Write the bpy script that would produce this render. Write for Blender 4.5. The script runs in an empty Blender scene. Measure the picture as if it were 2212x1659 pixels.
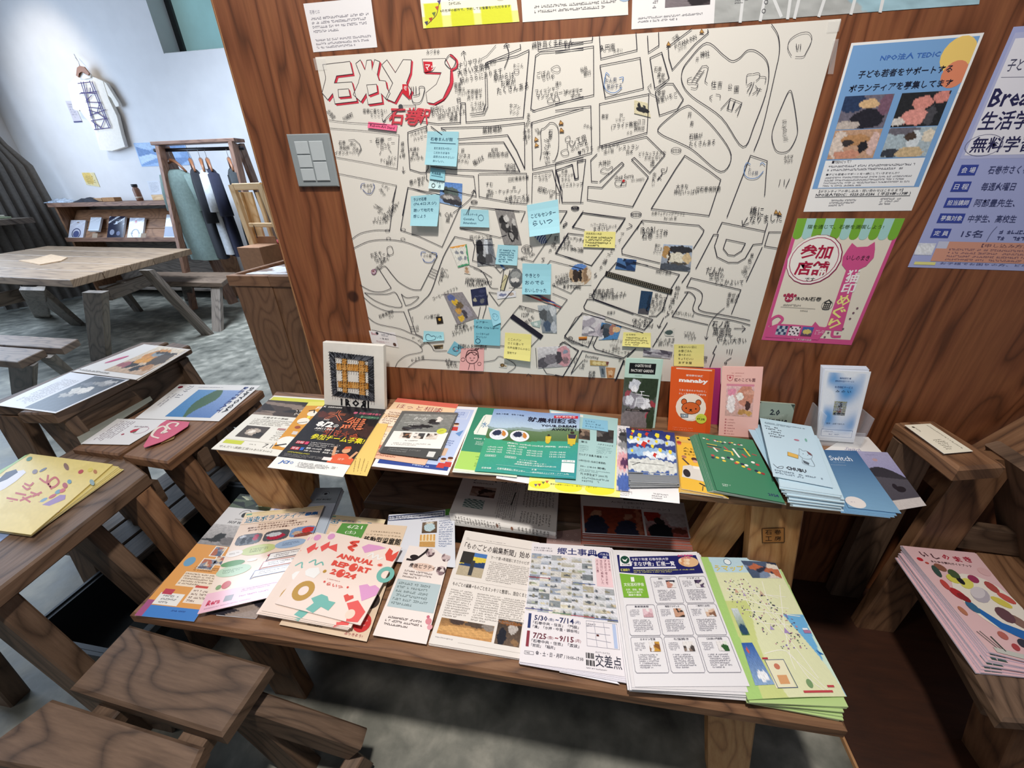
import bpy,bmesh,math,random
from mathutils import Vector,Matrix
from math import sin,cos,pi,radians
random.seed(7)
SC = bpy.context.scene
COL = SC.collection

# ---------------------------------------------------------------- camera
W,H = 2212.0,1659.0
FPX = 853.17
YAW,PITCH,ROLL = -0.1789,0.4782,-0.0265
CAM = Vector((0.1216,-1.0596,1.2751))
FW = Vector((sin(YAW)*cos(PITCH),cos(YAW)*cos(PITCH),-sin(PITCH)))
_r = Vector((cos(YAW),-sin(YAW),0));_u = _r.cross(FW)
RT = _r*cos(ROLL) + _u*sin(ROLL);UP = -_r*sin(ROLL) + _u*cos(ROLL)
cd = bpy.data.cameras.new('camera');cd.sensor_width = 36;cd.lens = FPX/W*36;cd.clip_start = .02
co = bpy.data.objects.new('camera',cd);COL.objects.link(co)
m = Matrix((RT,UP,-FW)).transposed().to_4x4();m.translation = CAM
co.matrix_world = m;SC.camera = co

# ---------------------------------------------------------------- world, lights, exposure
SC.view_settings.view_transform = 'Standard';SC.view_settings.look = 'None'
SC.view_settings.gamma = 1;SC.view_settings.use_curve_mapping = False
SC.view_settings.exposure = 0.0
wd = bpy.data.worlds.new('daylight');SC.world = wd;wd.use_nodes = True
wd.node_tree.nodes['Background'].inputs[0].default_value = (.78,.86,1,1)
wd.node_tree.nodes['Background'].inputs[1].default_value = .19

def light(name,kind,loc,target,energy,color,**kw):
    d = bpy.data.lights.new(name,kind);d.energy = energy;d.color = color
    for k,v in kw.items(): setattr(d,k,v)
    o = bpy.data.objects.new(name,d);COL.objects.link(o);o.location = loc
    o.rotation_euler = (Vector(target)-Vector(loc)).to_track_quat('-Z','Y').to_euler()
    return o
light('ceiling_lamp_light','AREA',(0.05,-.95,2.75),(-.05,-.25,.6),23,(1,.94,.875),shape='DISK',size=.16,spread=radians(125))
light('room_lamp_light','AREA',(-1.6,-1.6,3.0),(-1.2,.3,.3),11,(1,.92,.85),shape='DISK',size=.5)
light('window_daylight','AREA',(-6.4,1.2,1.9),(-3.2,2.0,.9),125,(.66,.80,1),shape='RECTANGLE',size=3.2,size_y=2.0)
light('far_floor_fill_light','AREA',(-3.3,1.9,3.5),(-2.8,2.3,0),85,(.74,.85,1),shape='RECTANGLE',size=2.0,size_y=1.2,spread=radians(100))  # added overhead area light, aimed down to brighten the far floor
light('wall_spot_light','SPOT',(-5.3,2.25,3.6),(-5.9,3.6,2.25),82,(1,.85,.66),spot_size=radians(50),spot_blend=.9,shadow_soft_size=.04)

# ---------------------------------------------------------------- pixel rays -> points on real planes
def ray(u,v): return RT*((u-W/2)/FPX) - UP*((v-H/2)/FPX) + FW
def pz(u,v,z): d = ray(u,v);return CAM + d*((z-CAM.z)/d.z)
def py(u,v,y): d = ray(u,v);return CAM + d*((y-CAM.y)/d.y)
def px(u,v,x): d = ray(u,v);return CAM + d*((x-CAM.x)/d.x)

# ---------------------------------------------------------------- colour and materials
def lin(c): return c/12.92 if c <= .04045 else ((c+.055)/1.055)**2.4
def C(h): return tuple(lin(int(h[i:i+2],16)/255) for i in (0,2,4)) + (1,)
def nmat(name,rough=.6,metal=0,col=None,spec=.5):
    m = bpy.data.materials.new(name);m.use_nodes = True
    b = m.node_tree.nodes['Principled BSDF']
    b.inputs['Roughness'].default_value = rough;b.inputs['Metallic'].default_value = metal
    b.inputs['Specular IOR Level'].default_value = spec
    if col: b.inputs['Base Color'].default_value = C(col)
    return m,m.node_tree.nodes,m.node_tree.links,b
def flat(name,col,rough=.6,metal=0,noise=.12,scale=40,spec=.5):
    m,N,L,b = nmat(name,rough,metal,col,spec)
    tx = N.new('ShaderNodeTexCoord');n = N.new('ShaderNodeTexNoise');n.inputs['Scale'].default_value = scale;n.inputs['Detail'].default_value = 4
    L.new(tx.outputs['Object'],n.inputs['Vector'])
    r = N.new('ShaderNodeValToRGB');c = C(col)
    r.color_ramp.elements[0].position = .3;r.color_ramp.elements[1].position = .7
    r.color_ramp.elements[0].color = tuple(x*(1-noise) for x in c[:3])+(1,)
    r.color_ramp.elements[1].color = tuple(min(1,x*(1+noise)) for x in c[:3])+(1,)
    L.new(n.outputs['Fac'],r.inputs['Fac']);L.new(r.outputs[0],b.inputs['Base Color'])
    bp = N.new('ShaderNodeBump');bp.inputs['Strength'].default_value = .08;bp.inputs['Distance'].default_value = .002
    L.new(n.outputs['Fac'],bp.inputs['Height']);L.new(bp.outputs[0],b.inputs['Normal'])
    return m
def ink(name,rough,spec=.5,coat=0):
    m,N,L,b = nmat(name,rough,spec=spec)
    a = N.new('ShaderNodeAttribute');a.attribute_name = 'Col'
    L.new(a.outputs['Color'],b.inputs['Base Color'])
    if coat: b.inputs['Coat Weight'].default_value = coat;b.inputs['Coat Roughness'].default_value = .12
    return m
MI_MATTE = ink('printed_matte_paper',.75,.25)
MI_GLOSS = ink('printed_gloss_paper',.38,.4)
MI_LAM = ink('laminated_paper',.12,.5,.6)

def wood(name,c0,c1,c2,along=2.2,across=26,rough=.55,knots=True,ringk=.36,bump=.25):
    """UV: u runs along the grain in metres, v across it"""
    m,N,L,b = nmat(name,rough)
    uv = N.new('ShaderNodeUVMap');oi = N.new('ShaderNodeObjectInfo')
    ad = N.new('ShaderNodeVectorMath');ad.operation = 'ADD'
    sc = N.new('ShaderNodeVectorMath');sc.operation = 'SCALE';sc.inputs[0].default_value = (13,7,3)
    L.new(oi.outputs['Random'],sc.inputs['Scale']);L.new(uv.outputs[0],ad.inputs[0]);L.new(sc.outputs[0],ad.inputs[1])
    mp = N.new('ShaderNodeMapping');mp.inputs['Scale'].default_value = (along,across,1);L.new(ad.outputs[0],mp.inputs[0])
    n1 = N.new('ShaderNodeTexNoise');n1.inputs['Scale'].default_value = 5;n1.inputs['Detail'].default_value = 6;n1.inputs['Roughness'].default_value = .65
    L.new(mp.outputs[0],n1.inputs['Vector'])
    mp2 = N.new('ShaderNodeMapping');mp2.inputs['Scale'].default_value = (along*.9,across*.3,1);L.new(ad.outputs[0],mp2.inputs[0])
    n2 = N.new('ShaderNodeTexNoise');n2.inputs['Scale'].default_value = 1;n2.inputs['Detail'].default_value = 1.5;L.new(mp2.outputs[0],n2.inputs['Vector'])
    ml = N.new('ShaderNodeMath');ml.operation = 'MULTIPLY';ml.inputs[1].default_value = 22;L.new(n2.outputs['Fac'],ml.inputs[0])
    fr = N.new('ShaderNodeMath');fr.operation = 'PINGPONG';fr.inputs[1].default_value = 1;L.new(ml.outputs[0],fr.inputs[0])
    pw = N.new('ShaderNodeMath');pw.operation = 'POWER';pw.inputs[1].default_value = 3;L.new(fr.outputs[0],pw.inputs[0])
    mx = N.new('ShaderNodeMix');mx.data_type = 'FLOAT';mx.inputs[0].default_value = ringk
    iv = N.new('ShaderNodeMath');iv.operation = 'SUBTRACT';iv.inputs[0].default_value = 1;L.new(pw.outputs[0],iv.inputs[1])
    L.new(n1.outputs['Fac'],mx.inputs[2]);L.new(iv.outputs[0],mx.inputs[3])
    r = N.new('ShaderNodeValToRGB');e = r.color_ramp.elements
    e[0].position = .22;e[0].color = C(c0);e[1].position = .92;e[1].color = C(c2)
    k = e.new(.58);k.color = C(c1)
    L.new(mx.outputs[0],r.inputs['Fac'])
    out = r.outputs[0]
    if knots:
        vo = N.new('ShaderNodeTexVoronoi');vo.inputs['Scale'].default_value = 3.1
        L.new(ad.outputs[0],vo.inputs['Vector'])
        kr = N.new('ShaderNodeValToRGB');kr.color_ramp.elements[0].position = .02;kr.color_ramp.elements[0].color = (.18,.14,.12,1)
        kr.color_ramp.elements[1].position = .06;kr.color_ramp.elements[1].color = (1,1,1,1)
        L.new(vo.outputs['Distance'],kr.inputs['Fac'])
        mm = N.new('ShaderNodeMix');mm.data_type = 'RGBA';mm.blend_type = 'MULTIPLY';mm.inputs[0].default_value = .8
        L.new(out,mm.inputs[6]);L.new(kr.outputs[0],mm.inputs[7]);out = mm.outputs[2]
    # each board a slightly different tone
    hv = N.new('ShaderNodeHueSaturation');vv = N.new('ShaderNodeMapRange');vv.inputs[3].default_value = .86;vv.inputs[4].default_value = 1.14
    L.new(oi.outputs['Random'],vv.inputs[0]);L.new(vv.outputs[0],hv.inputs['Value']);L.new(out,hv.inputs['Color'])
    L.new(hv.outputs[0],b.inputs['Base Color'])
    bp = N.new('ShaderNodeBump');bp.inputs['Strength'].default_value = bump;bp.inputs['Distance'].default_value = .002
    L.new(n1.outputs['Fac'],bp.inputs['Height']);L.new(bp.outputs[0],b.inputs['Normal'])
    return m
M_PLANK = wood('warm_brown_plank','4d3424','7b573c','987253')
M_DARK = wood('dark_walnut_plank','3d2d22','66503f','846a56')
M_HONEY = wood('honey_pine','86582f','b07f4e','c99f6c',along=3)
M_AGED = wood('aged_bench_plank','54463c','766455','94816f')
M_GREY = wood('weathered_table_plank','62503f','8d765e','ad957a',along=1.2)
M_GREYD = wood('weathered_grey_beam','4b443e','6f665d','8f8478',along=1.6)
M_PALE = wood('pale_beech','c79c67','dcb988','ecd0a4',knots=False,bump=.05)
M_BROWNG = wood('brown_rack_wood','5c4034','7e5d4b','9a7862',knots=False)
M_BOX = wood('tan_box_board','6b4a33','8b6447','a57b5a',along=2,across=18)
M_PLYEDGE = [flat('ply_edge_light','b98a5e',.6),flat('ply_edge_dark','5c3520',.6)]

def plymat():
    m,N,L,b = nmat('varnished_plywood',.42)
    tx = N.new('ShaderNodeTexCoord')
    mp = N.new('ShaderNodeMapping');mp.inputs['Scale'].default_value = (2.6,1,.55);L.new(tx.outputs['Object'],mp.inputs[0])
    n = N.new('ShaderNodeTexNoise');n.inputs['Scale'].default_value = 1.9;n.inputs['Detail'].default_value = 3;n.inputs['Distortion'].default_value = .5
    L.new(mp.outputs[0],n.inputs['Vector'])
    ml = N.new('ShaderNodeMath');ml.operation = 'MULTIPLY';ml.inputs[1].default_value = 26;L.new(n.outputs['Fac'],ml.inputs[0])
    f = N.new('ShaderNodeMath');f.operation = 'PINGPONG';f.inputs[1].default_value = 1;L.new(ml.outputs[0],f.inputs[0])
    r = N.new('ShaderNodeValToRGB');e = r.color_ramp.elements
    e[0].position = .0;e[0].color = C('8e5836');e[1].position = 1;e[1].color = C('60371f')
    e.new(.5).color = C('885233');e.new(.82).color = C('774528')
    L.new(f.outputs[0],r.inputs['Fac'])
    mp3 = N.new('ShaderNodeMapping');mp3.inputs['Scale'].default_value = (60,1,3.5);L.new(tx.outputs['Object'],mp3.inputs[0])
    n3 = N.new('ShaderNodeTexNoise');n3.inputs['Scale'].default_value = 2;n3.inputs['Detail'].default_value = 4;L.new(mp3.outputs[0],n3.inputs['Vector'])
    r3 = N.new('ShaderNodeValToRGB');r3.color_ramp.elements[0].position = .3;r3.color_ramp.elements[0].color = (.66,.62,.6,1);r3.color_ramp.elements[1].position = .65;r3.color_ramp.elements[1].color = (1,1,1,1)
    L.new(n3.outputs['Fac'],r3.inputs['Fac'])
    mm = N.new('ShaderNodeMix');mm.data_type = 'RGBA';mm.blend_type = 'MULTIPLY';mm.inputs[0].default_value = .8
    L.new(r.outputs[0],mm.inputs[6]);L.new(r3.outputs[0],mm.inputs[7])
    vo = N.new('ShaderNodeTexVoronoi');vo.inputs['Scale'].default_value = 2.6;L.new(tx.outputs['Object'],vo.inputs['Vector'])
    kr = N.new('ShaderNodeValToRGB');kr.color_ramp.elements[0].position = .035;kr.color_ramp.elements[0].color = (.12,.08,.07,1);kr.color_ramp.elements[1].position = .055;kr.color_ramp.elements[1].color = (1,1,1,1)
    L.new(vo.outputs['Distance'],kr.inputs['Fac'])
    m2 = N.new('ShaderNodeMix');m2.data_type = 'RGBA';m2.blend_type = 'MULTIPLY';m2.inputs[0].default_value = .85
    L.new(mm.outputs[2],m2.inputs[6]);L.new(kr.outputs[0],m2.inputs[7]);L.new(m2.outputs[2],b.inputs['Base Color'])
    return m
M_PLY = plymat()

def concrete():
    m,N,L,b = nmat('worn_concrete',.5)
    tx = N.new('ShaderNodeTexCoord')
    a = N.new('ShaderNodeTexNoise');a.inputs['Scale'].default_value = 1.3;a.inputs['Detail'].default_value = 8;a.inputs['Roughness'].default_value = .68;a.inputs['Distortion'].default_value = .2
    c = N.new('ShaderNodeTexNoise');c.inputs['Scale'].default_value = 11;c.inputs['Detail'].default_value = 7;c.inputs['Distortion'].default_value = .25
    L.new(tx.outputs['Object'],a.inputs['Vector']);L.new(tx.outputs['Object'],c.inputs['Vector'])
    mx = N.new('ShaderNodeMix');mx.data_type = 'FLOAT';mx.inputs[0].default_value = .5;L.new(a.outputs['Fac'],mx.inputs[2]);L.new(c.outputs['Fac'],mx.inputs[3])
    r = N.new('ShaderNodeValToRGB');e = r.color_ramp.elements
    e[0].position = .36;e[0].color = C('4a4c46');e[1].position = .68;e[1].color = C('b2aea1');e.new(.52).color = C('7e7e74')
    L.new(mx.outputs[0],r.inputs['Fac']);L.new(r.outputs[0],b.inputs['Base Color'])
    rr = N.new('ShaderNodeMapRange');rr.inputs[3].default_value = .3;rr.inputs[4].default_value = .7;L.new(c.outputs['Fac'],rr.inputs[0]);L.new(rr.outputs[0],b.inputs['Roughness'])
    bp = N.new('ShaderNodeBump');bp.inputs['Strength'].default_value = .3;bp.inputs['Distance'].default_value = .006
    L.new(c.outputs['Fac'],bp.inputs['Height']);L.new(bp.outputs[0],b.inputs['Normal'])
    return m
M_FLOOR = concrete()
M_PLASTER = flat('white_plaster','dfe0e2',.85,noise=.03,scale=6)
M_BLACK = flat('black_metal','1c1b22',.4,.3)
M_TUB = flat('dark_plastic_tub','20262b',.45)
M_SWITCH = flat('satin_grey_plastic','8f979a',.45,noise=.02)
M_KEY = flat('grey_switch_key','b9c1c4',.35,noise=.02)
M_CHROME = flat('chrome_wire','cfd3d8',.25,.9)
M_CARD = flat('brown_cardboard','9a7253',.8)
M_CURT = flat('dark_grey_curtain','6b6864',.9)
M_CURT2 = flat('pale_green_lining','a9b5a6',.9)
def glassy(name,col,rough=.02,alpha=None):
    m,N,L,b = nmat(name,rough,col=col)
    b.inputs['Transmission Weight'].default_value = 1;b.inputs['IOR'].default_value = 1.2
    return m
def filmy(name,col,a,rough=.08):
    m,N,L,b = nmat(name,rough,col=col);b.inputs['Alpha'].default_value = a;return m
M_ACRYL = filmy('clear_acrylic','eef3f8',.16)
M_FROST = flat('frosted_teal_window_glass','7fb0b0',.25,noise=.15,scale=3)
_b = M_FROST.node_tree.nodes['Principled BSDF'];_b.inputs['Emission Color'].default_value = C('9cc0c2');_b.inputs['Emission Strength'].default_value = .36  # daylight behind the teal pane is put in as emission

# ---------------------------------------------------------------- object helpers
def tag(o,label=None,cat=None,group=None,kind=None):
    if label: o['label'] = label
    if cat: o['category'] = cat
    if group: o['group'] = group
    if kind: o['kind'] = kind
    return o
def empty(name,loc,label,cat,group=None):
    o = bpy.data.objects.new(name,None);COL.objects.link(o);o.location = loc;o.empty_display_size = .02
    return tag(o,label,cat,group)
def worldloc(o):
    v = Vector(o.location)
    while o.parent: o = o.parent;v = v + Vector(o.location)
    return v
def mk(name,verts,faces,mats,parent=None,uvs=None,fm=None,smooth=False):
    """verts in world space; the object's origin goes to its base centre (or its parent's)"""
    vs = [Vector(v) for v in verts]
    me = bpy.data.meshes.new(name)
    if parent: org = worldloc(parent)
    else:
        org = sum(vs,Vector())/len(vs);org.z = min(v.z for v in vs)
    me.from_pydata([v-org for v in vs],[],faces)
    if not isinstance(mats,(list,tuple)): mats = [mats]
    for q in mats: me.materials.append(q)
    if fm: me.polygons.foreach_set('material_index',fm)
    if smooth: me.polygons.foreach_set('use_smooth',[True]*len(me.polygons))
    if uvs:
        l = me.uv_layers.new(name='UVMap');flatuv = [c for f in uvs for p in f for c in p]
        l.data.foreach_set('uv',flatuv)
    o = bpy.data.objects.new(name,me);COL.objects.link(o)
    if parent: o.parent = parent
    else: o.location = org
    return o
def beam(name,p0,p1,wdir,w,t,mat,parent=None,ch=.004,cut0=None,cut1=None):
    """board from p0 to p1 (axis centre), w wide along wdir, t thick; long edges chamfered"""
    p0 = Vector(p0);p1 = Vector(p1);a = (p1-p0).normalized();wd = Vector(wdir);wd = (wd-a*wd.dot(a)).normalized();td = a.cross(wd)
    ch = min(ch,t*.3,w*.3);hw,ht = w/2,t/2
    sec = [(-hw,-ht+ch),(-hw+ch,-ht),(hw-ch,-ht),(hw,-ht+ch),(hw,ht-ch),(hw-ch,ht),(-hw+ch,ht),(-hw,ht-ch)]
    vs = [];Ln = (p1-p0).length
    for e,P in enumerate((p0,p1)):
        for x,y in sec:
            q = P + wd*x + td*y
            c = cut0 if e == 0 else cut1
            if c is not None and abs(a.z) > .1: q = q + a*((c-q.z)/a.z)
            vs.append(q)
    fs,uv,per = [],[],[0]
    for i in range(8):
        x0,y0 = sec[i];x1,y1 = sec[(i+1) % 8];per.append(per[-1]+math.hypot(x1-x0,y1-y0))
    for i in range(8):
        j = (i+1) % 8;fs.append((i,j,8+j,8+i));uv.append(((0,per[i]),(0,per[i+1]),(Ln,per[i+1]),(Ln,per[i])))
    fs.append(tuple(range(7,-1,-1)));uv.append([(sec[i][1]*.3,sec[i][0]) for i in range(7,-1,-1)])
    fs.append(tuple(range(8,16)));uv.append([(sec[i][1]*.3+.5,sec[i][0]) for i in range(8)])
    return mk(name,vs,fs,mat,parent,uv)
def slab(name,q,t,mat,parent=None,ch=.004,grain=None):
    """board from its four top corners (world), t thick below; top edges chamfered; grain runs along edge 0-1 unless grain=1"""
    q = [Vector(p) for p in q];c = sum(q,Vector())/4
    n = (q[1]-q[0]).cross(q[3]-q[0]).normalized()
    if n.z < 0: n = -n
    if abs(n.z) < .3: n = n if n.y < 0 else -n
    def ins(k,dn):
        out = []
        for i,p in enumerate(q):
            e1 = (q[(i+1) % 4]-p).normalized();e0 = (q[i-1]-p).normalized();out.append(p+(e1+e0)*k-n*dn)
        return out
    rings = [ins(ch,0),ins(0,ch),ins(0,t-ch),ins(ch,t)]
    vs = [p for r in rings for p in r];fs = [(0,1,2,3)]
    for k in range(3):
        for i in range(4):
            j = (i+1) % 4;fs.append((k*4+i,(k+1)*4+i,(k+1)*4+j,k*4+j))
    fs.append((15,14,13,12))
    g = (q[1]-q[0]) if not grain else (q[3]-q[0]);g = g.normalized();a = n.cross(g)
    if t > max((q[1]-q[0]).length,(q[3]-q[0]).length)*.9: uv = [[((vs[i]-c).dot(n),(vs[i]-c).dot(a)+(vs[i]-c).dot(g)) for i in f] for f in fs]
    else: uv = [[((vs[i]-c).dot(g),(vs[i]-c).dot(a)+(vs[i]-c).dot(n)) for i in f] for f in fs]
    return mk(name,vs,fs,mat,parent,uv)
def boxq(name,x0,x1,y0,y1,z0,z1,mat,parent=None,ch=.003,grain=None):
    return slab(name,[(x0,y1,z1),(x1,y1,z1),(x1,y0,z1),(x0,y0,z1)],z1-z0,mat,parent,ch,grain)
def tube(name,pts,r,mat,parent=None,n=8,caps=True):
    pts = [Vector(p) for p in pts];vs,fs = [],[]
    rr = r if isinstance(r,(list,tuple)) else [r]*len(pts)
    for i,p in enumerate(pts):
        a = (pts[min(i+1,len(pts)-1)]-pts[max(i-1,0)]).normalized()
        h = Vector((0,0,1)) if abs(a.z) < .9 else Vector((1,0,0))
        s = a.cross(h).normalized();t = a.cross(s)
        for k in range(n):
            an = 2*pi*k/n;vs.append(p+(s*cos(an)+t*sin(an))*rr[i])
    for i in range(len(pts)-1):
        for k in range(n): fs.append((i*n+k,i*n+(k+1) % n,(i+1)*n+(k+1) % n,(i+1)*n+k))
    if caps: fs.append(tuple(range(n-1,-1,-1)));fs.append(tuple(range((len(pts)-1)*n,len(pts)*n)))
    return mk(name,vs,fs,mat,parent,smooth=True)

# ---------------------------------------------------------------- lettering from Blender's own font
_fc = bpy.data.curves.new('lettering','FONT');_fc.resolution_u = 2
_fo = bpy.data.objects.new('lettering',_fc);COL.objects.link(_fo)
_cache = {}
def glyphs(s,bold=0.,res=1,shear=0.):
    k = (s,bold,res,shear)
    if k not in _cache:
        _fc.body = s;_fc.offset = bold;_fc.resolution_u = res;_fc.shear = shear
        bpy.context.view_layer.update()
        me = _fo.to_mesh()
        vs = [(v.co.x,v.co.y) for v in me.vertices];fs = [tuple(p.vertices) for p in me.polygons]
        _fo.to_mesh_clear()
        if vs:
            x0 = min(v[0] for v in vs);x1 = max(v[0] for v in vs);y0 = min(v[1] for v in vs);y1 = max(v[1] for v in vs)
        else: x0 = y0 = 0;x1 = y1 = 1
        _cache[k] = (vs,fs,(x0,x1,y0,y1))
    return _cache[k]

# ---------------------------------------------------------------- a printed sheet / booklet / card, one mesh
def lerp(a,b,t): return a+(b-a)*t
def mixc(a,b,t): return tuple(a[i]*(1-t)+b[i]*t for i in range(3))+(1,)
class Sheet:
    """q = four world corners TL,TR,BR,BL of the printed face; th = thickness behind it"""
    def __init__(s,q,th=.0004,col='f2efe8',edge=None,bump=None,grid=None,mat=None,lift=.00013,up=None):
        s.q = [Vector(p) for p in q];s.th = th
        s.n = (s.q[1]-s.q[0]).cross(s.q[3]-s.q[0]).normalized()
        if up is None: up = CAM
        if s.n.dot(Vector(up)-s.q[0]) < 0: s.n = -s.n
        s.W = ((s.q[1]-s.q[0]).length+(s.q[2]-s.q[3]).length)/2;s.H = ((s.q[3]-s.q[0]).length+(s.q[2]-s.q[1]).length)/2
        s.asp = s.W/s.H;s.bump = bump;s.g = grid or (10 if bump else 1);s.lift = lift
        s.vs,s.fs,s.cs = [],[],[];s.k = 0;s.n_ = 0;s.mat = mat or MI_GLOSS;s.edge = C(edge) if edge else C(col)
        s.base = C(col)
        g = s.g;b0 = len(s.vs)
        for j in range(g+1):
            for i in range(g+1): s.vs.append(s.P(i/g,j/g))
        for j in range(g):
            for i in range(g): s.f((b0+j*(g+1)+i,b0+j*(g+1)+i+1,b0+(j+1)*(g+1)+i+1,b0+(j+1)*(g+1)+i),s.base)
        b1 = len(s.vs)
        for j in range(g+1):
            for i in range(g+1): s.vs.append(s.P(i/g,j/g)-s.n*th)
        if g > 1:
            for j in range(g):
                for i in range(g): s.f((b1+j*(g+1)+i,b1+(j+1)*(g+1)+i,b1+(j+1)*(g+1)+i+1,b1+j*(g+1)+i+1),s.base)
        else: s.f((b1,b1+2,b1+3,b1+1),s.base)
        def rim(ids):
            for a,b in zip(ids,ids[1:]): s.f((a,b,b-b0+b1,a-b0+b1),s.edge)
        r = g+1
        rim([b0+i for i in range(r)][::-1]);rim([b0+g+j*r for j in range(r)][::-1]);rim([b0+g*r+i for i in range(r)]);rim([b0+j*r for j in range(r)])
        s.k = 1
    def f(s,ids,c): s.fs.append(ids);s.cs.append(c)
    def kk(s): s.n_ += 1;return s.k+(s.n_ % 28)*.03
    def P(s,u,v,k=0):
        p = s.q[0]*(1-u)*(1-v)+s.q[1]*u*(1-v)+s.q[2]*u*v+s.q[3]*(1-u)*v
        h = k*s.lift
        if s.bump: h += s.bump(u,v)
        return p+s.n*h
    def PX(s,x,y,k):          # a point of the photograph carried onto the sheet's plane
        d = ray(x,y);t = (s.q[0]-CAM).dot(s.n)/d.dot(s.n);return CAM+d*t+s.n*k*s.lift
    def poly(s,pts,c,px=False):
        b = len(s.vs);F = s.PX if px else s.P
        K_ = s.kk()
        for p in pts: s.vs.append(F(p[0],p[1],K_))
        s.f(tuple(range(b,b+len(pts))),C(c) if isinstance(c,str) else c)
        return s
    def up(s,n=1): s.k += n;return s
    def rect(s,x0,y0,x1,y1,c):
        g = max(1,int(abs(x1-x0)*s.g+.5)) if s.bump else 1;h = max(1,int(abs(y1-y0)*s.g+.5)) if s.bump else 1
        for j in range(h):
            for i in range(g):
                a,b_ = lerp(x0,x1,i/g),lerp(x0,x1,(i+1)/g);d,e = lerp(y0,y1,j/h),lerp(y0,y1,(j+1)/h)
                s.poly([(a,d),(b_,d),(b_,e),(a,e)],c)
        return s
    def ell(s,cx,cy,rx,ry=None,c='000000',n=18,rot=0,px=False):
        if ry is None: ry = rx*(1 if px else s.asp)
        return s.poly([(cx+rx*cos(2*pi*i/n)*cos(rot)-ry*sin(2*pi*i/n)*sin(rot),cy+rx*cos(2*pi*i/n)*sin(rot)+ry*sin(2*pi*i/n)*cos(rot)) for i in range(n)],c,px)
    def ring(s,cx,cy,rx,ry=None,w=.01,c='000000',n=22,px=False,a0=0,a1=2*pi):
        if ry is None: ry = rx*(1 if px else s.asp)
        k = 1-w/rx;col = C(c);F = s.PX if px else s.P;b = len(s.vs)
        K_ = s.kk()
        for i in range(n+1):
            t = a0+(a1-a0)*i/n
            s.vs.append(F(cx+rx*cos(t),cy+ry*sin(t),K_));s.vs.append(F(cx+rx*k*cos(t),cy+ry*k*sin(t),K_))
        for i in range(n): s.f((b+2*i,b+2*i+2,b+2*i+3,b+2*i+1),col)
        return s
    def line(s,pts,w,c='222222',px=False,closed=False):
        """stroke; w in the same units as x"""
        col = C(c) if isinstance(c,str) else c;F = s.PX if px else s.P;A = 1 if px else s.asp
        P = [(x,y/A) for x,y in pts];P = [p for i,p in enumerate(P) if i == 0 or math.dist(p,P[i-1]) > 1e-6]
        if closed and math.dist(P[0],P[-1]) < 1e-6: P.pop()
        n = len(P);K_ = s.kk();b = len(s.vs)
        if n < 2: return s
        D = [((P[(i+1) % n][0]-P[i][0]),(P[(i+1) % n][1]-P[i][1])) for i in range(n)];D = [(a/(math.hypot(a,d) or 1),d/(math.hypot(a,d) or 1)) for a,d in D]
        for i in range(n):
            d0 = D[i-1] if (closed or i > 0) else D[i];d1 = D[i] if (closed or i < n-1) else D[i-1]
            tx,ty = d0[0]+d1[0],d0[1]+d1[1];q = math.hypot(tx,ty)
            if q < .3: tx,ty,q = d1[0],d1[1],1
            tx,ty = tx/q,ty/q;m_ = min(1.8,1/max(.3,tx*d1[0]+ty*d1[1]))*w/2;x,y = P[i]
            if not closed and i in (0,n-1): e = w*.35*(1 if i else -1);x += tx*e;y += ty*e
            s.vs.append(F(x-ty*m_,(y+tx*m_)*A,K_));s.vs.append(F(x+ty*m_,(y-tx*m_)*A,K_))
        for i in range(n if closed else n-1): j = (i+1) % n;s.f((b+2*i,b+2*j,b+2*j+1,b+2*i+1),col)
        return s
    def curve(s,pts,w,c='222222',px=False,closed=False,n=5):
        P = list(pts);m = len(P);out = []
        rng = range(m if closed else m-1)
        for i in rng:
            g = lambda k: P[k % m] if closed else P[max(0,min(m-1,k))]
            p0,p1,p2,p3 = g(i-1),g(i),g(i+1),g(i+2)
            for t in range(n):
                t /= n
                out.append(tuple(.5*((2*p1[a])+(-p0[a]+p2[a])*t+(2*p0[a]-5*p1[a]+4*p2[a]-p3[a])*t*t+(-p0[a]+3*p1[a]-3*p2[a]+p3[a])*t**3) for a in (0,1)))
        out.append(P[0] if closed else P[-1])
        return s.line(out[:-1] if closed else out,w,c,px,closed)
    def text(s,t,x0,y0,x1,y1,c='222222',bold=0.,px=False,rot=0,res=1,shear=0.,q=None):
        """lettering stretched to fill the box; rot in quarter turns clockwise"""
        if len(t) > 3 and max(t) > 'z': bold = min(bold,.016)
        vs,fs,(a0,a1,b0,b1) = glyphs(t,bold,res,shear);K_ = s.kk()
        F = s.PX if px else s.P;b = len(s.vs);W_,H_ = (a1-a0) or 1,(b1-b0) or 1
        if t in 'ー一-': b0,H_ = b0-.4,1
        for x,y in vs:
            u,v = (x-a0)/W_,1-(y-b0)/H_
            if rot == 1: u,v = 1-v,u
            elif rot == 3: u,v = v,1-u
            elif rot == 2: u,v = 1-u,1-v
            if q:
                X = q[0][0]*(1-u)*(1-v)+q[1][0]*u*(1-v)+q[2][0]*u*v+q[3][0]*(1-u)*v
                Y = q[0][1]*(1-u)*(1-v)+q[1][1]*u*(1-v)+q[2][1]*u*v+q[3][1]*(1-u)*v
            else: X,Y = lerp(x0,x1,u),lerp(y0,y1,v)
            s.vs.append(F(X,Y,K_))
        col = C(c)
        for f in fs: s.f(tuple(b+i for i in f),col)
        return s
    def vtext(s,t,x,y0,y1,w,c='222222',bold=0.,px=False):
        n = len(t)
        for i,ch in enumerate(t):
            a = lerp(y0,y1,(i+.08)/n);d = lerp(y0,y1,(i+.92)/n)
            if ch in 'ー': s.rect(x-w*.06,a,x+w*.06,d,c) if not px else None
            elif ch.strip(): s.text(ch,x-w/2,a,x+w/2,d,c,bold,px)
        return s
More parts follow.
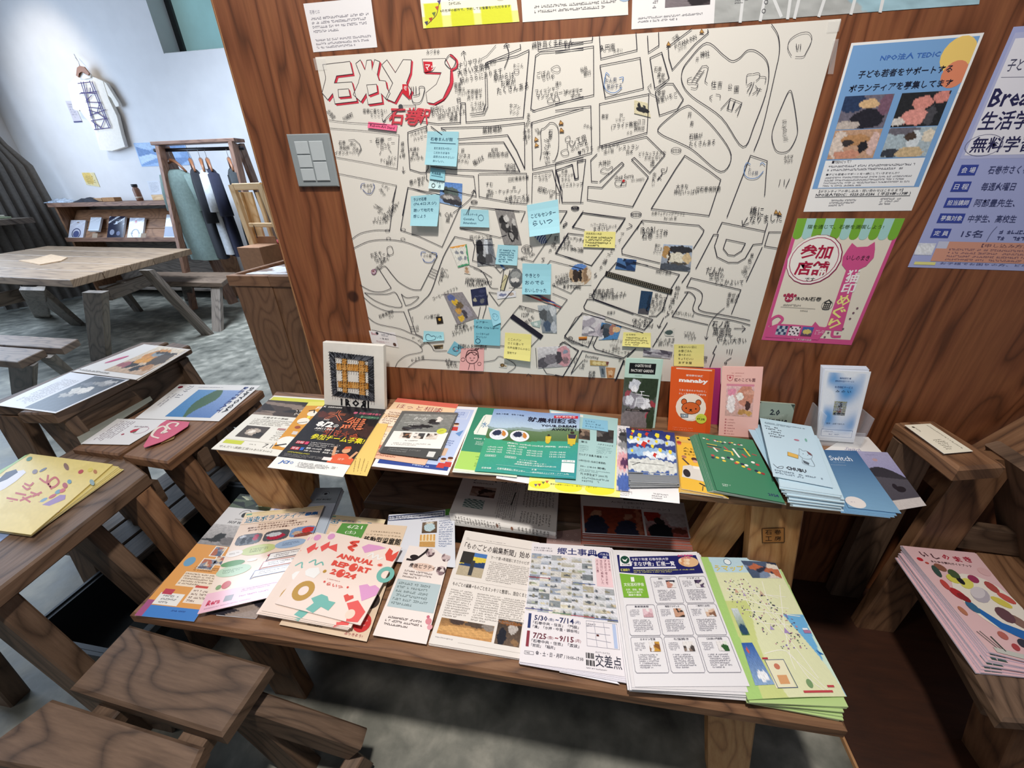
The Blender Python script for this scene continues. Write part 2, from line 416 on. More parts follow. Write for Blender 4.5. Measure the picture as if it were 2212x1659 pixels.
    def hand(s,t,x,y,h,ang=0,c='1d1d28',k=.72,bold=.0,sp=0):
        """handwriting centred on photo pixel (x,y), letter height h, ang degrees"""
        vs,fs,(a0,a1,b0,b1) = glyphs(t,bold,1,.15)
        b = len(s.vs);ca,sa = cos(radians(ang)),sin(radians(ang));mx = (a0+a1)/2;K_ = s.kk()
        for i,(gx,gy) in enumerate(vs):
            X = (gx-mx)*h*k;Y = (.37-gy)*h
            s.vs.append(s.PX(x+X*ca-Y*sa,y+X*sa+Y*ca,K_))
        col = C(c)
        for f in fs: s.f(tuple(b+i for i in f),col)
        return s
    def greek(s,x0,y0,x1,y1,n,c='555555',fill=.9,last=.6,cw=None,vert=False):
        """body text too small to read: n lines of tiny strokes"""
        R = random.Random(int(x0*1e4+y0*1e3+n));col = C(c);lh = (y1-y0)/n if not vert else (x1-x0)/n
        for i in range(n):
            if not vert:
                h = lh*.55;cwid = cw or h/s.asp*.9;y = y0+i*lh+lh*.2;x = x0;end = lerp(x0,x1,last if i == n-1 else R.uniform(.9,1))
                while x+cwid*.9 < end:
                    if R.random() < fill:
                        m_ = R.random()
                        s.rect1(x,y+h*R.choice((0,.3,.7)),x+cwid*.85,0,h*.26,col)
                        s.rect1(x+cwid*R.choice((.1,.35,.6)),y,x+0,cwid*.22,h,col)
                        if m_ < .5: s.rect1(x,y+h*.8,x+cwid*.8,0,h*.22,col)
                    x += cwid
            else:
                w = lh*.55;ch_ = w*s.asp;x = x0+i*lh+lh*.2;y = y0;end = lerp(y0,y1,R.uniform(.85,1))
                while y+ch_ < end:
                    if R.random() < fill:
                        s.rect1(x,y+ch_*R.choice((0,.3,.6)),x+w,0,ch_*.25,col);s.rect1(x+w*R.choice((.1,.4,.6)),y,0,w*.25,ch_*.85,col)
                    y += ch_
        return s
    def rect1(s,x,y,xe,w,h,col):
        x1 = x+w if w else xe;b = len(s.vs);K_ = s.kk()
        for X,Y in ((x,y),(x1,y),(x1,y+h),(x,y+h)): s.vs.append(s.P(X,Y,K_))
        s.f((b,b+1,b+2,b+3),col)
    def photo(s,x0,y0,x1,y1,fn,nx=14,ny=10,px=False,q=None,seed=1,grain=.12,mask=None):
        """printed picture: fn(u,v)->hex or rgba sampled on a fine patchwork"""
        R = random.Random(seed);F = s.PX if px else s.P;b = len(s.vs);cols = [];nx = int(nx*2.1);ny = int(ny*2.1)
        for j in range(ny+1):
            for i in range(nx+1):
                u,v = i/nx,j/ny
                if q: X,Y = (lerp(lerp(q[0][a],q[1][a],u),lerp(q[3][a],q[2][a],u),v) for a in (0,1))
                else: X,Y = lerp(x0,x1,u),lerp(y0,y1,v)
                s.vs.append(F(X,Y,s.k));c = fn(u,v);c = C(c) if isinstance(c,str) else c;g = 1+R.uniform(-grain,grain)
                cols.append(tuple(min(1,max(0,z*g)) for z in c[:3])+(1,))
        for j in range(ny):
            for i in range(nx):
                if mask and not mask((i+.5)/nx,(j+.5)/ny): continue
                a = j*(nx+1)+i;ids = (a,a+1,a+nx+2,a+nx+1);s.f(tuple(b+k for k in ids),[cols[k] for k in ids])
        return s
    def build(s,name,label=None,cat=None,group=None,parent=None,kind=None):
        vs = s.vs
        if parent: org = worldloc(parent)
        else:
            org = sum(s.q,Vector())/4-s.n*s.th
        me = bpy.data.meshes.new(name);me.from_pydata([v-org for v in vs],[],s.fs);me.materials.append(s.mat)
        at = me.color_attributes.new('Col','FLOAT_COLOR','CORNER');buf = []
        for p,c in zip(me.polygons,s.cs):
            if isinstance(c,list):
                for k in c: buf.extend(k)
            else: buf.extend(list(c)*p.loop_total)
        at.data.foreach_set('color',buf)
        o = bpy.data.objects.new(name,me);COL.objects.link(o)
        if parent: o.parent = parent
        else: o.location = org
        return tag(o,label,cat,group,kind)
def blobs(bg,*bl):
    """bl: (cx,cy,rx,ry,col) painted in order over bg (bg colour or (top,bottom))"""
    top,bot = (C(bg[0]),C(bg[1])) if isinstance(bg,tuple) else (C(bg),C(bg));B = [(a,b,c,d,C(e)) for a,b,c,d,e in bl]
    def fn(u,v):
        u += .018*sin(v*19+u*7)+.010*sin(v*47+u*31);v += .018*sin(u*21+v*5+1)+.010*sin(u*53-v*17);c = mixc(top,bot,max(0,min(1,v)))
        for a,b,rx,ry,col in B:
            if ((u-a)/rx)**2+((v-b)/ry)**2 < 1: c = col
        k = 1+.13*sin(u*33+v*9)*sin(v*27-u*11)+.07*sin(u*71)*sin(v*83)
        return tuple(min(1,max(0,z*k)) for z in c[:3])+(1,)
    return fn
def patch(seed,*cols):
    R = random.Random(seed);cs = [C(c) for c in cols];pts = [(R.random(),R.random(),R.choice(cs)) for _ in range(max(8,len(cols)*3))]
    def fn(u,v): return min(pts,key=lambda p: (p[0]-u)**2+(p[1]-v)**2)[2]
    return fn
def Zq(pts,z): return [pz(x,y,z) for x,y in pts]
def Yq(pts,y): return [py(x,v,y) for x,v in pts]
ORD = ['lowest']+[w+' from the bottom' for w in 'second third fourth fifth sixth seventh eighth ninth tenth eleventh twelfth thirteenth fourteenth fifteenth'.split()]
def pile(name,label,cat,group,qb,qt,z0,z1,n,col,edge='f3f1ec',fn=None,jit=.0015,seed=1,mat=None,every=None):
    """the copies under a top one: each its own sheet; qb/qt photo corners of the lowest and the top copy"""
    R = random.Random(seed);B = Zq(qb,z0);T = Zq(qt,z1);out = []
    for i in range(n):
        f = i/n;j = Vector((R.uniform(-jit,jit),R.uniform(-jit,jit),0))
        q = [lerp(a,b,f)+j for a,b in zip(B,T)];t = (z1-z0)/n;zt = z0+t*(i+1)
        q = [Vector((p.x,p.y,zt)) for p in q]
        s = Sheet(q,t*.86,col,edge,mat=mat)
        if fn and (every is None or i in every): fn(s)
        out.append(s.build(name,label+', '+ORD[i] if n > 1 else label,cat,group))
    return out
# ================================================================ THE SETTING
def struct(o): o['kind'] = 'structure';return o
YB = 3.6
struct(mk('floor',[(-7.2,-2.6,0),(2.6,-2.6,0),(2.6,YB+.05,0),(-7.2,YB+.05,0),(-7.2,-2.6,-.1),(2.6,-2.6,-.1),(2.6,YB+.05,-.1),(-7.2,YB+.05,-.1)],
   [(0,1,2,3),(7,6,5,4),(0,4,5,1),(1,5,6,2),(2,6,7,3),(3,7,4,0)],M_FLOOR))
def holewall(name,a0,a1,z0,z1,h,fix,depth,axis,mat):
    """wall with one opening h=(b0,b1,c0,c1); axis 'y' plane y=fix, else x=fix; depth = wall thickness away from the room"""
    b0,b1,c0,c1 = h;A = [a0,b0,b1,a1];Z = [z0,c0,c1,z1];vs = []
    pt = (lambda a,z,k: (a,fix+k*depth,z)) if axis == 'y' else (lambda a,z,k: (fix-k*depth,a,z))
    for k in (0,1):
        for z in Z:
            for a in A: vs.append(pt(a,z,k))
    fs = []
    for k in (0,16):
        for j in range(3):
            for i in range(3):
                if i == 1 and j == 1: continue
                f = (k+j*4+i,k+j*4+i+1,k+j*4+i+5,k+j*4+i+4);fs.append(f if k == 0 else f[::-1])
    for a,b in ((5,6),(6,10),(10,9),(9,5)): fs.append((a,b,b+16,a+16))
    for a,b in ((0,3),(3,15),(15,12),(12,0)): fs.append((a,b,b+16,a+16))
    return struct(mk(name,vs,fs,mat))
wl,wr = -4.385,-3.05
holewall('wall_back',-7.1,-.6,0,3.9,(wl,wr,2.546,3.22),YB,.32,'y',M_PLASTER)
M_FRAME = flat('dark_bronze_frame','2b2b2c',.4)
w1 = struct(empty('window_1',(wl+.6,YB+.26,2.546),None,None))
for a in ((wl,wl+.06,2.546,3.22),(wr-.06,wr,2.546,3.22),(wl+.06,wr-.06,3.15,3.22),(wl+.06,wr-.06,2.546,2.585)):
    boxq('window_frame',a[0],a[1],YB+.22,YB+.29,a[2],a[3],M_FRAME,w1)
boxq('pane',wl+.06,wr-.06,YB+.25,YB+.258,2.585,3.15,M_FROST,w1,.001)
boxq('window_sill',wl,wr,YB+.005,YB+.22,2.546,2.552,flat('sill_mortar','cfd0cc',.9),w1,.001)
XL = -6.95
holewall('wall_left',-2.4,YB,0,3.9,(-.4,3.1,.85,2.75),XL,.2,'x',M_PLASTER)
w2 = struct(empty('window_2',(XL-.1,1.3,.85),None,None))
for y in (-.4,.75,1.9,3.05): boxq('window_frame',XL-.14,XL-.08,y,y+.05,.85,2.75,M_FRAME,w2)
for z in (.85,2.7): boxq('window_rail',XL-.14,XL-.08,-.35,3.05,z,z+.05,M_FRAME,w2)
M_SKYP = nmat('daylit_frosted_pane',.3)[0]
_b = M_SKYP.node_tree.nodes['Principled BSDF'];_b.inputs['Base Color'].default_value = C('cfe3ff');_b.inputs['Emission Color'].default_value = C('a9cdf8');_b.inputs['Emission Strength'].default_value = 1.1
for y in (-.35,.8,1.95): boxq('pane',XL-.115,XL-.108,y,y+1.1,.9,2.7,M_SKYP,w2,.001)

# plywood screen wall the map hangs on
struct(mk('wall_front',[(-.732,0,0),(2.6,0,0),(2.6,0,2.6),(-.732,0,2.6),(-.732,.03,0),(2.6,.03,0),(2.6,.03,2.6),(-.732,.03,2.6)],
   [(0,1,2,3),(5,4,7,6),(4,0,3,7),(1,5,6,2),(3,2,6,7),(0,4,5,1)],M_PLY))
for i in range(5):
    x = -.732-.0026*i;y = .0012+.0024*i
    struct(boxq('trim_%d' % (i+1),x-.0026,x,y,y+.012,0,2.6,M_PLYEDGE[i % 2],None,.0003))
# red-brown board floor on the right, its pale edge toward the concrete
struct(boxq('floor_right',.838,2.5,-1.5,-.001,.0,.012,wood('red_brown_floor_board','2e1a10','3d2113','4a2a18',along=1.5,across=9,knots=False,ringk=.12)))
struct(boxq('trim_6',.832,.838,-1.5,-.001,.0,.0125,M_PLYEDGE[0],None,.0005))

# ================================================================ DISPLAY SHELF, STOOLS AND BENCHES AROUND THE PAPERS
SH,BE = .639,.41
t = empty('shelf_plank',(0,-.17,SH-.02),'long brown plank shelf against the plywood wall carrying most of the flyers','shelf')
slab('plank',[(-.905,-.004,SH),(.875,-.004,SH),(.80,-.333,SH),(-.83,-.333,SH)],.02,M_PLANK,t)

def splay(name,parent,top,foot,wdir,w,th,mat,ztop,zfoot=0.0):
    top = Vector(top);foot = Vector(foot)
    return beam(name,foot,top,wdir,w,th,mat,parent,cut0=zfoot,cut1=ztop)
def trestle(name,label,x,y0,y1,z,half,mat,group=None,cat='stool',lw=.09,tw=.13,top=True,spread=.13,yoff=.03):
    """two top boards along Y on four splayed legs"""
    t = empty(name,(x,(y0+y1)/2,0),label,cat,group)
    for s_ in (-1,1):
        if top: boxq('seat_board',x+(0 if s_ > 0 else -half)+.004*s_,x+(half if s_ > 0 else 0)+.004*s_,y0,y1,z-.035,z,mat,t,.006,1)
        for yy in (y0+yoff,y1-yoff):
            splay('leg',t,(x+s_*half*.45,yy,z-.036),(x+s_*(half+spread),yy,0),(1,0,0),lw,.038,mat,z-.036)
    for yy in (y0+yoff+.039,y1-yoff-.039):
        beam('cross_rail',(x-half*.85,yy,z-.075),(x+half*.85,yy,z-.075),(0,0,1),.07,.034,mat,t)
    return t

# two low stools that carry the shelf plank (broad end blocks show under it)
for (xa,lab,brand) in ((-.70,'honey coloured stool under the left end of the shelf, its broad end block showing',0),(.60,'honey pine stool under the right end of the shelf, branded square on its end block',1)):
    t = empty('shelf_stool',(xa,-.2,0),lab,'stool')
    if brand:
        b1 = splay('leg',t,(.582,-.300,SH-.022),(.690,-.300,0),(1,0,0),.105,.04,M_HONEY,SH-.0215)
        splay('leg',t,(.535,-.262,SH-.022),(.38,-.262,0),(1,0,0),.10,.036,M_HONEY,SH-.0215)
        splay('leg',t,(.66,-.06,SH-.022),(.80,-.06,0),(1,0,0),.10,.036,M_HONEY,SH-.0215)
        splay('leg',t,(.52,-.06,SH-.022),(.38,-.06,0),(1,0,0),.10,.036,M_HONEY,SH-.0215)
        q = Yq([(1646,1142),(1694,1140),(1694,1171),(1647,1172)],-.3212)
        s = Sheet(q,.0002,'9d6a38',mat=MI_MATTE);s.k = 2
        for bx in (((0,0),(1,0)),((0,1),(1,1)),((0,0),(0,1)),((1,0),(1,1))): s.line(bx,.035,'3a2412')
        for ch,a,b in (('石',.14,.12),('巻',.56,.12),('工',.14,.56),('房',.56,.56)): s.text(ch,a,b,a+.3,b+.32,'3a2412',.01)
        s.build('burnt_brand_mark','burnt-in square mark with four characters',parent=t)
    else:
        splay('leg',t,(-.79,-.29,SH-.022),(-.60,-.29,0),(1,0,0),.155,.04,M_HONEY,SH-.0215)
        splay('leg',t,(-.79,-.06,SH-.022),(-.92,-.06,0),(1,0,0),.10,.036,M_HONEY,SH-.0215)
        splay('leg',t,(-.66,-.06,SH-.022),(-.52,-.06,0),(1,0,0),.10,.036,M_HONEY,SH-.0215)
    boxq('top_rail',xa-.09,xa+.09,-.25,-.08,SH-.06,SH-.0215,M_HONEY,t)

# lower bench: front plank, back plank
t = empty('display_bench',(-.1,-.45,0),'low brown plank bench in front covered with newspapers and flyers','bench')
slab('front_plank',[(-.88,-.345,BE),(.64,-.345,BE),(.625,-.637,BE),(-.86,-.655,BE)],.034,M_PLANK,t,.006)
beam('leg',(.53,-.57,0),(.45,-.60,BE-.035),(1,0,0),.085,.04,M_HONEY,t,cut0=0,cut1=BE-.0345)
beam('leg',(.56,-.40,0),(.48,-.38,BE-.035),(1,0,0),.085,.04,M_HONEY,t,cut0=0,cut1=BE-.0345)
beam('leg',(-.62,-.575,0),(-.60,-.60,BE-.035),(1,0,0),.10,.04,M_PLANK,t,cut0=0,cut1=BE-.0345)
beam('leg',(-.66,-.40,0),(-.64,-.38,BE-.035),(1,0,0),.09,.04,M_PLANK,t,cut0=0,cut1=BE-.0345)
beam('stretcher',(-.58,-.575,BE-.09),(.44,-.575,BE-.09),(0,0,1),.05,.03,M_DARK,t)
t = empty('low_box_seat',(0,-.14,0),'dark brown wooden seat between the bench and the plywood wall, under the shelf','seat')
slab('seat_board',[(-.50,-.06,BE),(.44,-.06,BE),(.44,-.242,BE),(-.50,-.242,BE)],.035,M_DARK,t,.006)
for x in (-.46,.36): boxq('side_panel',x,x+.04,-.23,-.07,0,BE-.0355,M_DARK,t)
slab('lower_board',[(-.47,-.02,.30),(-.56,-.02,.30),(-.56,-.30,.30),(-.47,-.30,.30)],.03,M_PLANK,t,.005,1)
boxq('board_foot',-.55,-.48,-.2,-.1,0,.2695,M_DARK,t)

# foreground stool, two thick seat boards
t = empty('wooden_stool',(-.69,-.74,0),'thick brown wooden stool in the foreground with two seat boards and a gap between','stool')
FZ = .36
slab('seat_board',Zq([(278,1348),(583,1437),(478,1590),(147,1487)],FZ),.04,M_DARK,t,.006)
slab('seat_board',Zq([(110,1508),(440,1612),(390,1720),(-70,1640)],FZ),.04,M_DARK,t,.006)
beam('rail',(-.80,-.66,FZ-.062),(-.80,-.90,FZ-.062),(0,0,1),.04,.06,M_DARK,t)
beam('rail',(-.58,-.70,FZ-.062),(-.58,-.93,FZ-.062),(0,0,1),.04,.06,M_DARK,t)
for (x,y,fx) in ((-.80,-.70,-.92),(-.58,-.72,-.50),(-.80,-.90,-.92),(-.58,-.92,-.50)):
    splay('leg',t,(x,y,FZ-.083),(fx,y,0),(1,0,0),.09,.038,M_DARK,FZ-.083)
beam('cross_leg',(-.33,-.70,.12),(-.56,-.73,.29),(0,0,1),.075,.04,M_DARK,t)
beam('cross_leg',(-.33,-.70,.06),(-.42,-.98,.0),(0,0,1),.075,.04,M_DARK,t,cut1=.0)

# stands on the left
# upper step with the black-and-white flyer
t = empty('flyer_stand',(-1.6,0,0),'tall wooden stand of two boards carrying the black and white flyer and the bus flyer','stand')
ZU,ZL,ZY = .68,.58,.56
slab('top_board',Zq([(374,739),(409,745),(113,893),(36,892)],ZU),.04,M_DARK,t,.005,1)
slab('top_board',Zq([(306,739),(362,738),(48,876),(-30,874)],ZU),.04,M_DARK,t,.005,1)
for (x,y,sx) in ((-1.50,-.25,.16),(-1.68,-.25,-.10),(-1.55,.20,.16),(-1.72,.20,-.10)):
    splay('leg',t,(x,y,ZU-.042),(x+sx,y,0),(1,0,0),.11,.04,M_DARK,ZU-.0415)
beam('apron',(-1.475,-.27,ZU-.13),(-1.53,.235,ZU-.13),(0,0,1),.17,.03,M_DARK,t)
for x in (-1.63,-1.78):
    pass
# lower step with the lake flyer
t = empty('flyer_stand',(-1.2,-.1,0),'lower wooden stand of two boards carrying the blue lake flyer and pink card','stand')
slab('top_board',Zq([(486,838),(567,842),(361,999),(263,984)],ZL),.034,M_PLANK,t,.005,1)
slab('top_board',Zq([(400,835),(480,838),(255,982),(155,969)],ZL),.034,M_PLANK,t,.005,1)
splay('leg',t,(-1.09,-.27,ZL-.035),(-.93,-.27,0),(1,0,0),.085,.045,M_PLANK,ZL-.0345)
splay('leg',t,(-1.27,-.27,ZL-.035),(-1.40,-.27,0),(1,0,0),.085,.045,M_PLANK,ZL-.0345)
splay('leg',t,(-1.12,.06,ZL-.035),(-.97,.06,0),(1,0,0),.085,.045,M_PLANK,ZL-.0345)
splay('leg',t,(-1.30,.06,ZL-.035),(-1.43,.06,0),(1,0,0),.085,.045,M_PLANK,ZL-.0345)
beam('cross_rail',(-1.32,-.225,ZL-.08),(-1.03,-.225,ZL-.08),(0,0,1),.08,.035,M_DARK,t)
beam('cross_rail',(-1.32,.02,ZL-.08),(-1.06,.02,ZL-.08),(0,0,1),.08,.035,M_DARK,t)
# low grey slatted step seen between the legs
t = empty('slatted_step',(-1.35,-.05,0),'low greyish slatted step glimpsed between the legs of the lower stand','step')
for i in range(3):
    xx = -1.54+i*.105
    boxq('slat',xx,xx+.095,-.42,.24,.20,.225,M_GREYD,t,.003,1)
for y in (-.36,.18): boxq('foot_rail',-1.53,-1.24,y,y+.04,0,.1995,M_DARK,t)
# front-left stand with the yellow booklets
t = empty('booklet_stand',(-1.15,-.55,0),'dark brown wooden table at the left edge carrying the yellow picture booklets','stand')
slab('top_board',[(-1.235,-.30,ZY),(-1.06,-.37,ZY),(-1.0,-.80,ZY),(-1.19,-.80,ZY)],.04,M_DARK,t,.005,1)
slab('top_board',[(-1.42,-.27,ZY),(-1.24,-.30,ZY),(-1.195,-.80,ZY),(-1.37,-.80,ZY)],.04,M_DARK,t,.005,1)
splay('leg',t,(-1.10,-.40,ZY-.041),(-.93,-.42,0),(1,0,0),.085,.045,M_PLANK,ZY-.0405)
splay('leg',t,(-1.20,-.50,ZY-.041),(-1.00,-.50,0),(1,0,0),.10,.04,M_DARK,ZY-.0405)
splay('leg',t,(-1.33,-.42,ZY-.041),(-1.46,-.42,0),(1,0,0),.085,.045,M_DARK,ZY-.0405)
splay('leg',t,(-1.08,-.72,ZY-.041),(-.98,-.72,0),(1,0,0),.085,.045,M_DARK,ZY-.0405)
splay('leg',t,(-1.29,-.72,ZY-.041),(-1.42,-.72,0),(1,0,0),.085,.045,M_DARK,ZY-.0405)
beam('cross_rail',(-1.36,-.36,ZY-.085),(-1.08,-.36,ZY-.085),(0,0,1),.08,.035,M_DARK,t)

# dark plastic tub on the floor
def tub(x0,x1,y0,y1,h,th=.012):
    t = empty('plastic_tub',((x0+x1)/2,(y0+y1)/2,0),'dark grey open plastic tub on the floor beneath the bench at left','tub')
    def ring_(d,z): return [(x0+d,y0+d,z),(x1-d,y0+d,z),(x1-d,y1-d,z),(x0+d,y1-d,z)]
    L_ = [ring_(.03,0),ring_(0,h),ring_(th,h),ring_(.03+th,th)]
    vs = [p for r in L_ for p in r];fs = [(3,2,1,0)]
    for k in range(3):
        for i in range(4): j = (i+1) % 4;fs.append((k*4+i,k*4+j,(k+1)*4+j,(k+1)*4+i))
    fs.append((12,13,14,15));mk('body',vs,fs,M_TUB,t)
    for a in ((x0-.012,x0,y0-.012,y1+.012),(x1,x1+.012,y0-.012,y1+.012),(x0,x1,y0-.012,y0),(x0,x1,y1,y1+.012)):
        boxq('rim',a[0],a[1],a[2],a[3],h-.02,h+.004,M_TUB,t,.002)
tub(-1.31,-.99,-.66,-.04,.21)

# right-hand stool with the white cards
t = empty('card_stool',(1.0,-.15,0),'tall brown wooden stool at the right edge with white cards on top','stool')
slab('top_board',Zq([(1936,910),(2016,907),(2176,1005),(2073,1012)],.69),.042,M_PLANK,t,.007,1)
_o = Vector((.054,.022,0));beam('leg',py(1846,1365,-.160)+_o,py(2062,1045,-.125)+_o,(1,0,0),.105,.036,M_PLANK,t,cut0=.0125,cut1=.6475)
beam('leg',(1.05,-.03,.0125),(1.0,-.06,.647),(1,0,0),.09,.036,M_DARK,t,cut0=.0125,cut1=.6475)
t = empty('slanted_stool',(1.28,-.2,0),'dark brown splayed wooden stool behind the card stool at the right edge','stool')
beam('leg',(1.10,-.06,.50),(1.42,-.06,.95),(0,1,0),.09,.035,M_PLANK,t)
beam('leg',(1.16,-.16,.66),(1.50,-.16,.05),(0,1,0),.20,.03,M_DARK,t)
beam('leg',(1.30,-.07,.48),(1.16,-.07,0),(1,0,0),.14,.03,M_DARK,t,cut0=0)
beam('rail',(1.08,-.11,.40),(1.75,-.11,.36),(0,0,1),.08,.03,M_DARK,t)

# magazine bench lower right
t = empty('magazine_bench',(1.1,-.35,0),'low dark wooden bench at the lower right carrying pink magazines','bench')
slab('top_board',Zq([(1952,1187),(2100,1190),(2330,1568),(2166,1556)],.345),.035,M_DARK,t,.006,1)
slab('top_board',Zq([(2106,1190),(2260,1190),(2560,1585),(2338,1570)],.345),.035,M_PLANK,t,.006,1)
_q = Zq([(1952,1187),(2100,1190),(2330,1568),(2166,1556)],.309)
beam('side_board',_q[0].lerp(_q[3],.08)+Vector((.03,0,-.035)),_q[0].lerp(_q[3],.9)+Vector((.03,0,-.035)),(0,0,1),.07,.03,M_DARK,t)
splay('leg',t,_q[3]+Vector((.06,.05,-.001)),pz(2135,1650,.0125),(0,1,0),.09,.05,M_PLANK,.3095,.0125)
splay('leg',t,(1.30,-.42,.309),(1.38,-.45,.0125),(1,0,0),.10,.04,M_DARK,.3095,.0125)
splay('leg',t,(1.2,-.16,.309),(1.3,-.16,.0125),(1,0,0),.10,.04,M_DARK,.3095,.0125)

# switch plate on the panel
t = empty('switch_plate',(-.57,0,1.27),'grey wall switch plate with five keys left of the map','switch')
q = Yq([(617.5,290),(708,287.6),(731,402.7),(644.6,403.4)],-.009)
slab('plate',q,.0085,M_SWITCH,t,.002)
def sub(q,x0,y0,x1,y1,d):
    f = lambda u,v: q[0]*(1-u)*(1-v)+q[1]*u*(1-v)+q[2]*u*v+q[3]*(1-u)*v+Vector((0,-d,0))
    return [f(x0,y0),f(x1,y0),f(x1,y1),f(x0,y1)]
for i in range(3): slab('switch_key',sub(q,.165,.135+i*.255,.485,.375+i*.255,.003),.0025,M_KEY,t,.0012)
for i in range(2): slab('switch_key',sub(q,.515,.135+i*.383,.84,.502+i*.383,.003),.0025,M_KEY,t,.0012)

# ================================================================ ROOM BEYOND
# tall box bin behind the panel's edge
t = empty('box_pedestal',(-1.5,1.1,0),'tan wooden box pedestal behind the edge of the plywood wall with printed goods on top','pedestal')
bx,by,bz = -1.845,.9,.834
boxq('side_panel',bx+.02,bx+.05,by+.02,by+.56,0,bz-.065,M_BOX,t)
boxq('front_board',bx+.022,bx+.26,by,by+.0195,0,bz-.062,M_BOX,t,.002,1)
boxq('front_board',bx+.262,bx+.62,by+.004,by+.0195,0,bz-.062,M_BOX,t,.002,1)
boxq('rim_board',bx,bx+.262,by-.012,by+.02,bz-.06,bz,M_BOX,t)
boxq('rim_board',bx+.264,bx+.64,by-.012,by+.02,bz-.06,bz,M_BOX,t)
boxq('rim_board',bx,bx+.03,by+.021,by+.58,bz-.06,bz,M_BOX,t)
boxq('rim_board',bx+.031,bx+.64,by+.55,by+.58,bz-.06,bz,M_BOX,t)
boxq('tray',bx+.031,bx+.64,by+.021,by+.549,bz-.05,bz-.02,M_BOX,t)
s = Sheet([Vector((bx+.10,by+.34,bz-.004)),Vector((bx+.55,by+.36,bz-.004)),Vector((bx+.55,by+.05,bz-.004)),Vector((bx+.07,by+.05,bz-.004))],.0145,'8d807a','c8c4c2')
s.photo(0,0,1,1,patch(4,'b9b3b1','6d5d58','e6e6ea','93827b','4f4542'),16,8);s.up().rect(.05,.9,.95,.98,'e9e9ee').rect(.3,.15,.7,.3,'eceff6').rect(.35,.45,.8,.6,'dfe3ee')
s.build('shrink_wrapped_prints','glossy shrink-wrapped prints lying on top of the box pedestal','print')
t = empty('cardboard_box',(-1.75,1.62,0),'plain brown cardboard carton standing behind the box pedestal','box')
_c = py(534,530,1.62);_d = py(573,575,1.62)
boxq('carton',_c.x,_c.x+.18,1.52,1.72,0,_c.z,M_CARD,t)
boxq('flap',_c.x+.01,_c.x+.17,1.715,1.722,_c.z-.02,_c.z+.05,M_CARD,t,.001)
_c = py(578,530,1.75);M_RED = flat('red_fabric','a3222a',.7)
t = empty('red_goods_pack',(_c.x+.05,1.78,0),'red packed goods on a wooden ledge beside the brown carton','pack')
boxq('pack',_c.x,_c.x+.10,1.75,1.85,_c.z-.14,_c.z+.03,M_RED,t,.01)
boxq('ledge',_c.x-.08,_c.x+.30,1.74,1.95,_c.z-.165,_c.z-.141,M_BOX,t)
boxq('ledge_post',_c.x-.05,_c.x+.2,1.8,1.9,0,_c.z-.1655,M_BOX,t)

# pale wooden easel
t = empty('wooden_easel',(-1.95,1.75,0),'pale beech easel frame standing left of the plywood wall edge','easel')
YE = 1.70
def pb(name,a,b,w,th,y,mat,parent,wd=(1,0,0),y2=None,**k): return beam(name,py(a[0],a[1],y),py(b[0],b[1],y2 if y2 else y),wd,w,th,mat,parent,**k)
pb('post',(501,399),(572,600),.045,.03,YE,M_PALE,t)
pb('post',(563,399),(640,600),.045,.03,YE,M_PALE,t)
pb('rung',(505,404),(565,402),.045,.025,YE-.001,M_PALE,t,(0,0,1))
pb('rung',(540,486),(592,486),.03,.025,YE-.001,M_PALE,t,(0,0,1))
pb('rear_slat',(533,415),(585,590),.085,.018,YE+.10,M_PALE,t)
pb('rear_post',(518,415),(572,590),.03,.02,YE+.08,M_PALE,t)
pb('rear_post',(556,415),(612,590),.03,.02,YE+.08,M_PALE,t)
pb('chain',(548,487),(556,514),.005,.005,YE-.03,M_BLACK,t)
for nm,u in (('post',572),('post',640)):
    p = py(u,600,YE);beam('foot',(p.x,YE,0),(p.x,YE,p.z+.01),(1,0,0),.045,.03,M_PALE,t)

# clothes rack
YR = 3.0
t = empty('clothes_rack',(-3.9,YR,0),'brown wooden clothes rack with a black rail, five tops hanging','clothes rack')
a = py(339,311,YR);b = py(517,303,YR)
beam('top_board',a,b,(0,1,0),.14,.03,M_BROWNG,t)
za = a.z-.015
def leg2(name,u0,v0,u1,v1,ya,yb,w,th):
    p0 = py(u0,v0,ya);p1 = py(u1,v1,yb);d = p1-p0;p1 = p0+d*(p0.z/-d.z) if d.z < 0 else p1
    return beam(name,p1,p0,(0,1,0) if w > .05 else (1,0,0),w,th,M_BROWNG,t,cut0=0)
leg2('post',345,316,402,585,YR-.05,YR-.16,.07,.045)
leg2('post',352,316,462,560,YR+.04,YR+.07,.12,.04)
leg2('post',503,309,524,400,YR-.05,YR-.16,.08,.045)
leg2('post',518,311,552,400,YR+.05,YR+.14,.08,.045)
r0 = py(334,325,YR);r1 = py(526,320,YR);tube('rail',[r0,r1],.016,M_BLACK,t)
